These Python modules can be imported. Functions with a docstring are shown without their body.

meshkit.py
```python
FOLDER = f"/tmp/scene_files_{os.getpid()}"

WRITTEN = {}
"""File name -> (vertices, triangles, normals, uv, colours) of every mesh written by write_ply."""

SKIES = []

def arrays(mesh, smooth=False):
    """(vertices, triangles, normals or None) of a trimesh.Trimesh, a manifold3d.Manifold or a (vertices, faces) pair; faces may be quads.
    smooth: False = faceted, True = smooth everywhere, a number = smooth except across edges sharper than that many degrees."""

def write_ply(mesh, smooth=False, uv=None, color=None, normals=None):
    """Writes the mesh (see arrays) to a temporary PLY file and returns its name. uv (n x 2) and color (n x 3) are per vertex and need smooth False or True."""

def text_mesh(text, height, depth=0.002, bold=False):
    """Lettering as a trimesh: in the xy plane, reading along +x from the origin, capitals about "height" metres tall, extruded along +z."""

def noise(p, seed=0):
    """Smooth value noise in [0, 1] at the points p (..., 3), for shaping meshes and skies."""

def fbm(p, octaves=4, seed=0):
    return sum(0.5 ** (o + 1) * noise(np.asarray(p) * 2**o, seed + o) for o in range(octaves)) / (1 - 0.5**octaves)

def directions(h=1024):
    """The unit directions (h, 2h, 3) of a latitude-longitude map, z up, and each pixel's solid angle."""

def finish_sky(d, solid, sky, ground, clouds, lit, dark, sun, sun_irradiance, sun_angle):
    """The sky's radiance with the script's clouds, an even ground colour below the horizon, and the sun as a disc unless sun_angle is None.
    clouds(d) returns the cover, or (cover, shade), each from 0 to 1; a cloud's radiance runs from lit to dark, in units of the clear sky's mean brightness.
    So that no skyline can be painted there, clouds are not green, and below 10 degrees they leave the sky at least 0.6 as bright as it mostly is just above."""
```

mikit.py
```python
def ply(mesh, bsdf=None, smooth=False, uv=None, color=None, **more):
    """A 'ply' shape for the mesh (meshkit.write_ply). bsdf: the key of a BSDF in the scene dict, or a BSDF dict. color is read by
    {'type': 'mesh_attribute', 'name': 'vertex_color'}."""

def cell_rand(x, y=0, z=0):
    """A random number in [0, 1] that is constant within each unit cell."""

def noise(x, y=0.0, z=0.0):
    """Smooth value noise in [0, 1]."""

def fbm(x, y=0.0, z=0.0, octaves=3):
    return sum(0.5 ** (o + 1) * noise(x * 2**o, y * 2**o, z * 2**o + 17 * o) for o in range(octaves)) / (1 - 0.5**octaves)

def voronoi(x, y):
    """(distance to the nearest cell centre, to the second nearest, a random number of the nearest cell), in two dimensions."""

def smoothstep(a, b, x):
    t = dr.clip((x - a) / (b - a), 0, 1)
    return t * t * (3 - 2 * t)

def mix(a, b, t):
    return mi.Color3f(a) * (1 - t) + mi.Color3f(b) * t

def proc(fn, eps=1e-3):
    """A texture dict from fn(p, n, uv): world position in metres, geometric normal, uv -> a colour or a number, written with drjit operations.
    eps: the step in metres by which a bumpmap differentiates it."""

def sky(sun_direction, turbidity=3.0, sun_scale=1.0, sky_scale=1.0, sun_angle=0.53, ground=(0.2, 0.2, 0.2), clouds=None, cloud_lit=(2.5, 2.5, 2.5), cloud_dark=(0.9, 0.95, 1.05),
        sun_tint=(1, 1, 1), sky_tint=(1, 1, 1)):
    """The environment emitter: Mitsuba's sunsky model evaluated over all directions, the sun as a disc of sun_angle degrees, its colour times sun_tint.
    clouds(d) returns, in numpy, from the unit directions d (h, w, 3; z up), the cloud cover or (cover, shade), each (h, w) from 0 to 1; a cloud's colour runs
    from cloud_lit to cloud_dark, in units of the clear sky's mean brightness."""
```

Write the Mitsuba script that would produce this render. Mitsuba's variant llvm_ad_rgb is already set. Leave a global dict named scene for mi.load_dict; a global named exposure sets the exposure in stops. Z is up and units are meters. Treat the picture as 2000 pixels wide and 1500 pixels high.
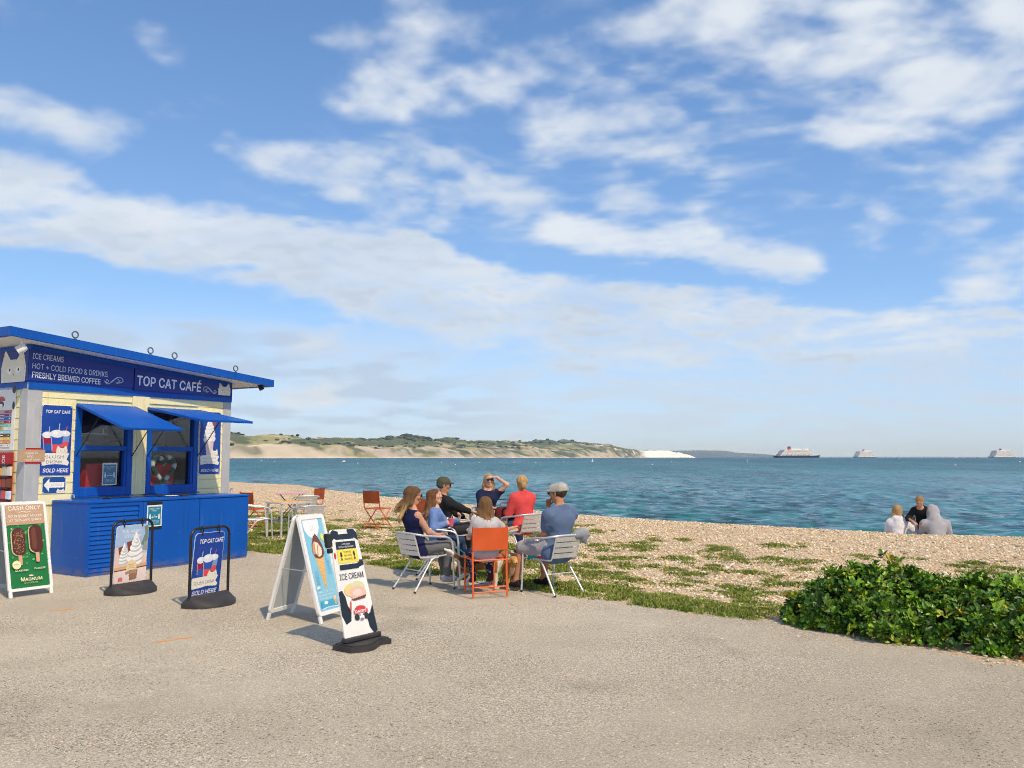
import math, random
import numpy as np, trimesh, drjit as dr, mitsuba as mi, mikit, meshkit
from shapely import affinity
from shapely.geometry import Polygon, Point, box as sbox, LineString
from shapely.ops import unary_union
from mikit import proc, noise, fbm, voronoi, smoothstep, mix, cell_rand

T = mi.ScalarTransform4f
random.seed(7)
rng = np.random.default_rng(11)
scene, labels = {}, {}

# ------------------------------------------------------------------ camera, sky, exposure
PITCH = math.atan(143 / 1700)
EYE = [0.0, 0.0, 1.7]
scene['camera'] = {'type': 'perspective', 'fov': math.degrees(2 * math.atan(1000 / 1700)), 'fov_axis': 'x', 'near_clip': 0.1, 'far_clip': 90000.0,
                   'to_world': T().look_at(origin=EYE, target=[0, math.cos(PITCH), 1.7 + math.sin(PITCH)], up=[0, 0, 1])}
exposure = 1.3
SUN = (0.382, -0.566, 0.731)


def cloud_field(d):
    """Cloud cover and shade per direction: one long stratocumulus bank over the bay, broken cumulus higher up and thin haze cloud near the horizon."""
    az = np.degrees(np.arctan2(d[..., 0], d[..., 1]))
    el = np.degrees(np.arcsin(np.clip(d[..., 2], -1, 1)))
    k = 1.0 / (np.maximum(d[..., 2], 0.0) + 0.12)                       # clouds lie in a flat layer: they crowd together towards the horizon
    p = np.stack([d[..., 0] * k, d[..., 1] * k, 0 * k], -1)
    warp = meshkit.fbm(p * 2.2, 3, 5) - 0.5
    q = p + 0.25 * np.stack([warp, -warp, 0 * warp], -1)
    big = meshkit.fbm(q * 2.6 + 3.1, 5, 1)
    fine = meshkit.fbm(q * np.array([6.0, 9.0, 1.0]) + 9.7, 5, 2)
    wisps = meshkit.fbm(q * np.array([14.0, 22.0, 1.0]) + 1.7, 4, 3)
    lumps = meshkit.fbm(d * np.array([17.0, 17.0, 24.0]) + 0.25 * warp[..., None], 5, 6)       # rounded heaps
    n = 0.5 + 2.3 * (0.24 * big + 0.44 * lumps + 0.18 * fine + 0.14 * wisps - 0.5)

    def seg(pts, width):
        best = np.full(az.shape, 99.0)
        for (a0, e0), (a1, e1) in zip(pts[:-1], pts[1:]):
            va, ve = a1 - a0, e1 - e0
            t = np.clip(((az - a0) * va + (el - e0) * ve) / (va * va + ve * ve), 0, 1)
            best = np.minimum(best, np.hypot((az - a0 - t * va), 1.35 * (el - e0 - t * ve)))
        return np.clip(1 - best / width, -0.6, 1)

    # the long bank, between its upper and lower edge
    top = np.interp(az, [-60, -32, -24, -17, -8.5, 0, 7, 16, 27, 34, 60], [18.0, 17.2, 16.6, 15.7, 15.0, 13.4, 11.4, 10.6, 9.4, 8.0, 3.0])
    bot = np.interp(az, [-60, -31, -23, -13, -3.4, 6.7, 16, 27, 34, 60], [12.5, 11.8, 11.5, 9.6, 6.4, 4.2, 3.6, 4.4, 6.3, 2.5])
    wob = 2.6 * (big - 0.5) + 2.2 * (fine - 0.5)
    wob = wob + 2.6 * (lumps - 0.5)
    inside = np.minimum((top - el + wob) / 1.1, (el - bot + 1.4 * wob) / np.interp(az, [-10, 12], [1.8, 3.4]))
    loose = np.interp(az, [-12, 4], [0.22, 0.46]) * smooth(13.5, 9.0, el) + 0.14
    bank = smooth(0.0, 1.0, inside) * (0.97 - loose * (1 - smooth(0.40, 0.60, 0.5 * fine + 0.3 * wisps + 0.2 * lumps)))
    bias = np.full(az.shape, -0.40)
    for pts, wdt, s in (
        ([(2.7, 15.0), (8.5, 13.9), (13.4, 13.0), (18.5, 12.0)], 1.0, 0.55),
        ([(-14.9, 18.1), (-11.9, 18.6), (-10.2, 17.4), (-5.1, 16.4)], 1.5, 0.30),
        ([(7.0, 16.3), (11.5, 16.4)], 1.1, 0.34), ([(-2, 17.2), (2, 16.6)], 1.3, 0.28),
        ([(-32.2, 19.4), (-28.3, 19.0), (-26.0, 17.8)], 1.0, 0.26), ([(-18.5, 19.6), (-16.0, 19.0)], 0.9, 0.25),
        ([(-9.6, 23.2), (-6.9, 24.9), (-5.4, 28)], 2.3, 0.44), ([(-8.6, 23.0), (-1.6, 24.0)], 1.9, 0.46), ([(-12.5, 25.4), (-10.6, 25.6)], 1.4, 0.38),
        ([(-1.5, 26.9), (6.0, 25.0), (10.5, 25.8), (14, 26.4)], 2.6, 0.42), ([(2.6, 21.2), (7.6, 21.2), (10.9, 19.3)], 1.9, 0.42), ([(6.0, 24.6), (7.9, 21.4)], 1.8, 0.40),
        ([(15, 28), (21.7, 25.4), (24.5, 24.6)], 2.6, 0.42), ([(22.0, 20.3), (24.8, 20.9), (27.0, 21.0)], 2.1, 0.62), ([(26.5, 20.6), (30.0, 20.6), (33, 22.4)], 2.2, 0.62),
        ([(18.5, 24.6), (23.0, 24.0), (30, 25)], 2.0, 0.40), ([(26.2, 16.8), (29.0, 16.0)], 1.3, 0.42), ([(23.5, 14.0), (27, 13.4)], 1.3, 0.38), ([(21.5, 16.2), (23.5, 16.2)], 1.0, 0.28),
        ([(28.8, 10.3), (33.0, 11.4)], 1.5, 0.55), ([(30.5, 18.0), (32.5, 18.4)], 1.2, 0.4),
        ([(-14.6, 3.5), (-12.4, 3.7)], 0.8, 0.5),
    ):
        g = seg(pts, wdt * 1.75)
        bias = np.maximum(bias, -0.40 + (0.09 + 0.80 * s) * smooth(-0.55, 0.9, g))
    far = smooth(34, 60, np.abs(az)) + smooth(30, 40, el)
    bias = np.where(far > 0, np.maximum(bias, -0.40 + 0.3 * np.clip(far, 0, 1)), bias)
    puff = smooth(0.22, 0.80, n + bias) * 0.92
    thin = smooth(0.44, 0.74, 0.5 * fine + 0.3 * wisps + 0.2 * lumps) * 0.75                                     # torn shreds between the heaps
    where = np.maximum(smooth(14.0, 20.0, el) * smooth(-12, 6, az) * (0.45 + 0.55 * smooth(0.42, 0.6, big)), 0.55 * smooth(12, 16, el) * (1 - smooth(19, 23, el)) * smooth(-20, -10, az))
    puff = 1 - (1 - puff) * (1 - thin * np.clip(where, 0, 1))
    veil = meshkit.fbm(q * np.array([2.2, 3.0, 1.0]) + 5.5, 4, 12)
    low = (1 - smooth(3.0, 10.5, el)) * (0.42 + 0.40 * smooth(0.40, 0.64, veil))                              # thin milky layer near the horizon
    left = smooth(2.0, -8.0, az) * smooth(0.8, 2.6, el) * (1 - smooth(7.5, 9.3, el + 3 * (big - 0.5))) * (0.45 + 0.55 * smooth(0.38, 0.60, 0.6 * veil + 0.4 * lumps))
    low = np.maximum(low, 0.86 * left)
    low = np.maximum(low, (1 - smooth(0.0, 7.0, el)) * 0.62)
    cover = 1 - (1 - bank) * (1 - puff) * (1 - low)
    thick = smooth(0.40, 0.64, 0.5 * big + 0.3 * fine + 0.2 * lumps)
    shade = 0.02 + bank * (0.62 * thick + 0.25 * smooth(0.45, 0.62, wisps) + 0.02) + (1 - bank) * (puff * (0.05 + 0.34 * smooth(0.42, 0.66, big)) + (1 - puff) * (0.30 + 0.45 * low + 0.45 * left * smooth(0.42, 0.62, veil)))
    shade = np.clip(shade, 0, 1)
    return cover, shade


def smooth(a, b, x):
    t = np.clip((x - a) / (b - a), 0, 1)
    return t * t * (3 - 2 * t)


scene['sky'] = mikit.sky(SUN, turbidity=2.6, sky_scale=1.68, sun_scale=1.0, clouds=cloud_field, cloud_lit=(2.16, 2.28, 2.40), cloud_dark=(1.38, 1.64, 1.98), sky_tint=(0.95, 1.04, 1.13), sun_tint=(1.0, 0.97, 0.92))

# ------------------------------------------------------------------ materials


def mat(name, color, rough=0.6, spec=0.4, **more):
    col = color if isinstance(color, dict) else {'type': 'rgb', 'value': list(color)}
    scene[name] = {'type': 'twosided', 'bsdf': {'type': 'principled', 'base_color': col, 'roughness': rough, 'specular': spec, **more}}


def bumped(name, color, height, scale, rough=0.8, spec=0.3, eps=2e-3, **more):
    col = color if isinstance(color, dict) else {'type': 'rgb', 'value': list(color)}
    scene[name] = {'type': 'twosided', 'bsdf': {'type': 'bumpmap', 'arbitrary': proc(height, eps), 'scale': scale,
                   'bsdf': {'type': 'principled', 'base_color': col, 'roughness': rough, 'specular': spec, **more}}}


VC = {'type': 'mesh_attribute', 'name': 'vertex_color'}
mat('coloured_matte', VC, 0.85, 0.25)                      # cloth, skin, hair, leaves, stones: colour given per vertex
mat('coloured_print', VC, 0.38, 0.45)                      # printed plastic panels
mat('coloured_leaf', VC, 0.42, 0.45)
mat('aluminium', proc(lambda p, n, uv: mix((0.70, 0.72, 0.74), (0.82, 0.83, 0.84), noise(p.x * 40, p.y * 40, p.z * 9))), 0.40, 0.5, metallic=0.6)
mat('steel_galvanised', (0.55, 0.57, 0.58), 0.42, 0.5, metallic=0.7)
mat('black_plastic', (0.012, 0.012, 0.014), 0.38, 0.5)
mat('dark_rubber', proc(lambda p, n, uv: mix((0.022, 0.022, 0.026), (0.05, 0.048, 0.05), fbm(p.x * 14, p.y * 14, p.z * 14))), 0.62, 0.4)
mat('white_paint', proc(lambda p, n, uv: mix((0.72, 0.73, 0.73), (0.82, 0.82, 0.80), fbm(p.x * 6, p.y * 6, p.z * 6))), 0.5, 0.4)


def blue_paint(p, n, uv):
    """Gloss blue exterior paint: faintly chalky in patches, scuffed with run-off streaks."""
    a = fbm(p.x * 2.3, p.y * 2.3, p.z * 1.1)
    s = fbm((p.x + p.y) * 26, 3.0, p.z * 1.6)
    c = mix((0.001, 0.066, 0.365), (0.002, 0.100, 0.480), a)
    c = mix(c, (0.03, 0.13, 0.43), smoothstep(0.60, 0.86, s) * 0.5)
    chip = smoothstep(0.80, 0.84, fbm((p.x + p.y) * 23, (p.x - p.y) * 23, p.z * 31))
    c = mix(c, (0.16, 0.22, 0.36), chip * 0.7)
    splash = smoothstep(0.16, 0.0, p.z) * smoothstep(0.25, 0.65, fbm((p.x + p.y) * 9, (p.x - p.y) * 9, p.z * 14))
    return mix(c, (0.17, 0.15, 0.12), splash * 0.55)                                       # grit thrown up from the ground


def cream_paint(p, n, uv):
    a = fbm(p.x * 3.1, p.y * 3.1, p.z * 2.0)
    s = fbm((p.x + p.y) * 18, 1.0, p.z * 1.2)
    c = mix((0.78, 0.73, 0.42), (0.84, 0.79, 0.50), a)
    return mix(c, (0.60, 0.55, 0.33), smoothstep(0.62, 0.9, s) * 0.45)


mat('blue_gloss', proc(blue_paint), 0.40, 0.30)
mat('navy_board', proc(lambda p, n, uv: mix((0.006, 0.020, 0.19), (0.009, 0.032, 0.26), fbm(p.x * 3, p.y * 3, p.z * 3))), 0.4, 0.45)
mat('cream_boarding', proc(cream_paint), 0.62, 0.35)
mat('grey_post', proc(lambda p, n, uv: mix((0.36, 0.39, 0.42), (0.48, 0.50, 0.52), fbm((p.x + p.y) * 14, 2.0, p.z * 3))), 0.6, 0.35)
mat('interior_shade', (0.012, 0.018, 0.024), 0.8, 0.2)  # near-black: the shade inside the kiosk put into the colour
mat('orange_paint', proc(lambda p, n, uv: mix((0.62, 0.105, 0.028), (0.72, 0.15, 0.05), fbm(p.x * 9, p.y * 9, p.z * 9))), 0.45, 0.4)
mat('orange_canvas', proc(lambda p, n, uv: mix((0.50, 0.075, 0.018), (0.62, 0.115, 0.035), fbm(p.x * 11, p.y * 11, p.z * 5))), 0.8, 0.2)
mat('brown_canvas', proc(lambda p, n, uv: mix((0.24, 0.05, 0.018), (0.36, 0.09, 0.035), fbm(p.x * 14, p.y * 14, p.z * 14))), 0.8, 0.2)
mat('table_wood', proc(lambda p, n, uv: mix((0.46, 0.24, 0.07), (0.62, 0.36, 0.12), fbm(p.x * 5, p.y * 36, p.z * 5))), 0.7, 0.15)
scene['window_glass'] = {'type': 'thindielectric', 'int_ior': 1.5}
scene['clear_plastic'] = {'type': 'thindielectric', 'int_ior': 1.35}

# ------------------------------------------------------------------ mesh helpers


class Frame:
    """A local coordinate frame: origin and three axes in world space."""

    def __init__(self, o, ex, ey, ez=None):
        self.o, self.ex, self.ey = (np.asarray(v, float) for v in (o, ex, ey))
        self.ez = np.cross(self.ex, self.ey) if ez is None else np.asarray(ez, float)
        self.M = np.stack([self.ex, self.ey, self.ez])

    def p(self, pts):
        return self.o + np.asarray(pts, float) @ self.M

    def mesh(self, m):
        f = np.asarray(m.faces)
        return trimesh.Trimesh(self.p(m.vertices), f[:, ::-1] if np.linalg.det(self.M) < 0 else f, process=False)


def yaw_frame(x, y, z, fx, fy):
    """x right, y forward, z up."""
    n = math.hypot(fx, fy)
    fx, fy = fx / n, fy / n
    return Frame((x, y, z), (fy, -fx, 0), (fx, fy, 0), (0, 0, 1))


WORLD = Frame((0, 0, 0), (1, 0, 0), (0, 1, 0), (0, 0, 1))


def box(x0, x1, y0, y1, z0, z1, bev=0.0, fr=WORLD):
    if bev <= 0:
        m = trimesh.creation.box(bounds=[[min(x0, x1), min(y0, y1), min(z0, z1)], [max(x0, x1), max(y0, y1), max(z0, z1)]])
        return fr.mesh(m)
    c, h = np.array([x0 + x1, y0 + y1, z0 + z1]) / 2, np.abs([x1 - x0, y1 - y0, z1 - z0]) / 2
    b = min(bev, 0.45 * h.min())
    pts = [c + (2 * np.array(s) - 1) * (h - b * (1 - np.eye(3)[k])) for s in np.ndindex(2, 2, 2) for k in range(3)]
    return fr.mesh(trimesh.Trimesh(np.array(pts)).convex_hull)


def join(*ms):
    ms = [m for a in ms for m in (a if isinstance(a, (list, tuple)) else [a])]
    return trimesh.util.concatenate(ms) if len(ms) > 1 else ms[0]


def curve(pts, n=6, closed=False):
    """Catmull-Rom through the points."""
    P = np.asarray(pts, float)
    Q = np.vstack([P[-1:], P, P[:2]]) if closed else np.vstack([2 * P[0] - P[1], P, 2 * P[-1] - P[-2]])
    out = []
    for i in range(1, len(Q) - 2):
        for t in np.linspace(0, 1, n, endpoint=False):
            a, b, c, d = Q[i - 1], Q[i], Q[i + 1], Q[i + 2]
            out.append(0.5 * (2 * b + (c - a) * t + (2 * a - 5 * b + 4 * c - d) * t * t + (3 * b - a - 3 * c + d) * t ** 3))
    if not closed:
        out.append(Q[-2])
    return np.array(out)


def tube(pts, r, sides=8, fr=WORLD, closed=False, caps=True):
    p = fr.p(pts)
    n = len(p)
    t = np.roll(p, -1, 0) - np.roll(p, 1, 0) if closed else np.gradient(p, axis=0)
    t /= np.linalg.norm(t, axis=1, keepdims=True) + 1e-12
    a = np.cross(t[0], [0, 0, 1.0] if abs(t[0][2]) < 0.9 else [1.0, 0, 0])
    A = []
    for k in range(n):
        a = a - t[k] * (a @ t[k])
        a /= np.linalg.norm(a) + 1e-12
        A.append(a)
    A = np.array(A)
    B = np.cross(t, A)
    ang = np.arange(sides) * 2 * np.pi / sides
    r = np.broadcast_to(r, (n,))
    v = (p[:, None] + r[:, None, None] * (np.cos(ang)[None, :, None] * A[:, None] + np.sin(ang)[None, :, None] * B[:, None])).reshape(-1, 3)
    i, j = np.meshgrid(np.arange(n if closed else n - 1), np.arange(sides), indexing='ij')
    i2, j2 = (i + 1) % n, (j + 1) % sides
    f = np.stack([i * sides + j, i * sides + j2, i2 * sides + j2, i2 * sides + j], -1).reshape(-1, 4)
    f = np.vstack([f[:, [0, 1, 2]], f[:, [0, 2, 3]]])
    if caps and not closed:
        v = np.vstack([v, p[:1], p[-1:]])
        k = np.arange(sides)
        f = np.vstack([f, np.stack([np.full(sides, n * sides), (k + 1) % sides, k], 1), np.stack([np.full(sides, n * sides + 1), (n - 1) * sides + k, (n - 1) * sides + (k + 1) % sides], 1)])
    return trimesh.Trimesh(v, f, process=False)


def lathe(profile, sides=20, fr=WORLD):
    pr = np.asarray(profile, float)
    ang = np.arange(sides) * 2 * np.pi / sides
    v = np.stack([pr[:, None, 0] * np.cos(ang), pr[:, None, 0] * np.sin(ang), np.broadcast_to(pr[:, None, 1], (len(pr), sides))], -1).reshape(-1, 3)
    i, j = np.meshgrid(np.arange(len(pr) - 1), np.arange(sides), indexing='ij')
    j2 = (j + 1) % sides
    f = np.stack([i * sides + j, i * sides + j2, (i + 1) * sides + j2, (i + 1) * sides + j], -1).reshape(-1, 4)
    return fr.mesh(trimesh.Trimesh(v, np.vstack([f[:, [0, 1, 2]], f[:, [0, 2, 3]]]), process=False))


def extrude(poly, h, fr=WORLD, z0=0.0):
    gs = getattr(poly, 'geoms', [poly])
    ms = [trimesh.creation.extrude_polygon(g, h, engine='earcut') for g in gs if g.area > 1e-10]
    m = join(ms)
    m.vertices[:, 2] += z0
    return fr.mesh(m)


def flat(poly, z=0.0):
    vs, fs, k = [], [], 0
    for g in getattr(poly, 'geoms', [poly]):
        if g.geom_type != 'Polygon' or g.area < 1e-10:
            continue
        v, f = trimesh.creation.triangulate_polygon(g, engine='earcut')
        vs.append(np.column_stack([v, np.full(len(v), z)]))
        fs.append(f + k)
        k += len(v)
    return trimesh.Trimesh(np.vstack(vs), np.vstack(fs), process=False)


def rrect(x0, y0, x1, y1, r):
    return sbox(x0 + r, y0 + r, x1 - r, y1 - r).buffer(r, 6)


def add(key, mesh, bsdf, smooth=30, color=None, **more):
    """One entry of scene; a taken key gets the next number."""
    k, i = key, 0
    while k in scene:
        i += 1
        k = f'{key}_{i:03d}'
    if color is not None:
        c = np.asarray(color, float)
        if c.ndim == 1:
            c = np.tile(c, (len(mesh.vertices), 1))
        scene[k] = mikit.ply(mesh, bsdf, smooth=bool(smooth), color=np.clip(c, 0, 1))
    else:
        scene[k] = mikit.ply(mesh, bsdf, smooth=smooth)
    if more:
        labels[k] = more
    return k


taken = set()


def thing(name, label, category, group=None):
    k, i = name, 0
    while k in taken:
        i += 1
        k = f'{name}_{i:03d}'
    taken.add(k)
    labels[k] = {'label': label, 'category': category, **({'group': group} if group else {})}
    return k


def mottle(v, base, amount=0.12, scale=20, seed=3):
    f = meshkit.fbm(np.asarray(v) * scale, 3, seed)[:, None]
    return np.clip(np.asarray(base) * (1 + 2 * amount * (f - 0.5)), 0, 1)


class Art:
    """Flat print on a board: coloured shapes and lettering, each layer a fraction of a millimetre above the one below."""

    def __init__(self):
        self.parts, self.k = [], 0

    def put(self, poly, color):
        self.k += 1
        m = flat(poly, self.k * 2.5e-4)
        self.parts.append((m, np.tile(color, (len(m.vertices), 1))))
        return self

    def text(self, s, x, y, h, color, width=None, bold=False, slant=0.0, align='c', rot=0.0):
        self.k += 1
        m = meshkit.text_mesh(s, h, 1e-4, bold)
        v = np.array(m.vertices)
        x0, x1 = v[:, 0].min(), v[:, 0].max()
        w = x1 - x0
        sc = width / w if width else 1.0
        v[:, 0] = (v[:, 0] - x0) * sc + slant * v[:, 1]
        w *= sc
        v[:, 0] -= {'c': w / 2, 'l': 0, 'r': w}[align]
        c, sn = math.cos(rot), math.sin(rot)
        v[:, :2] = np.stack([v[:, 0] * c - v[:, 1] * sn + x, v[:, 0] * sn + v[:, 1] * c + y], 1)
        v[:, 2] += self.k * 2.5e-4
        self.parts.append((trimesh.Trimesh(v, m.faces, process=False), np.tile(color, (len(v), 1))))
        return self

    def build(self, key, fr, bsdf='coloured_print'):
        m = join([a for a, _ in self.parts])
        return add(key, fr.mesh(m), bsdf, smooth=False, color=np.vstack([c for _, c in self.parts]))


def ell(x, y, rx, ry, rot=0):
    return affinity.rotate(affinity.scale(Point(x, y).buffer(1, 12), rx, ry), rot)


def ribbon(pts, w):
    return LineString(curve(pts, 6)[:, :2]).buffer(w / 2, 4)
# ------------------------------------------------------------------ the setting: t runs from the pavement to the sea, u along the shore
TX, TY = 0.7066, 0.7076


def xy(u, t):
    return np.stack([t * TX - u * TY, t * TY + u * TX], -1)


def ut(x, y):
    return -x * TY + y * TX, x * TX + y * TY


EDGE_U = [-60, -10, -2, 2.3, 4.5, 7.0, 12.0, 14.6, 20, 40, 200]
EDGE_T = [7.6, 7.7, 7.9, 8.06, 8.44, 8.30, 8.45, 8.10, 7.9, 7.5, 7.0]
CREST_U = [-60, -10, 0, 4.6, 6.6, 9.1, 11.4, 13.8, 20, 27.5, 33.6, 41, 46, 80, 200]
CREST_T = [24, 21, 18.4, 17.5, 16.55, 16.5, 16.2, 16.3, 17.6, 19.4, 21.4, 24.2, 24.2, 27, 30]


def t_edge(u):
    return np.interp(u, EDGE_U, EDGE_T)


def beach_z(u, t):
    te, tc = t_edge(u), np.interp(u, CREST_U, CREST_T)
    rise = smooth(0, 1, (t - te) / (tc - te)) * 0.26
    fall = np.maximum(t - tc, 0)
    z = rise - 0.24 * np.maximum(fall - 0.8, 0) - 0.075 * np.minimum(fall, 0.8) ** 2
    lump = meshkit.fbm(np.stack([u * 0.55, t * 0.9, 0 * u], -1), 4, 8) - 0.5
    dips = smooth(0.0, 1.2, t - te)
    return z + lump * (0.08 * dips - 0.045 * smooth(2.0, 0.5, np.abs(t - tc)) * dips) - 0.02 * (1 - smooth(-0.4, 0.3, t - te))


def ground(x, y):
    u, t = ut(np.asarray(x, float), np.asarray(y, float))
    return float(np.where(t < t_edge(u), 0.0, np.maximum(beach_z(u, t), 0.0)))


def grid_mesh(us, ts, fz):
    U, V = np.meshgrid(us, ts, indexing='ij')
    P = np.concatenate([xy(U, V), fz(U, V)[..., None]], -1).reshape(-1, 3)
    a, b = len(us), len(ts)
    i, j = np.meshgrid(np.arange(a - 1), np.arange(b - 1), indexing='ij')
    f = np.stack([i * b + j, i * b + j + 1, (i + 1) * b + j + 1, (i + 1) * b + j], -1).reshape(-1, 4)
    return trimesh.Trimesh(P, np.vstack([f[:, [0, 2, 1]], f[:, [0, 3, 2]]]), process=False)


# pavement: pale worn concrete with exposed aggregate, a joint line and patched areas
def pavement_colour(p, n, uv):
    wide = fbm(p.x * 0.35, p.y * 0.5, 0.0)
    mid = fbm(p.x * 1.7 + 5, p.y * 2.2, 1.0, octaves=4)
    c = mix((0.318, 0.286, 0.222), (0.405, 0.370, 0.295), smoothstep(0.25, 0.75, 0.55 * wide + 0.45 * mid))
    d1, d2, which = voronoi(p.x * 82, p.y * 82)
    worn = smoothstep(0.35, 0.65, fbm(p.x * 0.8 + 9, p.y * 1.1, 4.0))
    grain = smoothstep(0.0, 0.25, d2 - d1)
    stone = mix((0.15, 0.128, 0.095), (0.58, 0.53, 0.44), which)
    stone = mix(stone, (0.42, 0.24, 0.12), smoothstep(0.95, 0.97, which))
    c = mix(c, stone, grain * (0.34 + 0.46 * worn))
    c = c * (0.80 + 0.4 * noise(p.x * 170, p.y * 170, 0.0))
    pit = smoothstep(0.78, 0.86, noise(p.x * 85 + 3, p.y * 85, 2.0)) * smoothstep(0.35, 0.6, fbm(p.x * 1.3, p.y * 1.3, 8.0))
    c = c * (1 - 0.55 * pit)
    c = c * (1 + 0.45 * smoothstep(0.84, 0.9, noise(p.x * 78 + 31, p.y * 78, 5.0)))
    joint = dr.abs((p.x + 9.9) * -0.50 + (p.y - 9.26) * 0.866 * 1.0 + 0.03 * (fbm(p.x * 2, p.y * 2, 0) - 0.5))
    c = c * (1 - 0.38 * (1 - smoothstep(0.006, 0.018, joint)))
    stain = smoothstep(0.66, 0.80, fbm(p.x * 0.9 + 31, p.y * 0.9 + 2, 7.0, octaves=4))
    return c * (1 - 0.16 * stain)


def pavement_height(p, n, uv):
    d1, d2, which = voronoi(p.x * 82, p.y * 82)
    return smoothstep(0.0, 0.4, d2 - d1) * which + 0.5 * noise(p.x * 170, p.y * 170, 0.0)


bumped('pavement_concrete', proc(pavement_colour), pavement_height, 0.0022, 0.85, 0.3)
us = np.concatenate([np.linspace(-60, -6, 12), np.arange(-5, 25, 0.12), np.linspace(26, 120, 20)])
edge = t_edge(us) + 0.10 * (meshkit.fbm(np.stack([us * 2.1, us * 0, us * 0], -1), 4, 4) - 0.5)
ring = np.vstack([xy(us, edge), xy(np.array([120, -60.0]), np.array([-60.0, -60.0]))])
m = extrude(Polygon(ring), 0.10, z0=-0.10)
add('pavement', m, 'pavement_concrete', smooth=False, kind='structure')


def shingle_colour(p, n, uv):
    d1, d2, which = voronoi(p.x * 38, p.y * 38)
    c = mix((0.50, 0.385, 0.255), (0.68, 0.57, 0.43), which)
    c = mix(c, (0.48, 0.28, 0.14), smoothstep(0.86, 0.90, which))
    c = mix(c, (0.30, 0.27, 0.23), 1 - smoothstep(0.06, 0.10, which))
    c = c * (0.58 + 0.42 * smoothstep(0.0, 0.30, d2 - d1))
    return c * (0.88 + 0.24 * fbm(p.x * 0.7, p.y * 0.7, 0.0))


def shingle_height(p, n, uv):
    d1, d2, which = voronoi(p.x * 38, p.y * 38)
    return 1 - d1 * d1 * 1.6


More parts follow.
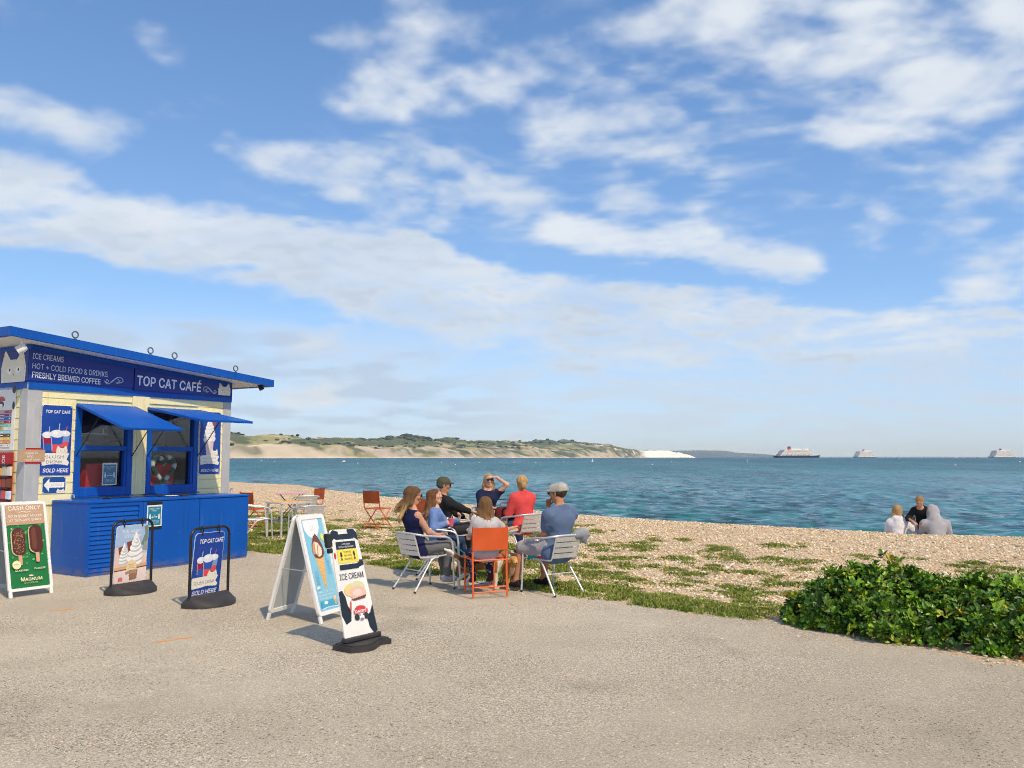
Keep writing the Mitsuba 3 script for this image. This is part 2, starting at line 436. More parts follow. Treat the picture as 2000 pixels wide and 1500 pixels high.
bumped('shingle_stone', proc(shingle_colour), shingle_height, 0.012, 0.8, 0.3, eps=4e-3)
us = np.concatenate([np.linspace(-60, -7, 30), np.arange(-6, 24, 0.10), np.arange(24, 60, 0.4), np.linspace(62, 160, 30)])
ts = np.concatenate([np.linspace(5, 7.4, 5), np.arange(7.5, 22, 0.10), np.arange(22, 34, 0.4), np.linspace(36, 60, 10)])
add('beach', grid_mesh(us, ts, beach_z), 'shingle_stone', smooth=True, kind='structure')

# loose pebbles in the part of the beach that the eye can resolve
ico = trimesh.creation.icosahedron()
ico.vertices *= 1 / np.linalg.norm(ico.vertices[0])
N = 60000
g = np.random.default_rng(5)
uu = g.uniform(-3, 34, N * 3)
tt = t_edge(uu) + 0.15 + g.uniform(0, 1, N * 3) * (np.interp(uu, CREST_U, CREST_T) + 0.9 - t_edge(uu) - 0.15)
X = xy(uu, tt)
dist = np.hypot(X[:, 0], X[:, 1])
keep = (g.uniform(0, 1, N * 3) < np.clip((13.0 / dist) ** 1.2, 0, 1)) & (np.abs(X[:, 0]) < 0.62 * X[:, 1] + 0.5)
uu, tt, X = uu[keep][:N], tt[keep][:N], X[keep][:N]
ns = 650                                                                                   # a few kicked onto the pavement
us_ = g.uniform(-1, 16, ns)
ts_ = t_edge(us_) + 0.05 - g.exponential(0.30, ns)
uu, tt, X = np.append(uu, us_), np.append(tt, ts_), np.vstack([X, xy(us_, ts_)])
N = len(uu)
size = np.clip(np.exp(g.normal(math.log(0.0140), 0.30, N)), 0.008, 0.036) * np.where(np.arange(N) >= N - ns, 0.55, 1.0)
bed = np.where(np.arange(N) >= N - ns, 0.0, beach_z(uu, tt))
sc = size[:, None] * np.stack([g.uniform(0.9, 1.5, N), g.uniform(0.8, 1.15, N), g.uniform(0.45, 0.8, N)], 1)
rz, rx = g.uniform(0, 2 * np.pi, N), g.normal(0, 0.25, N)
V = ico.vertices[None] * sc[:, None] * (1 + 0.12 * g.normal(0, 1, (N, 12, 1)).clip(-2, 2))
V = np.stack([V[..., 0], V[..., 1] * np.cos(rx)[:, None] - V[..., 2] * np.sin(rx)[:, None], V[..., 1] * np.sin(rx)[:, None] + V[..., 2] * np.cos(rx)[:, None]], -1)
V = np.stack([V[..., 0] * np.cos(rz)[:, None] - V[..., 1] * np.sin(rz)[:, None], V[..., 0] * np.sin(rz)[:, None] + V[..., 1] * np.cos(rz)[:, None], V[..., 2]], -1)
V += np.concatenate([X, (bed + 0.35 * sc[:, 2])[:, None]], 1)[:, None]
pal = np.array([[0.70, 0.58, 0.39], [0.60, 0.46, 0.27], [0.76, 0.67, 0.50], [0.54, 0.35, 0.17], [0.42, 0.36, 0.28], [0.80, 0.74, 0.62], [0.64, 0.50, 0.33], [0.25, 0.20, 0.16]])
col = pal[g.choice(8, N, p=[.25, .2, .17, .08, .07, .07, .12, .04])] * g.uniform(0.85, 1.12, (N, 1))
F = (ico.faces[None] + (np.arange(N) * 12)[:, None, None]).reshape(-1, 3)
add('shingle', trimesh.Trimesh(V.reshape(-1, 3), F, process=False), 'coloured_matte', smooth=True, color=np.repeat(col, 12, 0),
    label='loose beige and tan pebbles lying over the beach', category='pebbles', kind='stuff')

# low grass and mat plants, thick along the pavement edge and in flat patches on the shingle
g = np.random.default_rng(9)
n = 190000
u, s = g.uniform(-1, 30, n), g.uniform(-0.12, 6.2, n)
patch = meshkit.fbm(np.stack([u * 1.25, s * 2.1, 0 * u], -1), 3, 21) * 0.60 + meshkit.fbm(np.stack([u * 4.2, s * 6.5, 0 * u], -1), 2, 22) * 0.40
need = np.interp(s, [-0.15, 0.0, 0.55, 1.1, 1.8, 3.0, 4.2, 5.2, 6.2], [0.34, 0.34, 0.40, 0.475, 0.490, 0.500, 0.515, 0.57, 0.68]) - 0.030 * smooth(9, 13, u) + 0.02 * smooth(6, 2, u) + 0.5 * smooth(4.9, 4.3, u) * (s < 1.0)
ok = (patch > need - 0.015) & (g.uniform(0, 1, n) < smooth(-0.02, 0.11, patch - need) * 0.85 + 0.04)
u, s, strength = u[ok], s[ok], (patch - need)[ok]
t = t_edge(u) + s
P = xy(u, t)
vis = np.abs(P[:, 0]) < 0.62 * P[:, 1] + 0.4
u, s, t, P, strength = u[vis][:36000], s[vis][:36000], t[vis][:36000], P[vis][:36000], strength[vis][:36000]
base = np.column_stack([P, np.maximum(beach_z(u, t), np.where(s < 0.03, 0.002, -1)) - 0.004])
nb = 9
B = np.repeat(base, nb, 0) + np.column_stack([g.normal(0, 0.035, (len(base) * nb, 2)), np.zeros(len(base) * nb)])
nB = len(B)
h = g.uniform(0.016, 0.050, nB) * np.repeat(0.5 + 5 * np.clip(strength, 0, 0.12), nb) * np.where(np.repeat(s, nb) < 0.5, 1.25, 0.95)
az = g.uniform(0, 2 * np.pi, nB)
leanv = np.column_stack([np.cos(az), np.sin(az)]) * (h * g.uniform(0.2, 1.0, nB))[:, None]
side = np.column_stack([-np.sin(az), np.cos(az)]) * g.uniform(0.004, 0.009, nB)[:, None]
v0 = B + np.column_stack([side, np.zeros(nB)])
v1 = B - np.column_stack([side, np.zeros(nB)])
v2 = B + np.column_stack([leanv * 0.45 - side * 0.8, h * 0.65])
v3 = B + np.column_stack([leanv * 0.45 + side * 0.8, h * 0.65])
v4 = B + np.column_stack([leanv, h * 0.95])
V = np.stack([v0, v1, v2, v3, v4], 1).reshape(-1, 3)
F = (np.array([[0, 1, 2], [0, 2, 3], [3, 2, 4]])[None] + (np.arange(nB) * 5)[:, None, None]).reshape(-1, 3)
pal = np.array([[0.140, 0.205, 0.028], [0.20, 0.250, 0.045], [0.29, 0.30, 0.08], [0.095, 0.150, 0.022], [0.38, 0.33, 0.14]])
tone = np.repeat(g.choice(5, len(base), p=[.34, .3, .15, .16, .05]), nb)
col = np.repeat(pal[tone] * g.uniform(0.8, 1.25, (nB, 1)), 5, 0)
add('grass', trimesh.Trimesh(V, F, process=False), 'coloured_matte', smooth=False, color=col,
    label='low olive green grass in patches on the shingle beside the pavement', category='grass', kind='stuff')

# sea: a wind-ruffled sheet, real waves near the beach, reaching to the horizon
SEA = -1.4


def sea_waves(x, y):
    h = 0
    g2 = np.random.default_rng(3)
    dist = np.hypot(x, y)
    for lam, amp, k in ((6.0, 0.016, 4), (3.0, 0.020, 5), (1.5, 0.027, 7), (0.80, 0.0255, 9), (0.42, 0.0130, 9)):
        fade = 1 - smooth(lam * 40, lam * 170, dist)
        for _ in range(k):
            a = -1.35 + g2.normal(0, 0.42)                                   # the wind blows in along the shore
            l = lam * g2.uniform(0.75, 1.3)
            ph = x * math.cos(a) * 2 * np.pi / l + y * math.sin(a) * 2 * np.pi / l + g2.uniform(0, 6.28)
            gate = 0.35 + 1.3 * meshkit.noise(np.stack([x / (lam * 2.4) + g2.uniform(0, 50), y / (lam * 1.3), 0 * x], -1), int(g2.integers(99)))
            w = np.sin(ph + 0.35 * np.sin(ph))
            h = h + fade * gate * amp / math.sqrt(k) * 1.5 * (w + 0.25 * w * w)
    return h


rr = [14.0]
while rr[-1] < 420:
    rr.append(rr[-1] * 1.0042)
while rr[-1] < 30000:
    rr.append(rr[-1] * 1.06)
rr = np.array(rr)
th = np.radians(np.linspace(-36, 36, 520))
Rg, Th = np.meshgrid(rr, th, indexing='ij')
Xs, Ys = Rg * np.sin(Th), Rg * np.cos(Th)
Z = SEA + sea_waves(Xs, Ys) * (1 - smooth(150, 420, Rg))
a, b = Rg.shape
i, j = np.meshgrid(np.arange(a - 1), np.arange(b - 1), indexing='ij')
f = np.stack([i * b + j, (i + 1) * b + j, (i + 1) * b + j + 1, i * b + j + 1], -1).reshape(-1, 4)
sea = trimesh.Trimesh(np.stack([Xs, Ys, Z], -1).reshape(-1, 3), np.vstack([f[:, [0, 2, 1]], f[:, [0, 3, 2]]]), process=False)
# and flat water out to both sides
wings = []
for sgn in (-1, 1):
    c, s_ = math.cos(math.radians(36)), math.sin(math.radians(36))
    q = np.array([[sgn * 14 * s_, 14 * c, SEA], [sgn * 30000 * s_, 30000 * c, SEA], [sgn * 29000, 8000, SEA], [sgn * 60, 14, SEA]])
    wings.append(trimesh.Trimesh(q, [[0, 1, 2], [0, 2, 3]] if sgn > 0 else [[0, 2, 1], [0, 3, 2]], process=False))


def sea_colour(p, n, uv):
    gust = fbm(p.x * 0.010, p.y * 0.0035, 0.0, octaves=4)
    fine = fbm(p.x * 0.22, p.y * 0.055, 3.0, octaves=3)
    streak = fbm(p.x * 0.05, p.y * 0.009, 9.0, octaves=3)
    c = mix((0.003, 0.040, 0.058), (0.024, 0.150, 0.172), smoothstep(0.34, 0.66, 0.14 * gust + 0.18 * fine + 0.20 * streak + 0.24 * noise(p.x * 1.1, p.y * 0.33, 1.0) + 0.24 * noise(p.x * 2.6, p.y * 0.9, 1.0)))  # light and dark of the ripples painted into the water colour
    offshore = smoothstep(60.0, 900.0, p.y)  # darker and bluer with distance from the beach
    return mix(c, (0.005, 0.050, 0.090), 0.55 * offshore)


def sea_rough(p, n, uv):
    far = smoothstep(25.0, 260.0, p.y)
    return 0.15 + 0.22 * far + 0.16 * (fbm(p.x * 0.03, p.y * 0.008, 5.0) - 0.4)


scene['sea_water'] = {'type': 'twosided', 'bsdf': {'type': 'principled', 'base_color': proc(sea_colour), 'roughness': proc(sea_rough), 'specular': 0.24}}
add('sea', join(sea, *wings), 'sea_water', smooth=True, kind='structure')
# ------------------------------------------------------------------ the café kiosk: s along its front, q outwards from the counter's front, z up
KA = np.array([0.5225, 0.8526, 0.0])
KA /= np.linalg.norm(KA)
KN = np.array([KA[1], -KA[0], 0.0])
KO = np.array([-6.054, 12.528, 0.0])
K = Frame(KO, KA, KN, (0, 0, 1))
WALL, BACK, SL, SR = -0.90, -3.9, -0.42, 3.267


def kb(s0, s1, q0, q1, z0, z1, bev=0.0):
    return box(s0, s1, q0, q1, z0, z1, bev, K)


def roof_z(s):
    return 3.515 - 0.0805 * (s + 0.97)


kiosk = thing('cafe_kiosk', 'blue and cream timber kiosk with sloping blue roof and two propped up window shutters', 'kiosk')
W1, W2 = (0.325, 1.285), (1.56, 2.56)
WZ0, WZ1 = 1.115, 2.50
# carcass: walls round a dark interior, with two window openings in the front
q0, q1 = WALL - 0.10, WALL - 0.02
pieces = [kb(SL + .02, W1[0], q0, q1, 0, 3.0), kb(W1[1], W2[0], q0, q1, 0, 3.0), kb(W2[1], SR - .02, q0, q1, 0, 3.0),
          kb(W1[0], W1[1], q0, q1, 0, WZ0), kb(W2[0], W2[1], q0, q1, 0, WZ0), kb(W1[0], W1[1], q0, q1, WZ1, 3.0), kb(W2[0], W2[1], q0, q1, WZ1, 3.0),
          kb(SL + .02, SL + .10, BACK, q0 - .001, 0, 3.35), kb(SR - .10, SR - .02, BACK, q0 - .001, 0, 3.1), kb(SL + .101, SR - .101, BACK, BACK + .08, 0, 3.05)]
wall = add(kiosk + '__wall', join(pieces), 'cream_boarding', smooth=False)
add(kiosk + '__floor', kb(SL + .11, SR - .11, BACK + .09, q0 - .002, 0.0, 0.10), 'interior_shade', smooth=False)
dark_sheets = [kb(SL + .102, SL + .108, BACK + .09, q0 - .003, .101, 2.95), kb(SR - .108, SR - .102, BACK + .09, q0 - .003, .101, 2.95), kb(SL + .109, SR - .109, BACK + .082, BACK + .088, .101, 2.95), kb(SL + .109, SR - .109, BACK + .09, q0 - .003, 2.951, 2.96)]
add(kiosk + '__inner_lining', join(dark_sheets), 'interior_shade', smooth=False)  # added near-black sheets that keep the inside dark behind the glass
# lapped cream boards, front and left side
zb = 1.00
while zb < 2.70:
    z1 = min(zb + 0.158, 2.715)
    spans = [(-0.21, W1[0] - 0.004), (W2[1] + 0.004, 3.104)] if z1 > WZ0 + .02 and zb < WZ1 - 0.02 else [(-0.21, 1.268), (1.59, 3.104)]
    for a, b in spans:
        m = kb(a, b, WALL - .018, WALL, zb, z1 - 0.006, 0.004)
        m.vertices += 0.006 * KN * ((m.vertices[:, 2:] - zb) < 0.07)                       # each board's foot stands proud of the one below
        add(wall + '__board', m, 'cream_boarding', smooth=False)
    zb += 0.158
zb = 0.06
while zb < 2.70:
    z1 = min(zb + 0.158, 2.70)
    m = kb(SL, SL + 0.018, BACK, WALL - 0.21, zb, z1 - 0.006, 0.004)
    m.vertices -= 0.006 * KA * ((m.vertices[:, 2:] - zb) < 0.07)
    add(wall + '__board', m, 'cream_boarding', smooth=False)
    zb += 0.158
zb = 0.06
while zb < 2.7:                                                                              # right-hand gable
    add(wall + '__board', kb(SR - .018, SR, BACK, WALL - 0.21, zb, min(zb + 0.152, 2.7), 0.004), 'cream_boarding', smooth=False)
    zb += 0.158
for a, b in ((1.272, 1.36), (1.364, 1.50), (1.504, 1.586)):
    add(kiosk + '__cover_strip', kb(a, b, WALL - .018, WALL + 0.022, 1.10, 2.712, 0.004), 'cream_boarding', smooth=False)
for a, b in ((SL - 0.012, -0.212), (3.106, SR + 0.012)):
    add(kiosk + '__corner_post', kb(a, b, WALL - 0.20, WALL + 0.012, 0.0, 2.80, 0.008), 'grey_post', smooth=False)
# fascia band and the two lettered boards above it, under the roof


def sloped(s0, s1, q0, q1, z0, drop, z_at=roof_z):
    m = kb(s0, s1, q0, q1, z0, 9.0)
    loc_s = (m.vertices - KO) @ KA
    m.vertices[:, 2] = np.where(m.vertices[:, 2] > 8, z_at(loc_s) - drop, m.vertices[:, 2])
    return m


add(kiosk + '__fascia', sloped(SL - 0.010, SR + 0.010, WALL - 0.02, WALL + 0.026, 2.690, 0.13), 'blue_gloss', smooth=False)
add(kiosk + '__fascia', sloped(SL - 0.014, SL + 0.02, BACK, WALL - 0.021, 2.70, 0.13), 'blue_gloss', smooth=False)
add(kiosk + '__fascia', sloped(SR - 0.02, SR + 0.010, BACK, WALL - 0.021, 2.70, 0.13), 'blue_gloss', smooth=False)
nb1 = add(kiosk + '__name_board', sloped(SL - 0.03, 1.250, WALL + 0.027, WALL + 0.050, 2.815, 0.20), 'navy_board', smooth=False, label='navy board with three lines of menu lettering')
nb2 = add(kiosk + '__name_board', sloped(1.262, 3.235, WALL + 0.027, WALL + 0.062, 2.785, 0.20), 'navy_board', smooth=False, label='navy board with the large name lettering')
nb3 = add(kiosk + '__name_board', sloped(SL - 0.036, SL - 0.015, WALL - 1.6, WALL + 0.026, 2.815, 0.20), 'navy_board', smooth=False, label='side board with the cat emblem')
CREAM = (0.74, 0.71, 0.60)
SILVER = (0.66, 0.68, 0.70)
f1 = Frame(K.p([0, WALL + 0.0505, 0]), KA, (0, 0, 1), KN)
SK = -0.028                                                                                 # the lettering runs very slightly downhill, as the roof does


def run(art, s, x, y, h, color, w, bold=False):
    art.text(s, x, y, h, color, w, bold, align='l', rot=SK)


a = Art()
run(a, 'ICE CREAMS', -0.41, 3.135, 0.082, SILVER, 0.47)
run(a, 'HOT + COLD FOOD & DRINKS', -0.41, 2.990, 0.082, SILVER, 1.20)
run(a, 'FRESHLY BREWED COFFEE', -0.41, 2.862, 0.082, (0.78, 0.79, 0.80), 1.08, True)


def swirl(x, y, w, flip=1):
    c = [ribbon(np.array([(0, .35, 0), (.06, .2, 0), (.17, .18, 0), (.2, .4, 0), (.1, .48, 0), (.08, .3, 0)]) * [w, w * .45, 1], w * .022),
         ribbon(np.array([(.0, .3, 0), (.15, .02, 0), (.4, .3, 0), (.6, .75, 0), (.85, .8, 0), (.97, .5, 0), (.86, .25, 0), (.74, .42, 0), (.82, .52, 0)]) * [w, w * .45, 1], w * .026),
         ribbon(np.array([(.3, .25, 0), (.55, .62, 0), (.75, .62, 0)]) * [w, w * .45, 1], w * .018), ribbon(np.array([(.58, .3, 0), (.66, .12, 0), (.76, .2, 0), (.7, .3, 0), (.64, .22, 0)]) * [w, w * .45, 1], w * .018)]
    g = unary_union(c)
    if flip < 0:
        g = affinity.scale(g, -1, 1, origin=(w / 2, 0))
    return affinity.translate(g, x, y)


a.build(nb1 + '__lettering', f1)
Art().put(swirl(0.74, 2.845, 0.33), SILVER).build(nb1 + '__swirl', f1)
f2 = Frame(K.p([0, WALL + 0.0625, 0]), KA, (0, 0, 1), KN)
a = Art()
run(a, 'TOP CAT CAFÉ', 1.30, 2.872, 0.150, (0.80, 0.82, 0.84), 1.26, True)
a.build(nb2 + '__lettering', f2)
Art().put(swirl(2.60, 2.82, 0.30, -1), SILVER).build(nb2 + '__swirl', f2)


def cat_face(x, y, w, h):
    body = Polygon([(x, y), (x - .02 * w, y + .45 * h), (x + .12 * w, y + h), (x + .34 * w, y + .68 * h), (x + .66 * w, y + .68 * h), (x + .88 * w, y + h), (x + 1.02 * w, y + .45 * h), (x + w, y)]).buffer(w * .03, 4)
    return body


def cat(art, x, y, w, h):
    art.put(cat_face(x, y, w, h), CREAM)
    for e in (.32, .70):
        art.put(ell(x + e * w, y + .36 * h, .105 * w, .12 * h), (0.85, 0.85, 0.82))
        art.put(ell(x + (e + .02) * w, y + .38 * h, .035 * w, .05 * h), (0.02, 0.02, 0.03))
    art.put(ell(x + .52 * w, y + .22 * h, .035 * w, .03 * h), (0.62, 0.25, 0.15))


a = Art()
cat(a, 2.945, 2.815, 0.25, 0.20)
a.build(nb2 + '__cat_emblem', f2)
f3 = Frame(K.p([SL - 0.037, 0, 0]), KN, (0, 0, 1), -KA)
a = Art()
cat(a, WALL - 0.66, 2.82, 0.60, 0.44)
a.build(nb3 + '__cat_emblem', f3)
# roof: one thin sloping slab with a blue edge and pale soffit


def slab(s0, s1, q0, q1, top, thick):
    m = kb(s0, s1, q0, q1, 0, 1)
    ls = (m.vertices - KO) @ KA
    m.vertices[:, 2] = np.where(m.vertices[:, 2] > 0.5, roof_z(ls) - top, roof_z(ls) - top - thick)
    return m


roof = add(kiosk + '__roof', slab(-0.90, 3.80, BACK - 0.25, -0.52, 0.012, 0.10), 'blue_gloss', smooth=False)
for s0, s1, qa, qb in ((-0.965, 2.98, -0.52, -0.455), (2.985, 3.885, -0.52, -0.455), (-0.965, -0.90, BACK - .25, -0.522), (3.80, 3.885, BACK - .25, -0.522)):
    add(roof + '__edge_board', slab(s0, s1, qa, qb, 0.0, 0.128), 'blue_gloss', smooth=False)
add(roof + '__soffit', slab(-0.898, 3.798, BACK - 0.2, -0.524, 0.113, 0.006), 'white_paint', smooth=False)
mat('painted_steel', (0.10, 0.135, 0.19), 0.5, 0.4)
for s in (0.01, 1.29, 1.745, 3.02):
    z = roof_z(s)
    ang = np.linspace(0, 2 * np.pi, 21)[:-1]
    ringm = tube(np.stack([s + 0.047 * np.cos(ang), np.full(20, -0.50), z + 0.075 + 0.047 * np.sin(ang)], 1), 0.011, 8, K, closed=True)
    stem = lathe([(0, 0), (.028, 0), (.028, .012), (.012, .016), (.012, .032), (0, .034)], 10, Frame(K.p([s, -0.50, z]), (1, 0, 0), (0, 1, 0), (0, 0, 1)))
    add(roof + '__lifting_eye', join(ringm, stem), 'painted_steel', smooth=40)
# windows: blue sashes, glass, and a blue shutter propped up over each


def window(s0, s1, i):
    qf = WALL + 0.030
    fr_ = [kb(s0 - .01, s0 + .085, WALL - .10, qf, WZ0 - .01, WZ1, .004), kb(s1 - .085, s1 + .01, WALL - .10, qf, WZ0 - .01, WZ1, .004),
           kb(s0 + .086, s1 - .086, WALL - .10, qf - .002, WZ1 - .06, WZ1, .004), kb(s0 + .086, s1 - .086, WALL - .10, qf + .004, WZ0 - .01, WZ0 + .125, .004)]
    w = add(kiosk + '__window', join(fr_), 'blue_gloss', smooth=False)
    add(w + '__sash_bar', kb(s0 + .086, s1 - .086, WALL - .06, qf - .012, 1.80, 1.88, .006), 'blue_gloss', smooth=False)
    add(w + '__sash_bar', kb(s1 - .125, s1 - .0865, WALL - .06, qf - .015, WZ0 + .126, 1.799, .004), 'blue_gloss', smooth=False)
    add(w + '__sill', kb(s0 - .03, s1 + .03, WALL - .02, WALL + .07, WZ0 - .028, WZ0 - .011, .004), 'blue_gloss', smooth=False)
    for za, zc, qg in ((WZ0 + .12, 1.805, WALL - .055), (1.875, WZ1 - .055, WALL - .03)):
        g = trimesh.Trimesh(K.p([[s0 + .08, qg, za], [s1 - .08, qg, za], [s1 - .08, qg, zc], [s0 + .08, qg, zc]]), [[0, 1, 2], [0, 2, 3]], process=False)
        add(w + '__pane', g, 'window_glass', smooth=False)
    return w


window(*W1, 0)
window(*W2, 1)
# shutters hinged at the top
for (s0, s1), qe, ze in ((W1, 0.34, 2.125), (W2, 0.46, 2.285)):
    h0, h1 = np.array([WALL + .035, 2.515]), np.array([qe, ze])
    dv = (h1 - h0) / np.linalg.norm(h1 - h0)
    nv = np.array([-dv[1], dv[0]])
    L = np.linalg.norm(h1 - h0)
    fs = Frame(K.p([s0 - .025, h0[0], h0[1]]), KA, KN * dv[0] + np.array([0, 0, dv[1]]), KN * nv[0] + np.array([0, 0, nv[1]]))
    wdt = s1 - s0 + .05
    sh = add(kiosk + '__shutter', box(0.03, wdt - .03, 0.03, L - .03, -0.022, 0.004, 0, fs), 'blue_gloss', smooth=False, label='blue shutter propped up over a window')
    for c in ((0, .03, 0, L), (wdt - .03, wdt, 0, L)):
        add(sh + '__rail', box(*c, -.032, .008, .003, fs), 'blue_gloss', smooth=False)
    for c in ((.0305, wdt - .0305, 0, .03), (.0305, wdt - .0305, L - .03, L)):
        add(sh + '__rail', box(*c, -.030, .006, .003, fs), 'blue_gloss', smooth=False)
    for s in (s0 + .005, s1 - .005):
        mid = h0 + (h1 - h0) * 0.46
        add(sh + '__stay', tube([[s, WALL + .035, 1.72], [s, mid[0], mid[1] - .03]], 0.008, 6, K), 'black_plastic', smooth=40)
m = kb(SR + .014, SR + .40, WALL - 1.9, WALL - .75, 2.29, 2.33)
add(kiosk + '__shutter', m, 'blue_gloss', smooth=False, label='side shutter seen behind the corner post')
# what can be seen inside
for q_, z_ in ((-1.75, 1.86), (-3.5, 1.55), (-3.5, 2.0)):
    add(kiosk + '__shelf', kb(0.2, 3.0, q_, q_ + .33, z_, z_ + .03), 'dark_rubber', smooth=False)
mach = add(kiosk + '__drink_machine', kb(.55, 1.22, -1.72, -1.42, 1.892, 2.24, .04), 'dark_rubber', smooth=30)
add(kiosk + '__drink_machine', kb(1.75, 2.35, -1.72, -1.42, 1.892, 2.20, .04), 'dark_rubber', smooth=30)
add(mach + '__trim', kb(.55, 1.20, -1.419, -1.40, 2.07, 2.085), 'white_paint', smooth=False)
add(mach + '__tap', kb(1.10, 1.13, -1.419, -1.40, 2.0865, 2.17), 'white_paint', smooth=False)
add(mach + '__badge', lathe([(0, .02), (.07, .02), (.085, .0), (.085, -.02)], 20, Frame(K.p([0.66, -1.39, 2.08]), KA, (0, 0, 1), KN)), 'white_paint', smooth=40)
mat('red_plastic', (0.42, 0.012, 0.022), 0.5, 0.4)
add(kiosk + '__red_crate', kb(.62, 1.0, -1.30, -1.05, 1.16, 1.60, .01), 'red_plastic', smooth=False)
add(kiosk + '__red_crate', kb(1.66, 2.30, -1.30, -1.14, 1.16, 1.60, .02), 'red_plastic', smooth=False)
# heart-shaped wreath hanging behind the right-hand pane
hp = []
for t in np.linspace(0, 2 * np.pi, 49)[:-1]:
    hp.append([1.99 + 0.0148 * 16 * math.sin(t) ** 3 * 0.9, -1.02, 1.51 + 0.0155 * (13 * math.cos(t) - 5 * math.cos(2 * t) - 2 * math.cos(3 * t) - math.cos(4 * t))])
hm = tube(np.array(hp), 0.040, 9, K, closed=True)
hm.vertices += 0.012 * (meshkit.noise(hm.vertices * 60)[:, None] - 0.5)
arc = np.repeat(np.arange(48), 9)
hc = np.where(((arc % 6) < 1.5)[:, None], [0.46, 0.50, 0.46], [0.008, 0.055, 0.03])
wr = thing('heart_wreath', 'dark green heart wreath with white bands hanging inside the right-hand window', 'wreath')
add(wr, hm, 'coloured_matte', smooth=True, color=hc)
# counter in front: louvred section, doors, lid
D = 0.022
ctr = add(kiosk + '__counter', join(kb(0.0, 2.946, WALL + .03, -D, 0.0, 1.035), kb(-0.0, 0.045, -D, 0, 0, 1.035), kb(.045, .90, -D, -.001, .985, 1.035), kb(.83, .90, -D, -.0012, 0, .985), kb(.045, .83, -D, -.0014, 0, .045)), 'blue_gloss', smooth=False)
add(ctr + '__lid', kb(-0.012, 2.960, WALL + .027, 0.016, 1.036, 1.068, 0.005), 'blue_gloss', smooth=False)
zz = 0.052
while zz < 0.96:
    m = kb(0.047, 0.828, -0.020, 0.000, zz, zz + 0.052, 0.003)
    m.vertices -= KN * 0.016 * ((m.vertices[:, 2:] - zz) > 0.03)
    add(ctr + '__slat', m, 'blue_gloss', smooth=False)
    zz += 0.0655
for a, b in ((.906, 1.930), (1.942, 2.940)):
    d_ = add(ctr + '__door', kb(a, b, -D + .001, 0.002, 0.035, 1.028, 0.004), 'blue_gloss', smooth=False)
add(ctr + '__plinth', kb(.02, 2.93, -.06, -.008, -.02, .034), 'blue_gloss', smooth=False)
for s, q in ((0.02, -0.45), (2.9, -0.42)):
    pts = curve([[s, q, 1.069], [s, q, 1.12], [s, q + .03, 1.155], [s, q + .07, 1.15], [s, q + .08, 1.11]], 5)
    add(ctr + '__hook', tube(pts, 0.008, 7, K), 'steel_galvanised', smooth=40)
for s in (0.55, 1.5):
    add(ctr + '__hinge', kb(s, s + .10, -.5, -.44, 1.069, 1.085, .004), 'black_plastic', smooth=False)
# things fixed under the roof
for o, dirv, nm, lab in (((-0.93 + .33, -0.62, 3.36), (-0.45, -.30, -.35), 'flood_light', 'white flood light under the left end of the kiosk roof'), ((3.70, -0.60, 2.985), (.2, .4, -.8), 'spot_lamp', 'small black spot lamp under the right end of the kiosk roof')):
    o = np.array(o)
    white = nm == 'flood_light'
    o = np.array([-0.70, -0.62, 3.235]) if white else o
    t_ = thing(nm, lab, 'lamp')
    dv = np.array(dirv) / np.linalg.norm(dirv)
    w_ = K.p(o)
    dw = KA * dv[0] + KN * dv[1] + np.array([0, 0, dv[2]])
    ux = np.cross(dw, [0, 0, 1]); ux /= np.linalg.norm(ux)
    fr = Frame(w_, ux, np.cross(dw, ux), dw)
    r = 0.062 if white else 0.045
    add(t_ + '__housing', lathe([(0, -r * 1.1), (r * .7, -r), (r, -r * .3), (r * 1.05, r * 1.1), (r * .9, r * 1.12), (r * .85, r), (0, r * .95)], 16, fr), 'white_paint' if white else 'black_plastic', smooth=40)
    zr = roof_z(o[0]) - 0.119
    add(t_ + '__bracket', join(tube([[o[0], o[1], o[2] + .02], [o[0], o[1], zr]], 0.018, 8, K), kb(o[0] - .05, o[0] + (.34 if white else .05), o[1] - .04, o[1] + .04, zr - .014, zr, .003)), 'white_paint' if white else 'black_plastic', smooth=30)
t_ = thing('sensor_box', 'small white plastic box on the right gable of the kiosk', 'box')
add(t_ + '__case', kb(SR + .011, SR + .10, WALL - .26, WALL - .14, 2.66, 2.88, .02), 'white_paint', smooth=30)
add(t_ + '__cap', kb(SR + .02, SR + .09, WALL - .25, WALL - .15, 2.642, 2.659, .006), 'grey_post', smooth=False)

# ------------------------------------------------------------------ posters and notices on the kiosk
BLUE, DEEP, WHITE, INK, RED = (0.010, 0.060, 0.35), (0.012, 0.035, 0.22), (0.82, 0.83, 0.84), (0.03, 0.03, 0.035), (0.62, 0.03, 0.035)


def cup(art, x, y, w, h, low, high, straw):
    art.put(Polygon([(x + .60 * w, y + .9 * h), (x + .66 * w, y + 1.24 * h), (x + .72 * w, y + 1.24 * h), (x + .67 * w, y + .9 * h)]), straw)
    art.put(Polygon([(x + .17 * w, y), (x + .83 * w, y), (x + w, y + .72 * h), (x, y + .72 * h)]), low)
    art.put(Polygon([(x + .08 * w, y + .34 * h), (x + .92 * w, y + .34 * h), (x + w, y + .72 * h), (x, y + .72 * h)]), high)
    art.put(ell(x + w / 2, y + .80 * h, w * .53, h * .17), (0.74, 0.78, 0.86))
    art.put(ell(x + w * .40, y + .84 * h, w * .22, h * .08), (0.86, 0.89, 0.93))
    art.put(Polygon([(x + .12 * w, y + .08 * h), (x + .20 * w, y + .08 * h), (x + .10 * w, y + .66 * h), (x + .04 * w, y + .66 * h)]), tuple(0.5 * np.array(high) + 0.4))


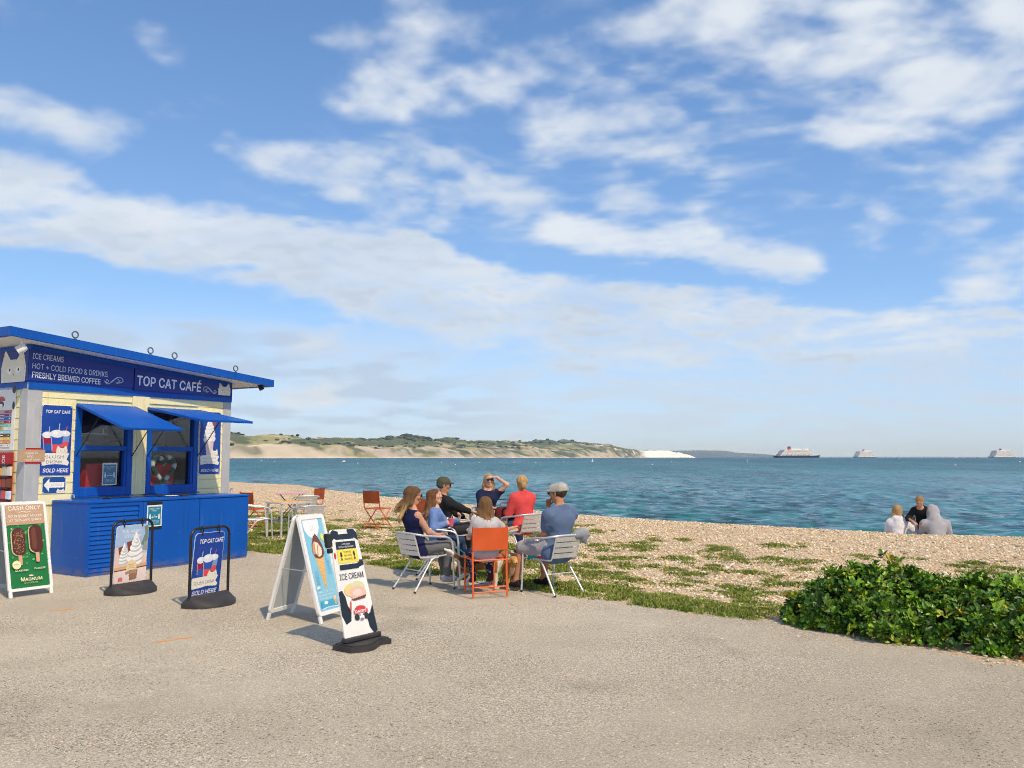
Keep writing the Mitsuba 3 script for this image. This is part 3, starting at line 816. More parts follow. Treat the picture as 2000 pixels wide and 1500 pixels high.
def scroll(art, x0, y0, x1, y1, sag):
    xs = np.linspace(x0, x1, 12)
    bow = sag * np.sin((xs - x0) / (x1 - x0) * np.pi)
    art.put(Polygon([(x0, y0), *zip(xs, y0 + bow), (x1 + .05 * (x1 - x0), y0 + .25 * (y1 - y0)), (x1 - .02, (y0 + y1) / 2), (x1 + .05 * (x1 - x0), y1), *zip(xs[::-1], y1 + bow[::-1] * .7), (x0 - .03 * (x1 - x0), y1 - .1 * (y1 - y0))]).buffer(0), (0.78, 0.77, 0.70))


def slush_art(w, h, wide_label=False):
    a = Art()
    a.put(rrect(.004, .004, w - .004, h - .004, .01), BLUE)
    a.text('TOP CAT CAFÉ', w * .52, h * .885, h * .042, WHITE, w * .80, True, .1)
    cup(a, w * .05, h * .36, w * .32, h * .27, (0.02, 0.10, 0.42), (0.32, 0.012, 0.05), (0.7, 0.75, 0.8))
    cup(a, w * .60, h * .40, w * .34, h * .25, (0.62, 0.10, 0.10), (0.16, 0.28, 0.62), (0.7, 0.12, 0.15))
    cup(a, w * .30, h * .33, w * .42, h * .33, (0.72, 0.08, 0.09), (0.02, 0.09, 0.45), (0.55, 0.68, 0.85))
    cat(a, w * .52, h * .32, w * .34, h * .10)
    scroll(a, w * .06, h * .145, w * .90, h * .32, -h * .0)
    if wide_label:
        a.text('SLUSH DRINK', w * .47, h * .20, h * .05, (0.12, 0.12, 0.13), w * .70)
    else:
        a.text('SLUSH', w * .46, h * .245, h * .042, (0.12, 0.12, 0.13), w * .60)
        a.text('DRINK', w * .46, h * .175, h * .042, (0.12, 0.12, 0.13), w * .52)
    a.put(Polygon([(w * .01, h * .01), (w * .99, h * .01), (w * .99, h * .13), (w * .75, h * .158), (w * .5, h * .165), (w * .25, h * .158), (w * .01, h * .13)]), BLUE)
    a.text('SOLD HERE', w * .5, h * .05, h * .052, WHITE, w * .82, True, .18)
    return a


def wall_frame(s, z, q=WALL + 0.012):
    return Frame(K.p([s, q, z]), KA, (0, 0, 1), KN)


def board(t_, w, h, fr, thick=0.006, r=0.008, bsdf='white_paint'):
    return add(t_ + '__panel', extrude(rrect(0, 0, w, h, r), thick, fr, -thick), bsdf, smooth=False)


def screws(t_, w, h, fr, d=.018):
    for x in (d, w - d):
        for y in (d, h - d):
            add(t_ + '__screw', lathe([(0, .004), (.007, .003), (.009, 0)], 8, Frame(fr.p([x, y, .0015]), fr.ex, fr.ey, fr.ez)), 'white_paint', smooth=40)


t_ = thing('wall_poster', 'tall blue poster of slush drink cups on the cream wall left of the windows', 'poster')
fr = wall_frame(-0.215, 1.425)
board(t_, 0.475, 1.05, fr)
slush_art(0.475, 1.05).build(t_ + '__print', fr)
screws(t_, .475, 1.05, fr)
t_ = thing('arrow_sign', 'small blue sign with a white arrow pointing left below the slush poster', 'sign')
fr = wall_frame(-0.160, 1.165)
board(t_, 0.355, 0.245, fr)
a = Art().put(rrect(.003, .003, .352, .242, .006), (0.012, 0.075, 0.30))
a.put(Polygon([(.02, .125), (.105, .225), (.105, .165), (.335, .165), (.335, .085), (.105, .085), (.105, .025)]), WHITE)
a.text('TO ORDER', .215, .110, .030, (0.45, 0.47, 0.5), .17)
cat(a, .225, .004, .115, .06)
a.build(t_ + '__print', fr)
screws(t_, .355, .245, fr, .014)
t_ = thing('wall_poster', 'narrow blue poster of a soft ice cream cone on the wall right of the windows', 'poster')
fr = wall_frame(2.605, 1.40)
board(t_, 0.455, 1.10, fr)
w, h = .455, 1.10
a = Art().put(rrect(.004, .004, w - .004, h - .004, .008), BLUE)
a.text('TOP CAT CAFÉ', w * .5, h * .90, h * .036, WHITE, w * .72, True, .1)
a.put(affinity.rotate(sbox(w * .55, h * .62, w * .68, h * .90), -24), (0.30, 0.08, 0.04))
g = np.random.default_rng(2)
for cy, rx, ry in ((.56, .30, .07), (.63, .29, .06), (.69, .25, .055), (.75, .20, .05), (.80, .14, .045), (.845, .075, .04)):
    a.put(ell(w * .46, h * cy, w * rx * .95, h * ry, 8), (0.74, 0.74, 0.78))
    a.put(ell(w * .43, h * (cy + .012), w * rx * .8, h * ry * .7, 10), (0.86, 0.86, 0.88))
a.put(Polygon([(w * .32, h * .30), (w * .60, h * .30), (w * .66, h * .53), (w * .26, h * .53)]), (0.72, 0.62, 0.60))
a.put(Polygon([(w * .48, h * .30), (w * .60, h * .30), (w * .66, h * .53), (w * .52, h * .53)]), (0.60, 0.50, 0.52))
cat(a, w * .56, h * .31, w * .30, h * .09)
scroll(a, w * .06, h * .15, w * .90, h * .295, h * .02)
a.text('SOFT SERVE', w * .47, h * .24, h * .028, (0.3, 0.3, 0.32), w * .62)
a.text('ICE CREAM', w * .47, h * .185, h * .028, (0.3, 0.3, 0.32), w * .56)
a.text('SOLD HERE', w * .5, h * .04, h * .045, WHITE, w * .84, True, .18)
a.build(t_ + '__print', fr)
screws(t_, w, h, fr)


def distance_notice(t_, w, h, fr):
    board(t_, w, h, fr, .003, .004)
    a = Art().put(sbox(w * .07, h * .05, w * .93, h * .93), (0.015, 0.20, 0.33))
    a.text('PLEASE KEEP', w * .5, h * .80, h * .05, WHITE, w * .7)
    a.text('APART', w * .5, h * .71, h * .05, WHITE, w * .3)
    for x in (.2, .8):
        a.put(ell(w * x, h * .55, w * .04, h * .03), WHITE)
        a.put(rrect(w * (x - .05), h * .34, w * (x + .05), h * .515, w * .03), WHITE)
    a.put(Polygon([(w * .29, h * .44), (w * .37, h * .48), (w * .37, h * .45), (w * .63, h * .45), (w * .63, h * .48), (w * .71, h * .44), (w * .63, h * .40), (w * .63, h * .43), (w * .37, h * .43), (w * .37, h * .40)]), WHITE)
    a.text('2m', w * .5, h * .50, h * .045, WHITE)
    for y in (.26, .20, .14):
        a.put(sbox(w * .18, h * y, w * .82, h * (y + .018)), (0.35, 0.5, 0.6))
    a.build(t_ + '__print', fr)


t_ = thing('notice', 'blue and white keep apart notice behind the left-hand window pane', 'notice')
distance_notice(t_, 0.255, 0.35, Frame(K.p([0.835, WALL - 0.062, 1.26]), KA, (0, 0, 1), KN))
t_ = thing('notice', 'blue and white keep apart notice with black ends fixed to the blue counter', 'notice')
fr = Frame(K.p([0.962, 0.0065, 0.645]), KA, (0, 0, 1), KN)
distance_notice(t_, 0.262, 0.325, fr)
for y0, y1 in ((-.045, -.0005), (.3255, .372)):
    add(t_ + '__end_strip', box(-.002, .264, y0, y1, -.003, .004, .001, fr), 'black_plastic', smooth=False)
t_ = thing('cardboard_sign', 'strip of brown cardboard with white writing taped to the grey corner post', 'sign')
mat('cardboard', proc(lambda p, n, uv: mix((0.44, 0.29, 0.18), (0.54, 0.37, 0.24), fbm(p.x * 8, p.y * 8, p.z * 60))), 0.85, 0.2)
fr = Frame(K.p([-0.53, WALL + 0.020, 1.632]), KA, (0, 0, 1), KN)
add(t_ + '__card', box(0, .385, 0, .178, -.004, 0, 0, fr), 'cardboard', smooth=False)
Art().text('CAREFUL', .19, .112, .032, WHITE, .19).text('MIND', .17, .065, .028, WHITE, .10).text('YOUR HEAD', .20, .018, .026, WHITE, .23).build(t_ + '__lettering', Frame(fr.o + fr.ez * .001, fr.ex, fr.ey, fr.ez))
for y in (-.024, .1785):
    add(t_ + '__tape', box(.10, .325, y, y + .023, -.006, .002, 0, fr), 'red_plastic', smooth=False)
# price list and postcard rack on the left gable
t_ = thing('price_board', 'white price board with coloured strips on the left gable of the kiosk', 'sign')
fl = Frame(K.p([SL - 0.014, WALL - 0.93, 1.78]), KN, (0, 0, 1), -KA)
fl = Frame(K.p([SL - 0.014, WALL - 1.05, 1.80]), KN, (0, 0, 1), -KA)
board(t_, 0.75, 0.93, fl)
a = Art()
a.put(ell(.36, .74, .11, .065), (0.55, 0.05, 0.06)).put(sbox(.25, .66, .47, .735), (0.80, 0.80, 0.80)).put(ell(.36, .685, .085, .05), (0.05, 0.03, 0.04)).put(ell(.36, .66, .045, .035), (0.82, 0.80, 0.80))
a.put(ell(.70, .90, .05, .06), (0.02, 0.02, 0.03)).put(ell(.70, .66, .035, .06), (0.02, 0.02, 0.03))
strips = [(0.42, 0.06, 0.02), (0.16, 0.02, 0.25), (0.02, 0.10, 0.42), (0.30, 0.015, 0.03), (0.20, 0.58, 0.42), (0.75, 0.74, 0.70), (0.30, 0.62, 0.72), (0.14, 0.05, 0.03), (0.78, 0.55, 0.04), (0.70, 0.26, 0.12), (0.75, 0.75, 0.75)]
for i, c in enumerate(strips):
    y = .55 - i * .050
    a.put(sbox(.0, y, .66, y + .043), c)
    for x in (.12, .34, .60):
        a.put(sbox(x, y + .015, x + (.13 if x < .5 else .03), y + .028), (0.75, 0.72, 0.65) if i not in (5, 10) else (0.3, 0.3, 0.3))
a.put(rrect(.16, .302, .46, .342, .018), (0.72, 0.48, 0.03))
a.build(t_ + '__print', fl)
t_ = thing('postcard_rack', 'red rack of colourful packets on the left gable below the price board', 'rack')
fl = Frame(K.p([SL - 0.07, WALL - 1.05, 1.05]), KN, (0, 0, 1), -KA)
add(t_ + '__back', box(0, .78, 0, .72, -.05, -.03, 0, fl), 'red_plastic', smooth=False)
Art().text('ICE', .58, .60, .07, WHITE, None, True, rot=math.pi / 2).build(t_ + '__lettering', Frame(fl.o - fl.ez * .029, fl.ex, fl.ey, fl.ez))
for y in (.02, .19, .36, .53):
    add(t_ + '__rail', box(0, .78, y, y + .02, -.03, .03, .003, fl), 'black_plastic', smooth=False)
g = np.random.default_rng(4)
cols = [(0.05, 0.22, 0.55), (0.60, 0.55, 0.45), (0.04, 0.25, 0.08), (0.55, 0.05, 0.04), (0.2, 0.05, 0.03), (0.45, 0.6, 0.75), (0.65, 0.35, 0.1)]
for y in (.04, .21, .38):
    for x in np.arange(.03, .74, .115):
        mm = box(x, x + .10, y, y + g.uniform(.11, .14), -.02, .015, .004, fl)
        add(t_ + '__packet', mm, 'coloured_print', smooth=False, color=np.clip(np.array(cols[g.integers(len(cols))]) * g.uniform(.7, 1.2), 0, 1))
# small things on and under the counter
t_ = thing('bowl', 'shallow steel dog bowl on the pavement at the left foot of the counter', 'bowl')
add(t_, lathe([(0, .012), (.075, .014), (.088, .055), (.098, .060), (.104, .058), (.115, .0), (0, 0)], 24, Frame(K.p([-0.55, -0.12, 0.002]), (1, 0, 0), (0, 1, 0), (0, 0, 1))), 'steel_galvanised', smooth=40)
t_ = thing('plate', 'white saucer lying on the blue counter lid in front of the right-hand window', 'plate')
add(t_, lathe([(0, .006), (.06, .006), (.10, .022), (.105, .020), (.065, 0), (0, 0)], 24, Frame(K.p([1.62, -.30, 1.069]), (1, 0, 0), (0, 1, 0), (0, 0, 1))), 'white_paint', smooth=40)
t_ = thing('ashtray', 'small dark tray on the counter lid beside the white saucer', 'tray')
add(t_, lathe([(0, .010), (.05, .010), (.055, .030), (.065, .030), (.065, 0), (0, 0)], 16, Frame(K.p([1.84, -.27, 1.069]), (1, 0, 0), (0, 1, 0), (0, 0, 1))), 'dark_rubber', smooth=40)
# ------------------------------------------------------------------ free-standing signs on the pavement


def swing_sign(x, y, ex, wdt, hgt, label, art_fn, pw, ph, tilt):
    t_ = thing('swing_sign', label, 'sign')
    ex = np.array([*ex, 0.0]) / np.hypot(*ex)
    en = np.array([ex[1], -ex[0], 0.0])
    fr = Frame((x, y, 0), ex, (0, 0, 1), en)                                               # x along the sign, y up, z towards the viewer
    r, rad = 0.10, 0.0165
    pts = [[0, .03, 0], [0, hgt - r, 0]] + [[r - r * math.cos(a), hgt - r + r * math.sin(a), 0] for a in np.linspace(0.2, 1.57, 7)] + \
          [[wdt - r + r * math.sin(a), hgt - r + r * math.cos(a), 0] for a in np.linspace(0, 1.37, 7)] + [[wdt, hgt - r, 0], [wdt, .03, 0]]
    add(t_ + '__frame', tube(pts, rad, 12, fr), 'black_plastic', smooth=50)
    # heavy base: a half-moon towards the viewer, straight at the back, sloping up to the uprights
    n = 26
    ang = np.linspace(0, np.pi, n)
    out = np.stack([wdt / 2 + (wdt / 2 + .035) * np.cos(ang), .265 * np.sin(ang)], 1)
    out = np.vstack([out, [[-.035, -.085], [wdt + .035, -.085]]])
    inner = (out - [wdt / 2, .0]) * [0.93, 0.80] + [wdt / 2, .0]
    V = np.vstack([np.column_stack([out[:, 0], np.zeros(len(out)), out[:, 1]]), np.column_stack([out[:, 0], np.full(len(out), .050), out[:, 1]]),
                   np.column_stack([inner[:, 0], np.full(len(out), .068), inner[:, 1]]), np.column_stack([(inner[:, 0] - wdt / 2) * .96 + wdt / 2, np.full(len(out), .130), inner[:, 1] * .20])])
    add(t_ + '__base', fr.mesh(trimesh.Trimesh(V).convex_hull), 'dark_rubber', smooth=35)
    # the panel swings from two hooks
    px = (wdt - pw) / 2
    top = hgt - 0.055
    ct, st = math.cos(tilt), math.sin(tilt)
    pf = Frame(fr.p([px, top - ph * ct, -ph * st]), ex, np.array([0, 0, 1.0]) * ct + en * st, en * ct - np.array([0, 0, 1.0]) * st)
    add(t_ + '__panel', extrude(rrect(0, 0, pw, ph, .05), .006, pf, -.006), 'white_paint', smooth=False)
    a_ = art_fn(pw, ph)
    a_.build(t_ + '__print', pf)
    for x_ in (pw * .22, pw * .78):
        hk = curve([[px + x_, top - .02, .008], [px + x_, top + .02, .012], [px + x_, top + .055, .022], [px + x_, top + .075, .0], [px + x_, top + .05, -.022], [px + x_, top - .01, -.012]], 4)
        add(t_ + '__hook', tube(hk, 0.008, 7, fr), 'black_plastic', smooth=50)


def clip_to(art, poly):
    pass


def soft_ice_art(w, h):
    a = Art()
    card = rrect(.003, .003, w - .003, h - .003, .048)
    P = lambda pts: Polygon([(x * w, y * h) for x, y in pts]).buffer(0).intersection(card)      # noqa: E731
    a.put(card, (0.36, 0.50, 0.72))
    a.put(P([(0, 0), (1, 0), (1, .50), (.6, .56), (.3, .60), (0, .64)]), (0.74, 0.56, 0.50))
    a.put(P([(.78, .66), (1, .60), (1, 1), (.86, .96), (.90, .84)]), (0.16, 0.24, 0.20))
    a.put(P([(.82, .56), (1, .54), (1, .72), (.90, .70)]), (0.30, 0.32, 0.32))
    a.text('REAL DAIRY', w * .46, h * .87, h * .052, WHITE, w * .56)
    a.text('ICE CREAM', w * .50, h * .79, h * .052, WHITE, w * .50)
    for x, y, rr in ((.17, .60, .10), (.44, .68, .13)):
        a.put(P([(x - rr * .8, y + .03), (x + rr * .8, y + .06), (x + rr * .5, y - .13), (x, y - .20)]), (0.22, 0.06, 0.035))
    for x0, y0, s_ in ((.28, .38, .72), (.62, .34, 1.22)):
        for i, (dy, rx) in enumerate(((.0, .20), (.08, .215), (.16, .19), (.235, .15), (.30, .11), (.355, .07), (.40, .035))):
            a.put(ell(w * x0, h * (y0 + dy * s_ * .95), w * rx * s_, h * .060 * s_, 12).intersection(card), (0.50, 0.53, 0.56))
            a.put(ell(w * (x0 - .012), h * (y0 + .018 + dy * s_ * .95), w * rx * s_ * .96, h * .052 * s_, 12).intersection(card), (0.84, 0.85, 0.86))
    a.put(P([(0, .25), (1, .29), (1, .34), (0, .30)]), (0.66, 0.40, 0.20))
    a.put(P([(0, .235), (1, .275), (1, .29), (0, .25)]), (0.05, 0.03, 0.03))
    a.put(P([(0, 0), (1, 0), (1, .272), (0, .234)]), (0.78, 0.66, 0.64))
    a.put(P([(.48, .06), (.70, .08), (.72, .24), (.44, .24)]), (0.32, 0.17, 0.10))
    a.put(P([(.34, .17), (.68, .19), (.68, .24), (.34, .22)]), (0.40, 0.26, 0.16))
    a.put(P([(.36, .24), (.68, .24), (.66, .37), (.52, .42), (.38, .37)]), (0.76, 0.62, 0.38))
    for y in (.27, .30, .33):
        a.put(P([(.42, y), (.62, y + .004), (.62, y + .012), (.42, y + .008)]), (0.42, 0.30, 0.14))
    a.put(ell(w * .20, h * .10, w * .075, h * .035), (0.62, 0.15, 0.16)).put(sbox(w * .14, h * .065, w * .26, h * .095), (0.62, 0.15, 0.16))
    return a


def slush_sign_art(w, h):
    a = Art()
    a.put(rrect(.003, .003, w - .003, h - .003, .048), (0.010, 0.055, 0.33))
    a.text('TOP CAT CAFÉ', w * .56, h * .835, h * .062, WHITE, w * .80, True, .12)
    cup(a, w * .14, h * .34, w * .25, h * .30, (0.02, 0.10, 0.40), (0.34, 0.012, 0.05), (0.7, 0.78, 0.85))
    cup(a, w * .56, h * .38, w * .28, h * .28, (0.60, 0.10, 0.09), (0.20, 0.32, 0.62), (0.62, 0.10, 0.14))
    cup(a, w * .33, h * .30, w * .34, h * .37, (0.72, 0.07, 0.08), (0.02, 0.09, 0.45), (0.55, 0.68, 0.85))
    cat(a, w * .54, h * .30, w * .30, h * .10)
    scroll(a, w * .03, h * .145, w * .86, h * .315, h * .01)
    a.text('SLUSH DRINK', w * .44, h * .205, h * .052, (0.14, 0.13, 0.10), w * .70)
    a.put(Polygon([(w * .02, h * .02), (w * .86, h * .02), (w * .96, h * .10), (w * .9, h * .15), (w * .5, h * .17), (w * .02, h * .13)]), (0.010, 0.055, 0.33))
    a.text('SOLD HERE', w * .46, h * .05, h * .065, WHITE, w * .82, True, .2)
    return a


swing_sign(-4.945, 10.90, (.478, .878), .585, .90, 'black framed swing sign with a picture of two whipped ice cream cones', soft_ice_art, .475, .745, 0.06)
swing_sign(-3.640, 9.98, (.43, .90), .60, .885, 'black framed swing sign with a blue panel of slush drink cups', slush_sign_art, .46, .75, 0.10)


def a_board(xl, yl, ex, wdt, hgt, lean, label, art_fn, rail=.034, ply=0.0, round_=.03, back='white_paint', card=None):
    """Two hinged leaves: the front one faces the viewer."""
    t_ = thing('pavement_board', label, 'sign')
    ex = np.array([*ex, 0.0]) / np.hypot(*ex)
    en = np.array([ex[1], -ex[0], 0.0])
    L = math.hypot(hgt, lean)
    for side in (1, -1):
        up = (np.array([0, 0, hgt]) - en * lean * side) / L
        nv = (en * hgt * side + np.array([0, 0, lean])) / L
        o = np.array([xl, yl, 0]) - en * (0 if side > 0 else 2 * lean + .03)
        fr = Frame(o, ex, up, nv)
        pre = t_ + ('__front_leaf' if side > 0 else '__rear_leaf')
        leg = .075
        outer, inner = rrect(0, leg, wdt, L, round_), rrect(rail, leg + rail, wdt - rail, L - rail * 1.1, round_ * .5)
        lf = add(pre, extrude(outer.difference(inner), .028, fr, -.014), 'white_paint', smooth=False)
        for x0 in (0.004, wdt - .044):
            add(lf + '__foot', box(x0, x0 + .040, 0, leg + .002, -.0125, .0125, .003, fr), 'white_paint', smooth=False)
        pn = add(lf + '__panel', extrude(inner.buffer(.004), .006, fr, -.003), 'grey_board' if side > 0 else back, smooth=False)
        if side > 0:
            pf = Frame(fr.p([rail, leg + rail, .0035]), fr.ex, fr.ey, fr.ez)
            art_fn(wdt - 2 * rail, L - leg - 2.1 * rail).build(lf + '__print', pf)
            if card:
                card(t_, lf, fr, wdt, L, leg, rail)
    add(t_ + '__hinge', tube([np.array([xl, yl, hgt - .012]) + ex * .03 - en * (lean + .015), np.array([xl, yl, hgt - .012]) + ex * (wdt - .03) - en * (lean + .015)], .014, 8), 'steel_galvanised', smooth=40)
    for s in (.02, wdt - .02):
        a0 = np.array([xl, yl, 0]) + ex * s
        add(t_ + '__stay', tube([a0 + np.array([0, 0, hgt * .48]) - en * lean * .48, a0 + np.array([0, 0, hgt * .50]) - en * (lean * 1.52 + .03)], .006, 6), 'steel_galvanised', smooth=40)
    return t_


mat('grey_board', (0.42, 0.46, 0.48), 0.7, 0.3)


def lolly_art(w, h):
    a = Art()
    g = np.random.default_rng(8)
    a.put(sbox(.001, .001, w - .001, h - .001), (0.012, 0.17, 0.045))
    for _ in range(46):
        x, y = g.uniform(.04, .96) * w, g.uniform(.28, .80) * h
        r = g.uniform(.018, .036) * w
        c = [(0.20, 0.42, 0.15), (0.32, 0.50, 0.22), (0.09, 0.30, 0.08)][g.integers(3)]
        a.put(ell(x, y, r * 1.1, r * .8, g.uniform(0, 180)), c)
    for cx, cy, nuts in ((.285, .555, True), (.715, .575, False)):
        a.put(rrect(w * (cx - .045), h * (cy - .285), w * (cx + .05), h * (cy - .10), .012), (0.62, 0.36, 0.22))
        sh_ = rrect(w * (cx - .175), h * (cy - .17), w * (cx + .165), h * (cy + .165), w * .165)
        a.put(affinity.translate(sh_, -w * .028, -.004), (0.58, 0.46, 0.30))
        a.put(sh_, (0.085, 0.022, 0.012))
        a.put(affinity.translate(affinity.scale(sh_, .35, .80), -w * .05, .006), (0.12, 0.032, 0.016) if nuts else (0.15, 0.045, 0.022))
        if nuts:
            for _ in range(60):
                x, y = g.uniform(-.14, .13), g.uniform(-.14, .14)
                a.put(ell(w * (cx + x), h * (cy + y), w * .018, w * .009, g.uniform(0, 180)), (0.42, 0.25, 0.11))
    a.put(ell(w * .16, h * .275, w * .11, w * .11), (0.76, 0.74, 0.42)).text('NEW', w * .16, h * .268, h * .016, (0.3, 0.3, 0.1), w * .13)
    a.text('ALMOND', w * .27, h * .195, h * .018, (0.75, 0.72, 0.55), w * .34, True)
    a.text('CLASSIC', w * .74, h * .205, h * .018, (0.75, 0.72, 0.55), w * .30, True)
    a.put(ell(w * .50, h * .135, w * .06, h * .010), (0.76, 0.70, 0.45))
    a.text('M', w * .285, h * .075, h * .046, (0.78, 0.73, 0.48), None, True).text('AGNUM', w * .56, h * .075, h * .036, (0.78, 0.73, 0.48), w * .44, True)
    a.text('ICE CREAM', w * .48, h * .045, h * .014, (0.66, 0.60, 0.36), w * .36)
    return a


def cash_card(t_, lf, fr, wdt, L, leg, rail):
    k = add(lf + '__cardboard', box(rail + .004, wdt - rail - .002, L - rail - .255, L - rail - .004, .0095, .013, 0, fr), 'cardboard', smooth=False, label='brown cardboard with a white cash only notice')
    f2_ = Frame(fr.p([rail, L - rail - .255, .0135]), fr.ex, fr.ey, fr.ez)
    w_ = wdt - 2 * rail
    a = Art().text('CASH ONLY', w_ * .5, .185, .050, WHITE, w_ * .84)
    a.put(ribbon(np.array([(w_ * .35, .155, 0), (w_ * .45, .165, 0), (w_ * .55, .155, 0), (w_ * .65, .163, 0)]), .005), WHITE)
    a.text('NO INTERNET ACCESS', w_ * .5, .095, .028, WHITE, w_ * .86).text('AT THIS CAFÉ, SORRY', w_ * .5, .045, .026, WHITE, w_ * .82)
    a.build(lf + '__lettering', f2_)


a_board(-6.054, 10.65, (.544, .839), .545, 1.14, .29, 'white framed pavement board with two chocolate ice lollies on green, cardboard strip on top', lolly_art, card=cash_card, back='grey_board')


def cone_art(w, h):
    a = Art()
    card = sbox(.001, .001, w - .001, h - .001)
    a.put(card, (0.22, 0.52, 0.68))
    a.put(ell(w * .44, h * .955, w * .36, h * .165).intersection(card), (0.80, 0.82, 0.84))
    a.text('ICE', w * .44, h * .90, h * .03, (0.45, 0.48, 0.55)).text('TIME', w * .44, h * .865, h * .02, (0.45, 0.48, 0.55))
    a.put(Polygon([(w * .30, h * .60), (w * .72, h * .60), (w * .56, h * .225), (w * .50, h * .225)]), (0.72, 0.46, 0.16))
    for i in range(9):
        y = .58 - i * .038
        k = (y - .225) / .375
        a.put(ribbon(np.array([(w * (.53 - .20 * k), h * y, 0), (w * .53, h * (y - .022), 0), (w * (.53 + .18 * k), h * (y - .045), 0)]), .004).intersection(card), (0.50, 0.28, 0.08))
    a.put(Polygon([(w * x, h * y) for x, y in ((.26, .64), (.30, .72), (.42, .80), (.52, .825), (.64, .77), (.74, .69), (.76, .62), (.66, .575), (.5, .565), (.34, .58))]).buffer(.008), (0.16, 0.055, 0.03))
    a.put(ell(w * .36, h * .68, w * .09, h * .075, -20), (0.52, 0.30, 0.18))
    a.put(Polygon([(w * .40, h * .62), (w * .44, h * .74), (w * .56, h * .72), (w * .66, h * .66), (w * .62, h * .60), (w * .5, h * .585)]).buffer(.008), (0.76, 0.66, 0.50))
    a.put(ribbon(np.array([(w * .46, h * .60, 0), (w * .50, h * .67, 0), (w * .56, h * .71, 0)]), .016), (0.50, 0.22, 0.06))
    a.put(ell(w * .83, h * .79, w * .085, h * .042, 10), (0.62, 0.72, 0.12))
    a.text('NEW', w * .83, h * .785, h * .018, WHITE, w * .1)
    a.text('CLASSICO', w * .27, h * .33, h * .055, (0.10, 0.36, 0.55), w * .52, rot=math.pi / 2)
    a.text('CORNETTO', w * .90, h * .50, h * .055, (0.12, 0.40, 0.60), w * .62, rot=math.pi / 2)
    a.put(sbox(w * .07, h * .235, w * .24, h * .268), (0.62, 0.74, 0.80)).text('NEW', w * .155, h * .244, h * .014, WHITE, w * .1)
    a.text('VANILLA ICE CREAM', w * .46, h * .190, h * .020, (0.70, 0.80, 0.85), w * .74)
    a.text('IN A CRISP WAFER', w * .42, h * .155, h * .020, (0.70, 0.80, 0.85), w * .62)
    a.text('AND CHOCOLATE', w * .38, h * .120, h * .020, (0.70, 0.80, 0.85), w * .54)
    a.put(sbox(w * .10, h * .03, w * .86, h * .105), (0.05, 0.36, 0.58)).put(ell(w * .34, h * .082, w * .09, h * .018), WHITE)
    a.put(ribbon(np.array([(w * .1, h * .018, 0), (w * .4, h * .03, 0), (w * .9, h * .02, 0)]), .01), (0.72, 0.78, 0.82))
    a.put(Polygon([(w * .76, h * .04), (w * .80, h * .04), (w * .86, h * .11), (w * .70, h * .11)]), (0.66, 0.42, 0.16)).put(ell(w * .78, h * .118, w * .075, h * .022), (0.70, 0.60, 0.48))
    return a


a_board(-1.956, 9.043, (.364, .931), .475, 1.085, .315, 'large white pavement board with a tall ice cream cone on light blue', cone_art, rail=.042, round_=.05, back='grey_board')

# the leaning cow-spotted sign on a rubber foot
t_ = thing('flexible_sign', 'leaning white pavement sign with black cow patches and a yellow notice on a rubber base', 'sign')
ex = np.array([.577, .817, 0]); ex /= np.linalg.norm(ex)
en = np.array([ex[1], -ex[0], 0.0])
o = np.array([-1.470, 7.835, 0.085])
W_, H_ = .42, .98
lv = np.array([0, 0, 1.0]) * .985 - en * .17
lv -= ex * 0.055
lv /= np.linalg.norm(lv)


class Twisted(Frame):
    """The flexible panel turns a little about its edge towards the top."""

    def p(self, pts):
        pts = np.asarray(pts, float)
        a = 0.22 * np.clip(pts[..., 1:2] / H_, 0, 1)
        ex2 = self.ex * np.cos(a) - self.ez * np.sin(a)
        ez2 = self.ez * np.cos(a) + self.ex * np.sin(a)
        return self.o + pts[..., 0:1] * ex2 + pts[..., 1:2] * self.ey + pts[..., 2:3] * ez2


fr = Twisted(o, ex, lv, np.cross(ex, lv))
outl = rrect(0, 0, W_, H_, .035).segmentize(.05)
pm = extrude(outl, .012, WORLD, -.012).subdivide_to_size(.06)
add(t_ + '__panel', fr.mesh(pm), 'white_paint', smooth=False)
P = lambda pts: Polygon([(x * W_, y * H_) for x, y in pts]).buffer(.012).intersection(outl.buffer(-.002))  # noqa: E731
a = Art()
BLK = (0.012, 0.02, 0.032)
a.put(P([(.0, .26), (.0, .42), (.10, .43), (.17, .38), (.20, .30), (.28, .24), (.24, .17), (.12, .15)]), BLK)
a.put(P([(1, .04), (.88, .03), (.80, .08), (.78, .17), (.90, .20), (1, .26)]), BLK)
a.put(P([(.66, .985), (.88, .985), (.98, .95), (.98, .90), (.84, .93), (.70, .93)]), BLK)
a.put(P([(.0, .90), (.08, .93), (.22, .92), (.26, .97), (.1, .985), (0, .96)]), BLK)
a.put(P([(.80, .645), (.97, .66), (.99, .69), (.84, .69)]), BLK)
a.put(ell(W_ * .06, H_ * .76, W_ * .035, H_ * .03), (0.5, 0.04, 0.05))
a.put(sbox(W_ * .16, H_ * .905, W_ * .83, H_ * .955), BLK)
a.put(sbox(W_ * .14, H_ * .815, W_ * .86, H_ * .885), BLK)
a.text('ATTENTION', W_ * .5, H_ * .853, H_ * .014, WHITE, W_ * .30).text('SOCIAL DISTANCING', W_ * .5, H_ * .828, H_ * .014, WHITE, W_ * .55)
a.put(sbox(W_ * .14, H_ * .685, W_ * .86, H_ * .813), (0.78, 0.66, 0.08))
for x in (.27, .73):
    a.put(ell(W_ * x, H_ * .765, W_ * .035, H_ * .026), INK).put(ell(W_ * x, H_ * .722, W_ * .028, H_ * .014), INK)
for y, s_ in ((.778, 'PLEASE'), (.745, 'KEEP YOUR'), (.712, 'DISTANCE')):
    a.text(s_, W_ * .5, H_ * y, H_ * .017, INK, W_ * .27)
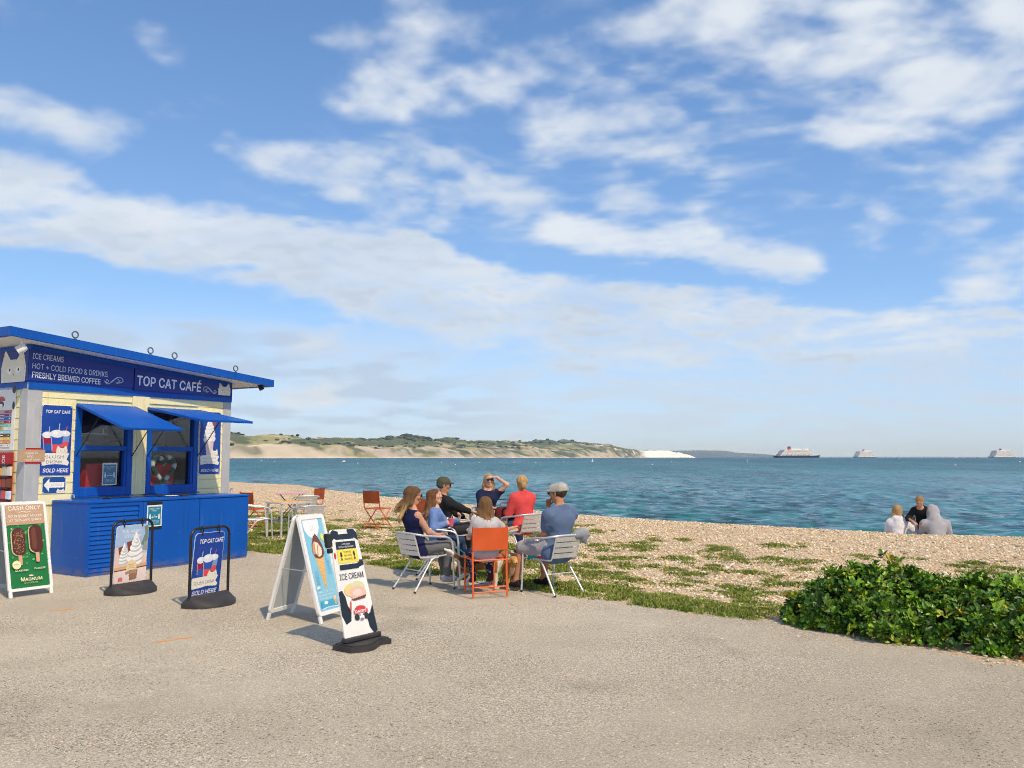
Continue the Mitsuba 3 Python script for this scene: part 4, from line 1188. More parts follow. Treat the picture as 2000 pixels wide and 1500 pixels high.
a.put(sbox(W_ * .16, H_ * .625, W_ * .80, H_ * .672), BLK)
a.text('ICE CREAM', W_ * .50, H_ * .535, H_ * .055, INK, W_ * .80)
a.put(ell(W_ * .44, H_ * .435, W_ * .26, H_ * .060), (0.74, 0.58, 0.24)).put(ell(W_ * .62, H_ * .445, W_ * .24, H_ * .065), (0.60, 0.62, 0.38)).put(ell(W_ * .60, H_ * .40, W_ * .27, H_ * .062), (0.74, 0.46, 0.38))
a.put(ell(W_ * .58, H_ * .405, W_ * .15, H_ * .03), (0.78, 0.60, 0.52)).put(Polygon([(W_ * .34, H_ * .35), (W_ * .86, H_ * .375), (W_ * .80, H_ * .345), (W_ * .45, H_ * .335)]), (0.14, 0.06, 0.05))
a.put(affinity.rotate(sbox(W_ * .28, H_ * .255, W_ * .33, H_ * .335), -12), (0.62, 0.12, 0.10))
a.put(ell(W_ * .58, H_ * .255, W_ * .17, H_ * .030), (0.58, 0.05, 0.06)).put(sbox(W_ * .36, H_ * .215, W_ * .80, H_ * .247), (0.62, 0.09, 0.09)).text('DAIRY', W_ * .58, H_ * .222, H_ * .022, WHITE, W_ * .34, True)
for x in (.44, .72):
    a.put(ell(W_ * x, H_ * .185, W_ * .075, H_ * .030), INK)
a.put(ell(W_ * .58, H_ * .18, W_ * .075, H_ * .034), (0.84, 0.84, 0.84)).put(ell(W_ * .58, H_ * .16, W_ * .05, H_ * .014), (0.25, 0.2, 0.2))
for x in (.53, .63):
    a.put(ell(W_ * x, H_ * .198, W_ * .014, H_ * .009), INK)
for i_, (m_, c_) in enumerate(a.parts):
    v_, f_ = trimesh.remesh.subdivide_to_size(m_.vertices, m_.faces, .06)
    a.parts[i_] = (trimesh.Trimesh(v_, f_, process=False), np.tile(c_[0], (len(v_), 1)))
a.build(t_ + '__print', Twisted(fr.o + fr.ez * .0010, fr.ex, fr.ey, fr.ez))
for k, (y0, y1) in enumerate(((H_ * .84, H_ * .97),)):
    cl = box(-.045, .022, y0, y1, -.05, .004, .012, fr)
    add(t_ + '__clip', join(cl, box(-.035, .012, y0 - .05, y0 - .004, -.04, .003, .008, fr)), 'black_plastic', smooth=False)
fb = Frame((o[0], o[1], 0), ex, (0, 0, 1), en)
xs = np.linspace(-.03, W_ + .03, 25)
front = .13 + .045 * np.cos((xs - W_ * .30) * 13)
ol = Polygon([*zip(xs, front), (W_ + .035, -.08), (W_ * .6, -.13), (-.03, -.10)]).buffer(.03, 6).buffer(-.012, 6)
low = extrude(ol, .045, Frame(fb.o, fb.ex, fb.ez, fb.ey))
mid = extrude(ol.buffer(-.022), .016, Frame(fb.o, fb.ex, fb.ez, fb.ey), .0452)
add(t_ + '__base', join(low, mid), 'dark_rubber', smooth=False)
add(t_ + '__socket', box(-.012, W_ + .012, .0625, .105, -.045, .03, .014, fb), 'dark_rubber', smooth=False)
# faded orange paint dashes on the pavement
mat('worn_orange_paint', proc(lambda p, n, uv: mix((0.40, 0.33, 0.26), (0.60, 0.26, 0.07), smoothstep(0.28, 0.55, fbm(p.x * 22, p.y * 22, 0.0)))), 0.85, 0.2)
for (x, y), (dx, dy), L_, wd in (((-5.05, 9.89), (.93, .36), .27, .055), ((-3.17, 8.30), (.74, .67), .40, .050)):
    t_ = thing('paint_mark', 'faded orange dash painted on the pavement, the %s' % ('farther and shorter one' if x < -4 else 'nearer and longer one'), 'marking')
    n = math.hypot(dx, dy)
    fr = Frame((x, y, 0.0), (dx / n, dy / n, 0), (-dy / n, dx / n, 0))
    e = np.linspace(0, 2 * np.pi, 40)[:-1]
    pts = np.stack([L_ / 2 * np.sign(np.cos(e)) * np.abs(np.cos(e)) ** .5, wd / 2 * np.sign(np.sin(e)) * np.abs(np.sin(e)) ** .6], 1)
    pts *= 1 + .14 * (meshkit.noise(np.column_stack([pts * 60, 0 * e])) - .5)[:, None]
    add(t_, extrude(Polygon(pts).buffer(0), .003, fr, .001), 'worn_orange_paint', smooth=False)
# ------------------------------------------------------------------ chairs and tables


def alu_chair(x, y, fx, fy, label, z=None):
    t_ = thing('aluminium_chair', label, 'chair', 'aluminium slat chairs of the café')
    fr = yaw_frame(x, y, ground(x, y) if z is None else z, fx, fy)
    loop = curve([[-.27, .27, 0.01], [-.27, .25, .30], [-.27, .235, .56], [-.272, .18, .655], [-.275, .02, .685], [-.275, -.18, .705], [-.255, -.29, .725], [-.16, -.335, .735], [0, -.345, .737],
                  [.16, -.335, .735], [.255, -.29, .725], [.275, -.18, .705], [.275, .02, .685], [.272, .18, .655], [.27, .235, .56], [.27, .25, .30], [.27, .27, 0.01]], 4)
    add(t_ + '__arm_frame', tube(loop, .0135, 9, fr), 'aluminium', smooth=50)
    for s in (-1, 1):
        add(t_ + '__seat_rail', tube(curve([[s * .205, -.325, .735], [s * .205, -.275, .58], [s * .205, -.235, .455], [s * .205, -.19, .425], [s * .205, .0, .425], [s * .205, .20, .437], [s * .262, .245, .42]], 4), .011, 8, fr), 'aluminium', smooth=50)
        add(t_ + '__leg', tube(curve([[s * .205, .06, .415], [s * .205, -.02, .405], [s * .215, -.10, .33], [s * .245, -.33, .012]], 4), .0125, 8, fr), 'aluminium', smooth=50)
        for yy, zz in ((.27, 0), (-.33, 0)):
            add(t_ + '__foot_cap', lathe([(0, 0), (.016, 0), (.016, .022), (.014, .026)], 10, Frame(fr.p([s * (.27 if yy > 0 else .245), yy, zz]), fr.ex, fr.ey, fr.ez)), 'black_plastic', smooth=40)
    add(t_ + '__stretcher', tube([[-.225, -.16, .25], [.225, -.16, .25]], .008, 7, fr), 'aluminium', smooth=50)
    u_ = np.linspace(-1, 1, 7)
    for i in range(4):                                                                     # curved slats of the back
        zc = .482 + i * .069
        yb = np.interp(zc, [.455, .58, .735], [-.235, -.275, -.325])
        ring = []
        for k in u_:
            yy = yb - .022 * (1 - k * k)
            ring.append([[k * .200, yy - .003, zc - .029], [k * .200, yy + .003, zc - .029], [k * .200, yy - .010, zc + .029], [k * .200, yy - .016, zc + .029]])
        R_ = np.array(ring).reshape(-1, 3)
        f = []
        for a in range(6):
            for b in range(4):
                p0, p1, p2, p3 = a * 4 + b, a * 4 + (b + 1) % 4, (a + 1) * 4 + (b + 1) % 4, (a + 1) * 4 + b
                f += [[p0, p1, p2], [p0, p2, p3]]
        add(t_ + '__back_slat', fr.mesh(trimesh.Trimesh(R_, f, process=False)), 'aluminium', smooth=False)
    for i in range(7):
        yy = -.185 + i * .062
        add(t_ + '__seat_slat', box(-.196, .196, yy, yy + .050, .430, .438, .003, fr), 'aluminium', smooth=False)
    return fr


def folding_chair(x, y, fx, fy, label, canvas='orange_canvas', z=None):
    t_ = thing('folding_chair', label, 'chair', 'orange folding chairs of the café')
    fr = yaw_frame(x, y, ground(x, y) if z is None else z, fx, fy)
    for s in (-1, 1):
        add(t_ + '__back_post', tube([[s * .215, -.255, .865], [s * .215, -.215, .47], [s * .215, .235, .015]] if canvas != 'orange_canvas' else [[s * .215, -.215, .865], [s * .215, -.205, .45], [s * .215, -.23, .012]], .0125, 8, fr), 'orange_paint', smooth=50)
        add(t_ + '__leg', tube([[s * .190, .205, .455], [s * .190, -.25, .012]] if canvas != 'orange_canvas' else [[s * .190, .205, .455], [s * .190, .21, .012]], .0115, 8, fr), 'orange_paint', smooth=50)
        add(t_ + '__seat_rail', tube([[s * .20, -.215, .455], [s * .20, .215, .455]], .0105, 8, fr), 'orange_paint', smooth=50)
    for yy, zz, w in ((-.225, .455, .20), (.21, .457, .20), (-.232, .075, .205), (.212 if canvas != 'orange_canvas' else .21, .085, .19), (-.226, .135, .20)):
        add(t_ + '__crossbar', tube([[-w, yy, zz], [w, yy, zz]], .009, 7, fr), 'orange_paint', smooth=50)
    uu = np.linspace(-1, 1, 9)
    for (z0, z1, nm) in ((.575, .845, 'back_canvas'),):
        V, f = [], []
        for k in uu:
            bow = .028 * (1 - k * k)
            for zz in (z0, (z0 + z1) / 2, z1):
                yb = np.interp(zz, [.47, .865], [-.215, -.255 if canvas != 'orange_canvas' else -.222])
                for d in (-.003, .003):
                    V.append([k * .226, yb - bow + d - .014 * (abs(k) > .9), zz])
        n = 6
        for a in range(len(uu) - 1):
            for q in ((0, 2), (2, 4)):
                for d in (0, 1):
                    p0, p1 = a * n + q[0] + d, a * n + q[1] + d
                    f += [[p0, p0 + n, p1 + n], [p0, p1 + n, p1]]
            f += [[a * n, a * n + 1, a * n + n + 1], [a * n, a * n + n + 1, a * n + n], [a * n + 4, a * n + 5, a * n + n + 5], [a * n + 4, a * n + n + 5, a * n + n + 4]]
        add(t_ + '__' + nm, fr.mesh(trimesh.Trimesh(np.array(V), f, process=False)), canvas, smooth=30)
    gx, gy = np.meshgrid(np.linspace(-1, 1, 7), np.linspace(-1, 1, 5), indexing='ij')
    V = np.stack([gx * .205, gy * .21, .468 - .022 * (1 - gx ** 2)], -1).reshape(-1, 3)
    f = np.array([[i * 5 + j, (i + 1) * 5 + j, (i + 1) * 5 + j + 1, i * 5 + j + 1] for i in range(6) for j in range(4)])
    top = trimesh.Trimesh(V, np.vstack([f[:, [0, 1, 2]], f[:, [0, 2, 3]]]), process=False)
    bot = trimesh.Trimesh(V - [0, 0, .004], np.vstack([f[:, [0, 2, 1]], f[:, [0, 3, 2]]]), process=False)
    add(t_ + '__seat_canvas', fr.mesh(join(top, bot)), canvas, smooth=30)
    return fr


def cafe_table(x, y, fx, fy, label, wdt=.70, dep=.70, top='table_wood', folding=False, height=.725):
    t_ = thing('folding_table' if folding else 'cafe_table', label, 'table')
    fr = yaw_frame(x, y, ground(x, y), fx, fy)
    w, d = wdt / 2, dep / 2
    if folding:
        add(t_ + '__tabletop', extrude(rrect(-w, -d, w, d, .09), .018, fr, height - .018), top, smooth=False)
        for s in (-1, 1):
            for q in (-1, 1):
                add(t_ + '__leg', tube([[s * w * .72, q * d * .75, height - .02], [s * w * .72, -q * d * .8, .01]], .010, 7, fr), 'brown_metal', smooth=50)
        for q in (-1, 1):
            add(t_ + '__crossbar', tube([[-w * .72, q * d * .8, .03], [w * .72, q * d * .8, .03]], .008, 7, fr), 'brown_metal', smooth=50)
        return fr
    n = 7
    for i in range(n):
        x0 = -w + i * wdt / n
        add(t_ + '__plank', box(x0 + .0015, x0 + wdt / n - .0015, -d, d, height - .022, height, .003, fr), top, smooth=False)
    for a in ((-w - .012, -w - .001, -d - .012, d + .012), (w + .001, w + .012, -d - .012, d + .012), (-w - .0005, w + .0005, -d - .012, -d - .001), (-w - .0005, w + .0005, d + .001, d + .012)):
        add(t_ + '__edge', box(*a, height - .034, height - .002, .002, fr), 'aluminium', smooth=False)
    for s in (-1, 1):
        for q in (-1, 1):
            add(t_ + '__leg', tube([[s * (w - .03), q * (d - .03), height - .024], [s * (w - .03), q * (d - .03), .005]], .021, 10, fr), 'aluminium', smooth=50)
            add(t_ + '__corner_brace', tube(curve([[s * (w - .03), q * (d - .03), height - .12], [s * (w - .06), q * (d - .06), height - .05], [s * (w - .12), q * (d - .10), height - .026]], 4), .012, 7, fr), 'aluminium', smooth=50)
    return fr


mat('pink_top', proc(lambda p, n, uv: mix((0.50, 0.24, 0.24), (0.58, 0.32, 0.31), fbm(p.x * 8, p.y * 8, 0.0))), 0.35, 0.5)
mat('brown_metal', (0.10, 0.045, 0.03), 0.5, 0.4)

ch_woman = alu_chair(-1.125, 11.47, .76, .65, 'aluminium slat chair of the long-haired woman in the navy top')
ch_man = alu_chair(.50, 11.18, -.64, .77, 'aluminium slat chair of the man in the pale flat cap')
ch_girl = folding_chair(-.34, 10.92, -.33, .94, 'orange folding chair seen from behind with a child sitting in it')
ch_curl = alu_chair(-1.02, 12.55, .93, .10, 'aluminium slat chair under the curly-haired girl in the blue shirt')
ch_red = alu_chair(.16, 14.45, -.62, .78, 'aluminium slat chair of the woman in the red cardigan')
ch_olive = alu_chair(-.98, 14.35, .72, .60, 'aluminium slat chair of the man in the olive cap')
ch_navy = alu_chair(-.42, 15.75, .15, -.98, 'aluminium slat chair of the woman shading her eyes')
alu_chair(-5.22, 17.95, .88, .47, 'aluminium chair standing just beyond the right end of the blue counter')
alu_chair(-4.05, 17.35, -.62, .75, 'aluminium chair whose arms show above the large white pavement board')
alu_chair(-4.75, 20.2, -.35, .94, 'aluminium chair behind the wooden table, next to the pink table')
folding_chair(-6.02, 20.55, .55, .83, 'orange folding chair beside the blue counter, leftmost of the orange chairs', 'brown_canvas')
folding_chair(-2.98, 19.55, .50, .86, 'orange folding chair standing alone on the shingle left of the long-haired woman', 'brown_canvas')
folding_chair(-1.66, 16.9, -.15, .98, 'orange folding chair behind the curly-haired girl', 'brown_canvas')
folding_chair(-4.9, 21.3, -.9, .3, 'orange folding chair behind the wooden table under the pink tabletop', 'brown_canvas')
t_ = thing('cafe_table', 'round wooden café table in the middle of the seated group', 'table')
tb_main = yaw_frame(-.27, 12.06, 0, .84, .54)
add(t_ + '__tabletop', lathe([(0, .700), (.342, .700), (.350, .706), (.350, .720), (.344, .726), (0, .726)], 40, tb_main), 'table_wood', smooth=30)
add(t_ + '__edge', lathe([(.3505, .698), (.356, .700), (.356, .716), (.3505, .718)], 40, tb_main), 'aluminium', smooth=30)
add(t_ + '__column', lathe([(.030, .03), (.026, .08), (.026, .66), (.05, .699)], 14, tb_main), 'aluminium', smooth=40)
add(t_ + '__base', lathe([(0, .004), (.20, .004), (.21, .012), (.06, .035), (0, .04)], 24, tb_main), 'aluminium', smooth=40)
tb_far = cafe_table(-.28, 15.05, .84, .54, 'wooden café table in front of the woman in the red cardigan')
tb_left = cafe_table(-4.72, 18.55, .75, .66, 'wooden café table with four round metal legs right of the blue counter')
cafe_table(-5.55, 22.0, .95, .3, 'folding table with a pink top on the shingle', 1.0, .72, 'pink_top', True)
# glasses and cups
g1 = tb_main.p([-.16, -.10, .725])
t_ = thing('beer_glass', 'tall beer glass on the wooden table left of the seated child', 'glass')
gf = Frame(g1, (1, 0, 0), (0, 1, 0), (0, 0, 1))
add(t_ + '__glass', lathe([(0, .001), (.030, .001), (.034, .02), (.043, .155), (.041, .155), (.032, .022), (0, .012)], 20, gf), 'clear_plastic', smooth=40)
add(t_ + '__beer', lathe([(0, .014), (.031, .023), (.0355, .07), (0, .07)], 20, gf), 'beer', smooth=40)
mat('beer', (0.42, 0.22, 0.05), 0.2, 0.5)
g1 = tb_main.p([.12, .12, .725])
t_ = thing('beer_glass', 'beer glass on the wooden table hidden partly behind the child', 'glass')
gf = Frame(g1, (1, 0, 0), (0, 1, 0), (0, 0, 1))
add(t_ + '__glass', lathe([(0, .001), (.030, .001), (.034, .02), (.043, .155), (.041, .155), (.032, .022), (0, .012)], 20, gf), 'clear_plastic', smooth=40)
add(t_ + '__beer', lathe([(0, .014), (.031, .023), (.038, .10), (0, .10)], 20, gf), 'beer', smooth=40)
# ------------------------------------------------------------------ people and dogs: smooth bodies from tapered limbs blended into one surface


def surface_nets(F, o, h):
    """A closed mesh of the zero level of the grid F (negative inside)."""
    nx, ny, nz = F.shape
    ins = F < 0
    acc, cnt = np.zeros((nx - 1, ny - 1, nz - 1, 3)), np.zeros((nx - 1, ny - 1, nz - 1))
    for ax in range(3):
        a = [slice(None)] * 3
        b = [slice(None)] * 3
        a[ax], b[ax] = slice(0, -1), slice(1, None)
        f0, f1 = F[tuple(a)], F[tuple(b)]
        cross = (f0 < 0) != (f1 < 0)
        tt = np.where(cross, f0 / np.where(cross, f0 - f1, 1), 0)
        idx = np.stack(np.meshgrid(*[np.arange(k) for k in f0.shape], indexing='ij'), -1).astype(float)
        idx[..., ax] += tt
        o1, o2 = [k for k in range(3) if k != ax]
        for d1 in (0, 1):
            for d2 in (0, 1):
                src, dst = [slice(None)] * 3, [slice(None)] * 3
                for oo, d in ((o1, d1), (o2, d2)):
                    n_ = F.shape[oo]
                    src[oo] = slice(0, n_ - 1) if d == 0 else slice(1, n_)
                c = cross[tuple(src)]
                acc += idx[tuple(src)] * c[..., None]
                cnt += c
    act = cnt > 0
    ids = -np.ones(act.shape, int)
    ids[act] = np.arange(act.sum())
    V = acc[act] / cnt[act][:, None]
    faces = []
    for ax in range(3):
        a, b = [slice(None)] * 3, [slice(None)] * 3
        a[ax], b[ax] = slice(0, -1), slice(1, None)
        o1, o2 = [k for k in range(3) if k != ax]
        s0, s1 = ins[tuple(a)], ins[tuple(b)]
        cr = np.argwhere(s0 != s1)
        ok = (cr[:, o1] > 0) & (cr[:, o2] > 0) & (cr[:, o1] < F.shape[o1] - 1) & (cr[:, o2] < F.shape[o2] - 1)
        cr = cr[ok]
        if not len(cr):
            continue
        sgn = s0[tuple(cr.T)]
        q = []
        for d1, d2 in ((1, 1), (0, 1), (0, 0), (1, 0)):
            c = cr.copy()
            c[:, o1] -= d1
            c[:, o2] -= d2
            q.append(ids[tuple(c.T)])
        q = np.stack(q, 1)
        flip = sgn if ax != 1 else ~sgn
        q = np.where(flip[:, None], q, q[:, ::-1])
        faces.append(q)
    Q = np.vstack(faces)
    return trimesh.Trimesh(V * h + o, np.vstack([Q[:, [0, 1, 2]], Q[:, [0, 2, 3]]]), process=False)


class Blob:
    """Tapered limbs (and cut-outs) blended into one surface."""

    def __init__(self, h=0.012):
        self.h, self.L = h, []

    def cone(self, a, b, ra, rb=None, k=0.03, flat=None, cut=False, inter=False):
        """flat = (axis, factor): thinner along that axis."""
        self.L.append((np.asarray(a, float), np.asarray(b, float), ra, ra if rb is None else rb, k, flat, cut, None))
        return self

    def ball(self, c, r, k=0.03, flat=None, cut=False):
        return self.cone(c, c, r, r, k, flat, cut)

    def plane(self, p, n):
        """Keeps what lies on the side that n points away from."""
        self.L.append((np.asarray(p, float), np.asarray(n, float), 0, 0, 0, None, True, 'plane'))
        return self

    def mesh(self, fold=0.0, fscale=14, seed=0, ridged=False):
        add_ = [l for l in self.L if not l[6]]
        m = 0.06
        lo = np.min([np.minimum(a - max(ra, rb), b - max(ra, rb)) for a, b, ra, rb, *_ in add_], 0) - 3 * self.h - abs(fold)
        hi = np.max([np.maximum(a + max(ra, rb), b + max(ra, rb)) for a, b, ra, rb, *_ in add_], 0) + 3 * self.h + abs(fold)
        n = np.ceil((hi - lo) / self.h).astype(int) + 1
        F = np.full(n, 0.2)
        ax = [lo[k] + np.arange(n[k]) * self.h for k in range(3)]
        for a, b, ra, rb, k, flat_, cut, kind in self.L:
            if kind == 'plane':
                G = sum(np.expand_dims((ax[i] - a[i]) * b[i], [j for j in range(3) if j != i]) for i in range(3))
                F = np.maximum(F, G)
                continue
            r = max(ra, rb) + m
            l_ = [max(0, int((min(a[i], b[i]) - r - lo[i]) / self.h)) for i in range(3)]
            h_ = [min(n[i], int((max(a[i], b[i]) + r - lo[i]) / self.h) + 2) for i in range(3)]
            if any(x >= y for x, y in zip(l_, h_)):
                continue
            sl = tuple(slice(x, y) for x, y in zip(l_, h_))
            P = np.stack(np.meshgrid(*[ax[i][sl[i]] for i in range(3)], indexing='ij'), -1) - a
            e = b - a
            L2 = e @ e
            if flat_ is not None:
                nv, s = np.asarray(flat_[0], float), flat_[1]
                nv = nv / np.linalg.norm(nv)
                P = P + (s - 1) * (P @ nv)[..., None] * nv
                e = e + (s - 1) * (e @ nv) * nv
                L2 = e @ e
            t = np.clip(P @ e / L2, 0, 1) if L2 > 1e-10 else np.zeros(P.shape[:3])
            d = np.linalg.norm(P - t[..., None] * e, axis=-1) - (ra + (rb - ra) * t)
            if cut:
                F[sl] = np.maximum(F[sl], -d)
            elif k > 0:
                g = F[sl]
                hh = np.clip(0.5 + 0.5 * (g - d) / k, 0, 1)
                F[sl] = g * (1 - hh) + d * hh - k * hh * (1 - hh)
            else:
                F[sl] = np.minimum(F[sl], d)
        if fold:
            P = np.stack(np.meshgrid(*ax, indexing='ij'), -1)
            near = np.abs(F) < 0.05
            if ridged:                                                                     # cloth: broad hang plus narrow creases
                q = P[near] * fscale
                wv = meshkit.fbm(q * .6, 2, seed + 3)[:, None]
                cr = 1 - np.abs(2 * meshkit.fbm(q * np.array([1, 1, .55]) + 1.5 * wv, 2, seed) - 1)
                F[near] += fold * (.7 * (meshkit.fbm(q * .5, 2, seed + 1) - .5) * 2 - 1.3 * np.clip(cr - .80, 0, 1) * 5 * .5 + .25)
            else:
              F[near] += fold * (meshkit.fbm(P[near] @ fscale if isinstance(fscale, np.ndarray) else P[near] * fscale, 3, seed) - 0.5) * 2
        ms = surface_nets(F, lo, self.h)
        e = ms.edges_unique
        v, deg = np.array(ms.vertices), np.bincount(e.ravel(), minlength=len(ms.vertices))[:, None]
        for _ in range(3):
            a_ = np.zeros_like(v)
            np.add.at(a_, e[:, 0], v[e[:, 1]])
            np.add.at(a_, e[:, 1], v[e[:, 0]])
            v += 0.45 * (a_ / np.maximum(deg, 1) - v)
        return trimesh.Trimesh(v, ms.faces, process=False)


def unit(v):
    v = np.asarray(v, float)
    return v / np.linalg.norm(v)


SKIN, SKIN_TAN, SKIN_PALE = (0.52, 0.28, 0.19), (0.46, 0.22, 0.13), (0.60, 0.36, 0.27)


def hand_mesh(wrist, d, up, side, S, curl=0.5, spread=0.0):
    """Palm and five fingers: d along the hand, up = back of the hand, side=+1 when the thumb is on the side of cross(d, up)."""
    d, up = unit(d), unit(np.asarray(up) - unit(d) * (np.asarray(up) @ unit(d)))
    lat = np.cross(d, up) * side                                                          # towards the thumb
    B = Blob(0.0042 * max(S, 0.85))
    w = np.asarray(wrist, float)
    pk = w + d * .075 * S
    B.cone(w - d * .01, w + d * .02 * S, .024 * S, .026 * S, .012, (up, 1.35))
    for q, r in ((-.024, .0155), (-.008, .0165), (.009, .0165), (.024, .0155)):
        B.cone(w + d * .02 * S + lat * q * .6 * S, w + d * .082 * S + lat * q * S, .016 * S, r * .88 * S, .012, (up, 1.3))
    for q, L, a0 in ((.026, .066, .0), (.009, .074, .0), (-.009, .069, .05), (-.025, .055, .1)):
        p = w + d * .080 * S + lat * q * S
        ang = curl * .9 + a0
        dirv = d + lat * q * (3 + 10 * spread)
        for f, rr in ((.46, .0088), (.31, .0080), (.25, .0072)):
            v = unit(dirv) * math.cos(ang) - up * math.sin(ang)
            p2 = p + v * L * f * S
            B.cone(p, p2, rr * S, (rr - .0006) * S, .004)
            p, ang = p2, ang + curl * .85
    p = w + d * .022 * S + lat * .020 * S
    for v, L, rr in ((unit(d * .62 + lat * .74 - up * .18), .040, .0125), (unit(d * .85 + lat * .42 - up * (.2 + .4 * curl)), .030, .0098), (unit(d * .95 + lat * .12 - up * (.2 + .6 * curl)), .024, .0088)):
        p2 = p + v * L * S
        B.cone(p, p2, rr * S, rr * .92 * S, .006)
        p = p2
    return B.mesh()


class Person:
    def __init__(self, label, pos, fwd, S=1.0, build=1.0, hip=0.55, lean=0.0, roll=0.0, head=(0, 0), head_fwd=.02, female=False, skin=SKIN, bend=0.0, seed=1, kneel=None):
        self.key = thing('person', label, 'person')
        self.S, self.Wd, self.skin, self.female, self.seed = S, build, skin, female, seed
        fx, fy = unit(fwd)
        f, l, u = np.array([fx, fy, 0]), np.array([-fy, fx, 0]), np.array([0, 0, 1.0])
        self.f, self.l, self.u = f, l, u
        P = np.array(pos, float) + u * hip
        sd = unit(f * math.sin(lean) + u * math.cos(lean) + l * roll)
        cd = unit(f * math.sin(lean + bend) + u * math.cos(lean + bend) + l * roll)
        self.P, self.waist = P, P + sd * .17 * S
        self.chest = self.waist + unit(sd + cd) * .19 * S
        self.neck = self.chest + cd * .155 * S
        self.tf = unit(np.cross(l, cd) * 1.0)                                              # front of the chest
        if self.tf @ f < 0:
            self.tf = -self.tf
        yaw, pitch = head
        hf = f * math.cos(yaw) + l * math.sin(yaw)
        self.hl = -f * math.sin(yaw) + l * math.cos(yaw)
        self.hf = hf * math.cos(pitch) + u * math.sin(pitch)
        self.hu = -hf * math.sin(pitch) + u * math.cos(pitch)
        self.hc = self.neck + cd * .065 * S + self.hu * .105 * min(S * 1.08, 1) + f * head_fwd * S
        self.H = min(1.0, 0.45 + 0.55 * S)                                               # children have larger heads
        hw = (.165 if female else .185) * S * build
        self.sh = {1: self.neck - cd * .080 * S + l * hw, -1: self.neck - cd * .080 * S - l * hw}
        self.hipj = {s: P + l * s * .090 * S * build - u * .01 for s in (1, -1)}
        self.cd = cd
        self.hands = []
        self.arms, self.legs = {}, {}

    def loc(self, v):
        return self.f * v[0] + self.l * v[1] + self.u * v[2]

    def arm(self, s, upper, fore, hand=None, palm=None, curl=.5, spread=0.0):
        e = self.sh[s] + unit(self.loc(upper)) * .275 * self.S
        w = e + unit(self.loc(fore)) * .245 * self.S
        hd = unit(self.loc(hand if hand is not None else fore))
        up = self.loc(palm) if palm is not None else self.u
        self.arms[s] = (e, w)
        self.hands.append((w, hd, up, s, curl, spread))
        return w + hd * .09 * self.S

    def arm_to(self, s, target, pole, hand=None, palm=None, curl=.5, spread=0.0):
        """Wrist at the world point, elbow bent towards pole (local)."""
        a, b = .275 * self.S, .245 * self.S
        v = np.asarray(target, float) - self.sh[s]
        d = min(np.linalg.norm(v), (a + b) * .995)
        v = unit(v)
        x = (a * a - b * b + d * d) / (2 * d)
        y = math.sqrt(max(a * a - x * x, 1e-6))
        pl = self.loc(pole)
        pl = unit(pl - v * (pl @ v))
        e = self.sh[s] + v * x + pl * y
        w = self.sh[s] + v * d
        hd = unit(self.loc(hand)) if hand is not None else unit(w - e)
        self.arms[s] = (e, w)
        self.hands.append((w, hd, self.loc(palm) if palm is not None else self.u, s, curl, spread))
        return w + hd * .09 * self.S

    def leg(self, s, thigh, shin, toe=None, length=1.0):
        k = self.hipj[s] + unit(self.loc(thigh)) * .43 * self.S * length
        a = k + unit(self.loc(shin)) * .41 * self.S * length
        self.legs[s] = (k, a, unit(self.loc(toe)) if toe is not None else self.f)

    # -- meshes
    def torso(self, B, g):
        S, W, f = self.S, self.Wd, self.tf
        l = self.l
        B.cone(self.P + l * .075 * S * W, self.P - l * .075 * S * W, .105 * S * W + g, None, .05, (self.f, 1.1))
        B.cone(self.P + self.cd * .02, self.waist, .118 * S * W + g, .112 * S * W + g, .06, (f, 1.18))
        B.cone(self.waist, self.chest, .112 * S * W + g, .128 * S * W + g, .06, (f, 1.22))
        B.cone(self.chest + l * .06 * S * W, self.chest - l * .06 * S * W, .105 * S * W + g, None, .05, (f, 1.15))
        for s in (1, -1):
            B.cone(self.sh[s] - l * s * .02 * S - self.cd * .03 * S, self.chest - l * s * .0 + self.cd * .02 * S, 
                   .054 * S + g, .085 * S + g, .05)
        for s in (1, -1):                                                                  # trapezius, from the neck down to the shoulder
            B.cone(self.neck + self.cd * .012 * S, self.sh[s] * .78 + self.neck * .22 + self.cd * .012 * S, .050 * S + g, .046 * S + g, .05)
        B.cone(self.chest + self.cd * .06 * S, self.neck + self.cd * .01 * S, .095 * S * W + g, .052 * S + g * .6, .05)
        if self.female and S > .9:
            for s in (1, -1):
                B.ball(self.chest + f * .085 * S + l * s * .065 * S - self.cd * .0, .055 * S + g, .05)

    def limbs(self, B, g, arm=None, leg=None, k=.035):
        S, W = self.S, self.Wd
        for s, (e, w) in self.arms.items() if arm else ():
            c = min(arm, 1.0)
            B.cone(self.sh[s], self.sh[s] + (e - self.sh[s]) * c, .053 * S * W + g, (.053 - .013 * c) * S * W + g * 1.2, k)
            if arm > 1:
                B.cone(e, e + (w - e) * min(arm - 1, 1), .041 * S * W + g, (.041 - .013 * min(arm - 1, 1)) * S * W + g, k * .6)
        for s, (kn, an, toe) in self.legs.items() if leg else ():
            c = min(leg, 1.0)
            B.cone(self.hipj[s], self.hipj[s] + (kn - self.hipj[s]) * c, .085 * S * W + g, (.085 - .030 * c) * S * W + g * 1.2, k)
            if leg > 1:
                cal = kn + (an - kn) * .32 - toe * .012
                q = min(leg - 1, 1)
                B.cone(kn, cal if q > .32 else kn + (an - kn) * q, .054 * S * W + g, .055 * S * W + g, k * .6)
                if q > .32:
                    B.cone(cal, kn + (an - kn) * q, .054 * S * W + g, (.054 - .019 * q) * S * W + g * 1.3, k * .6)

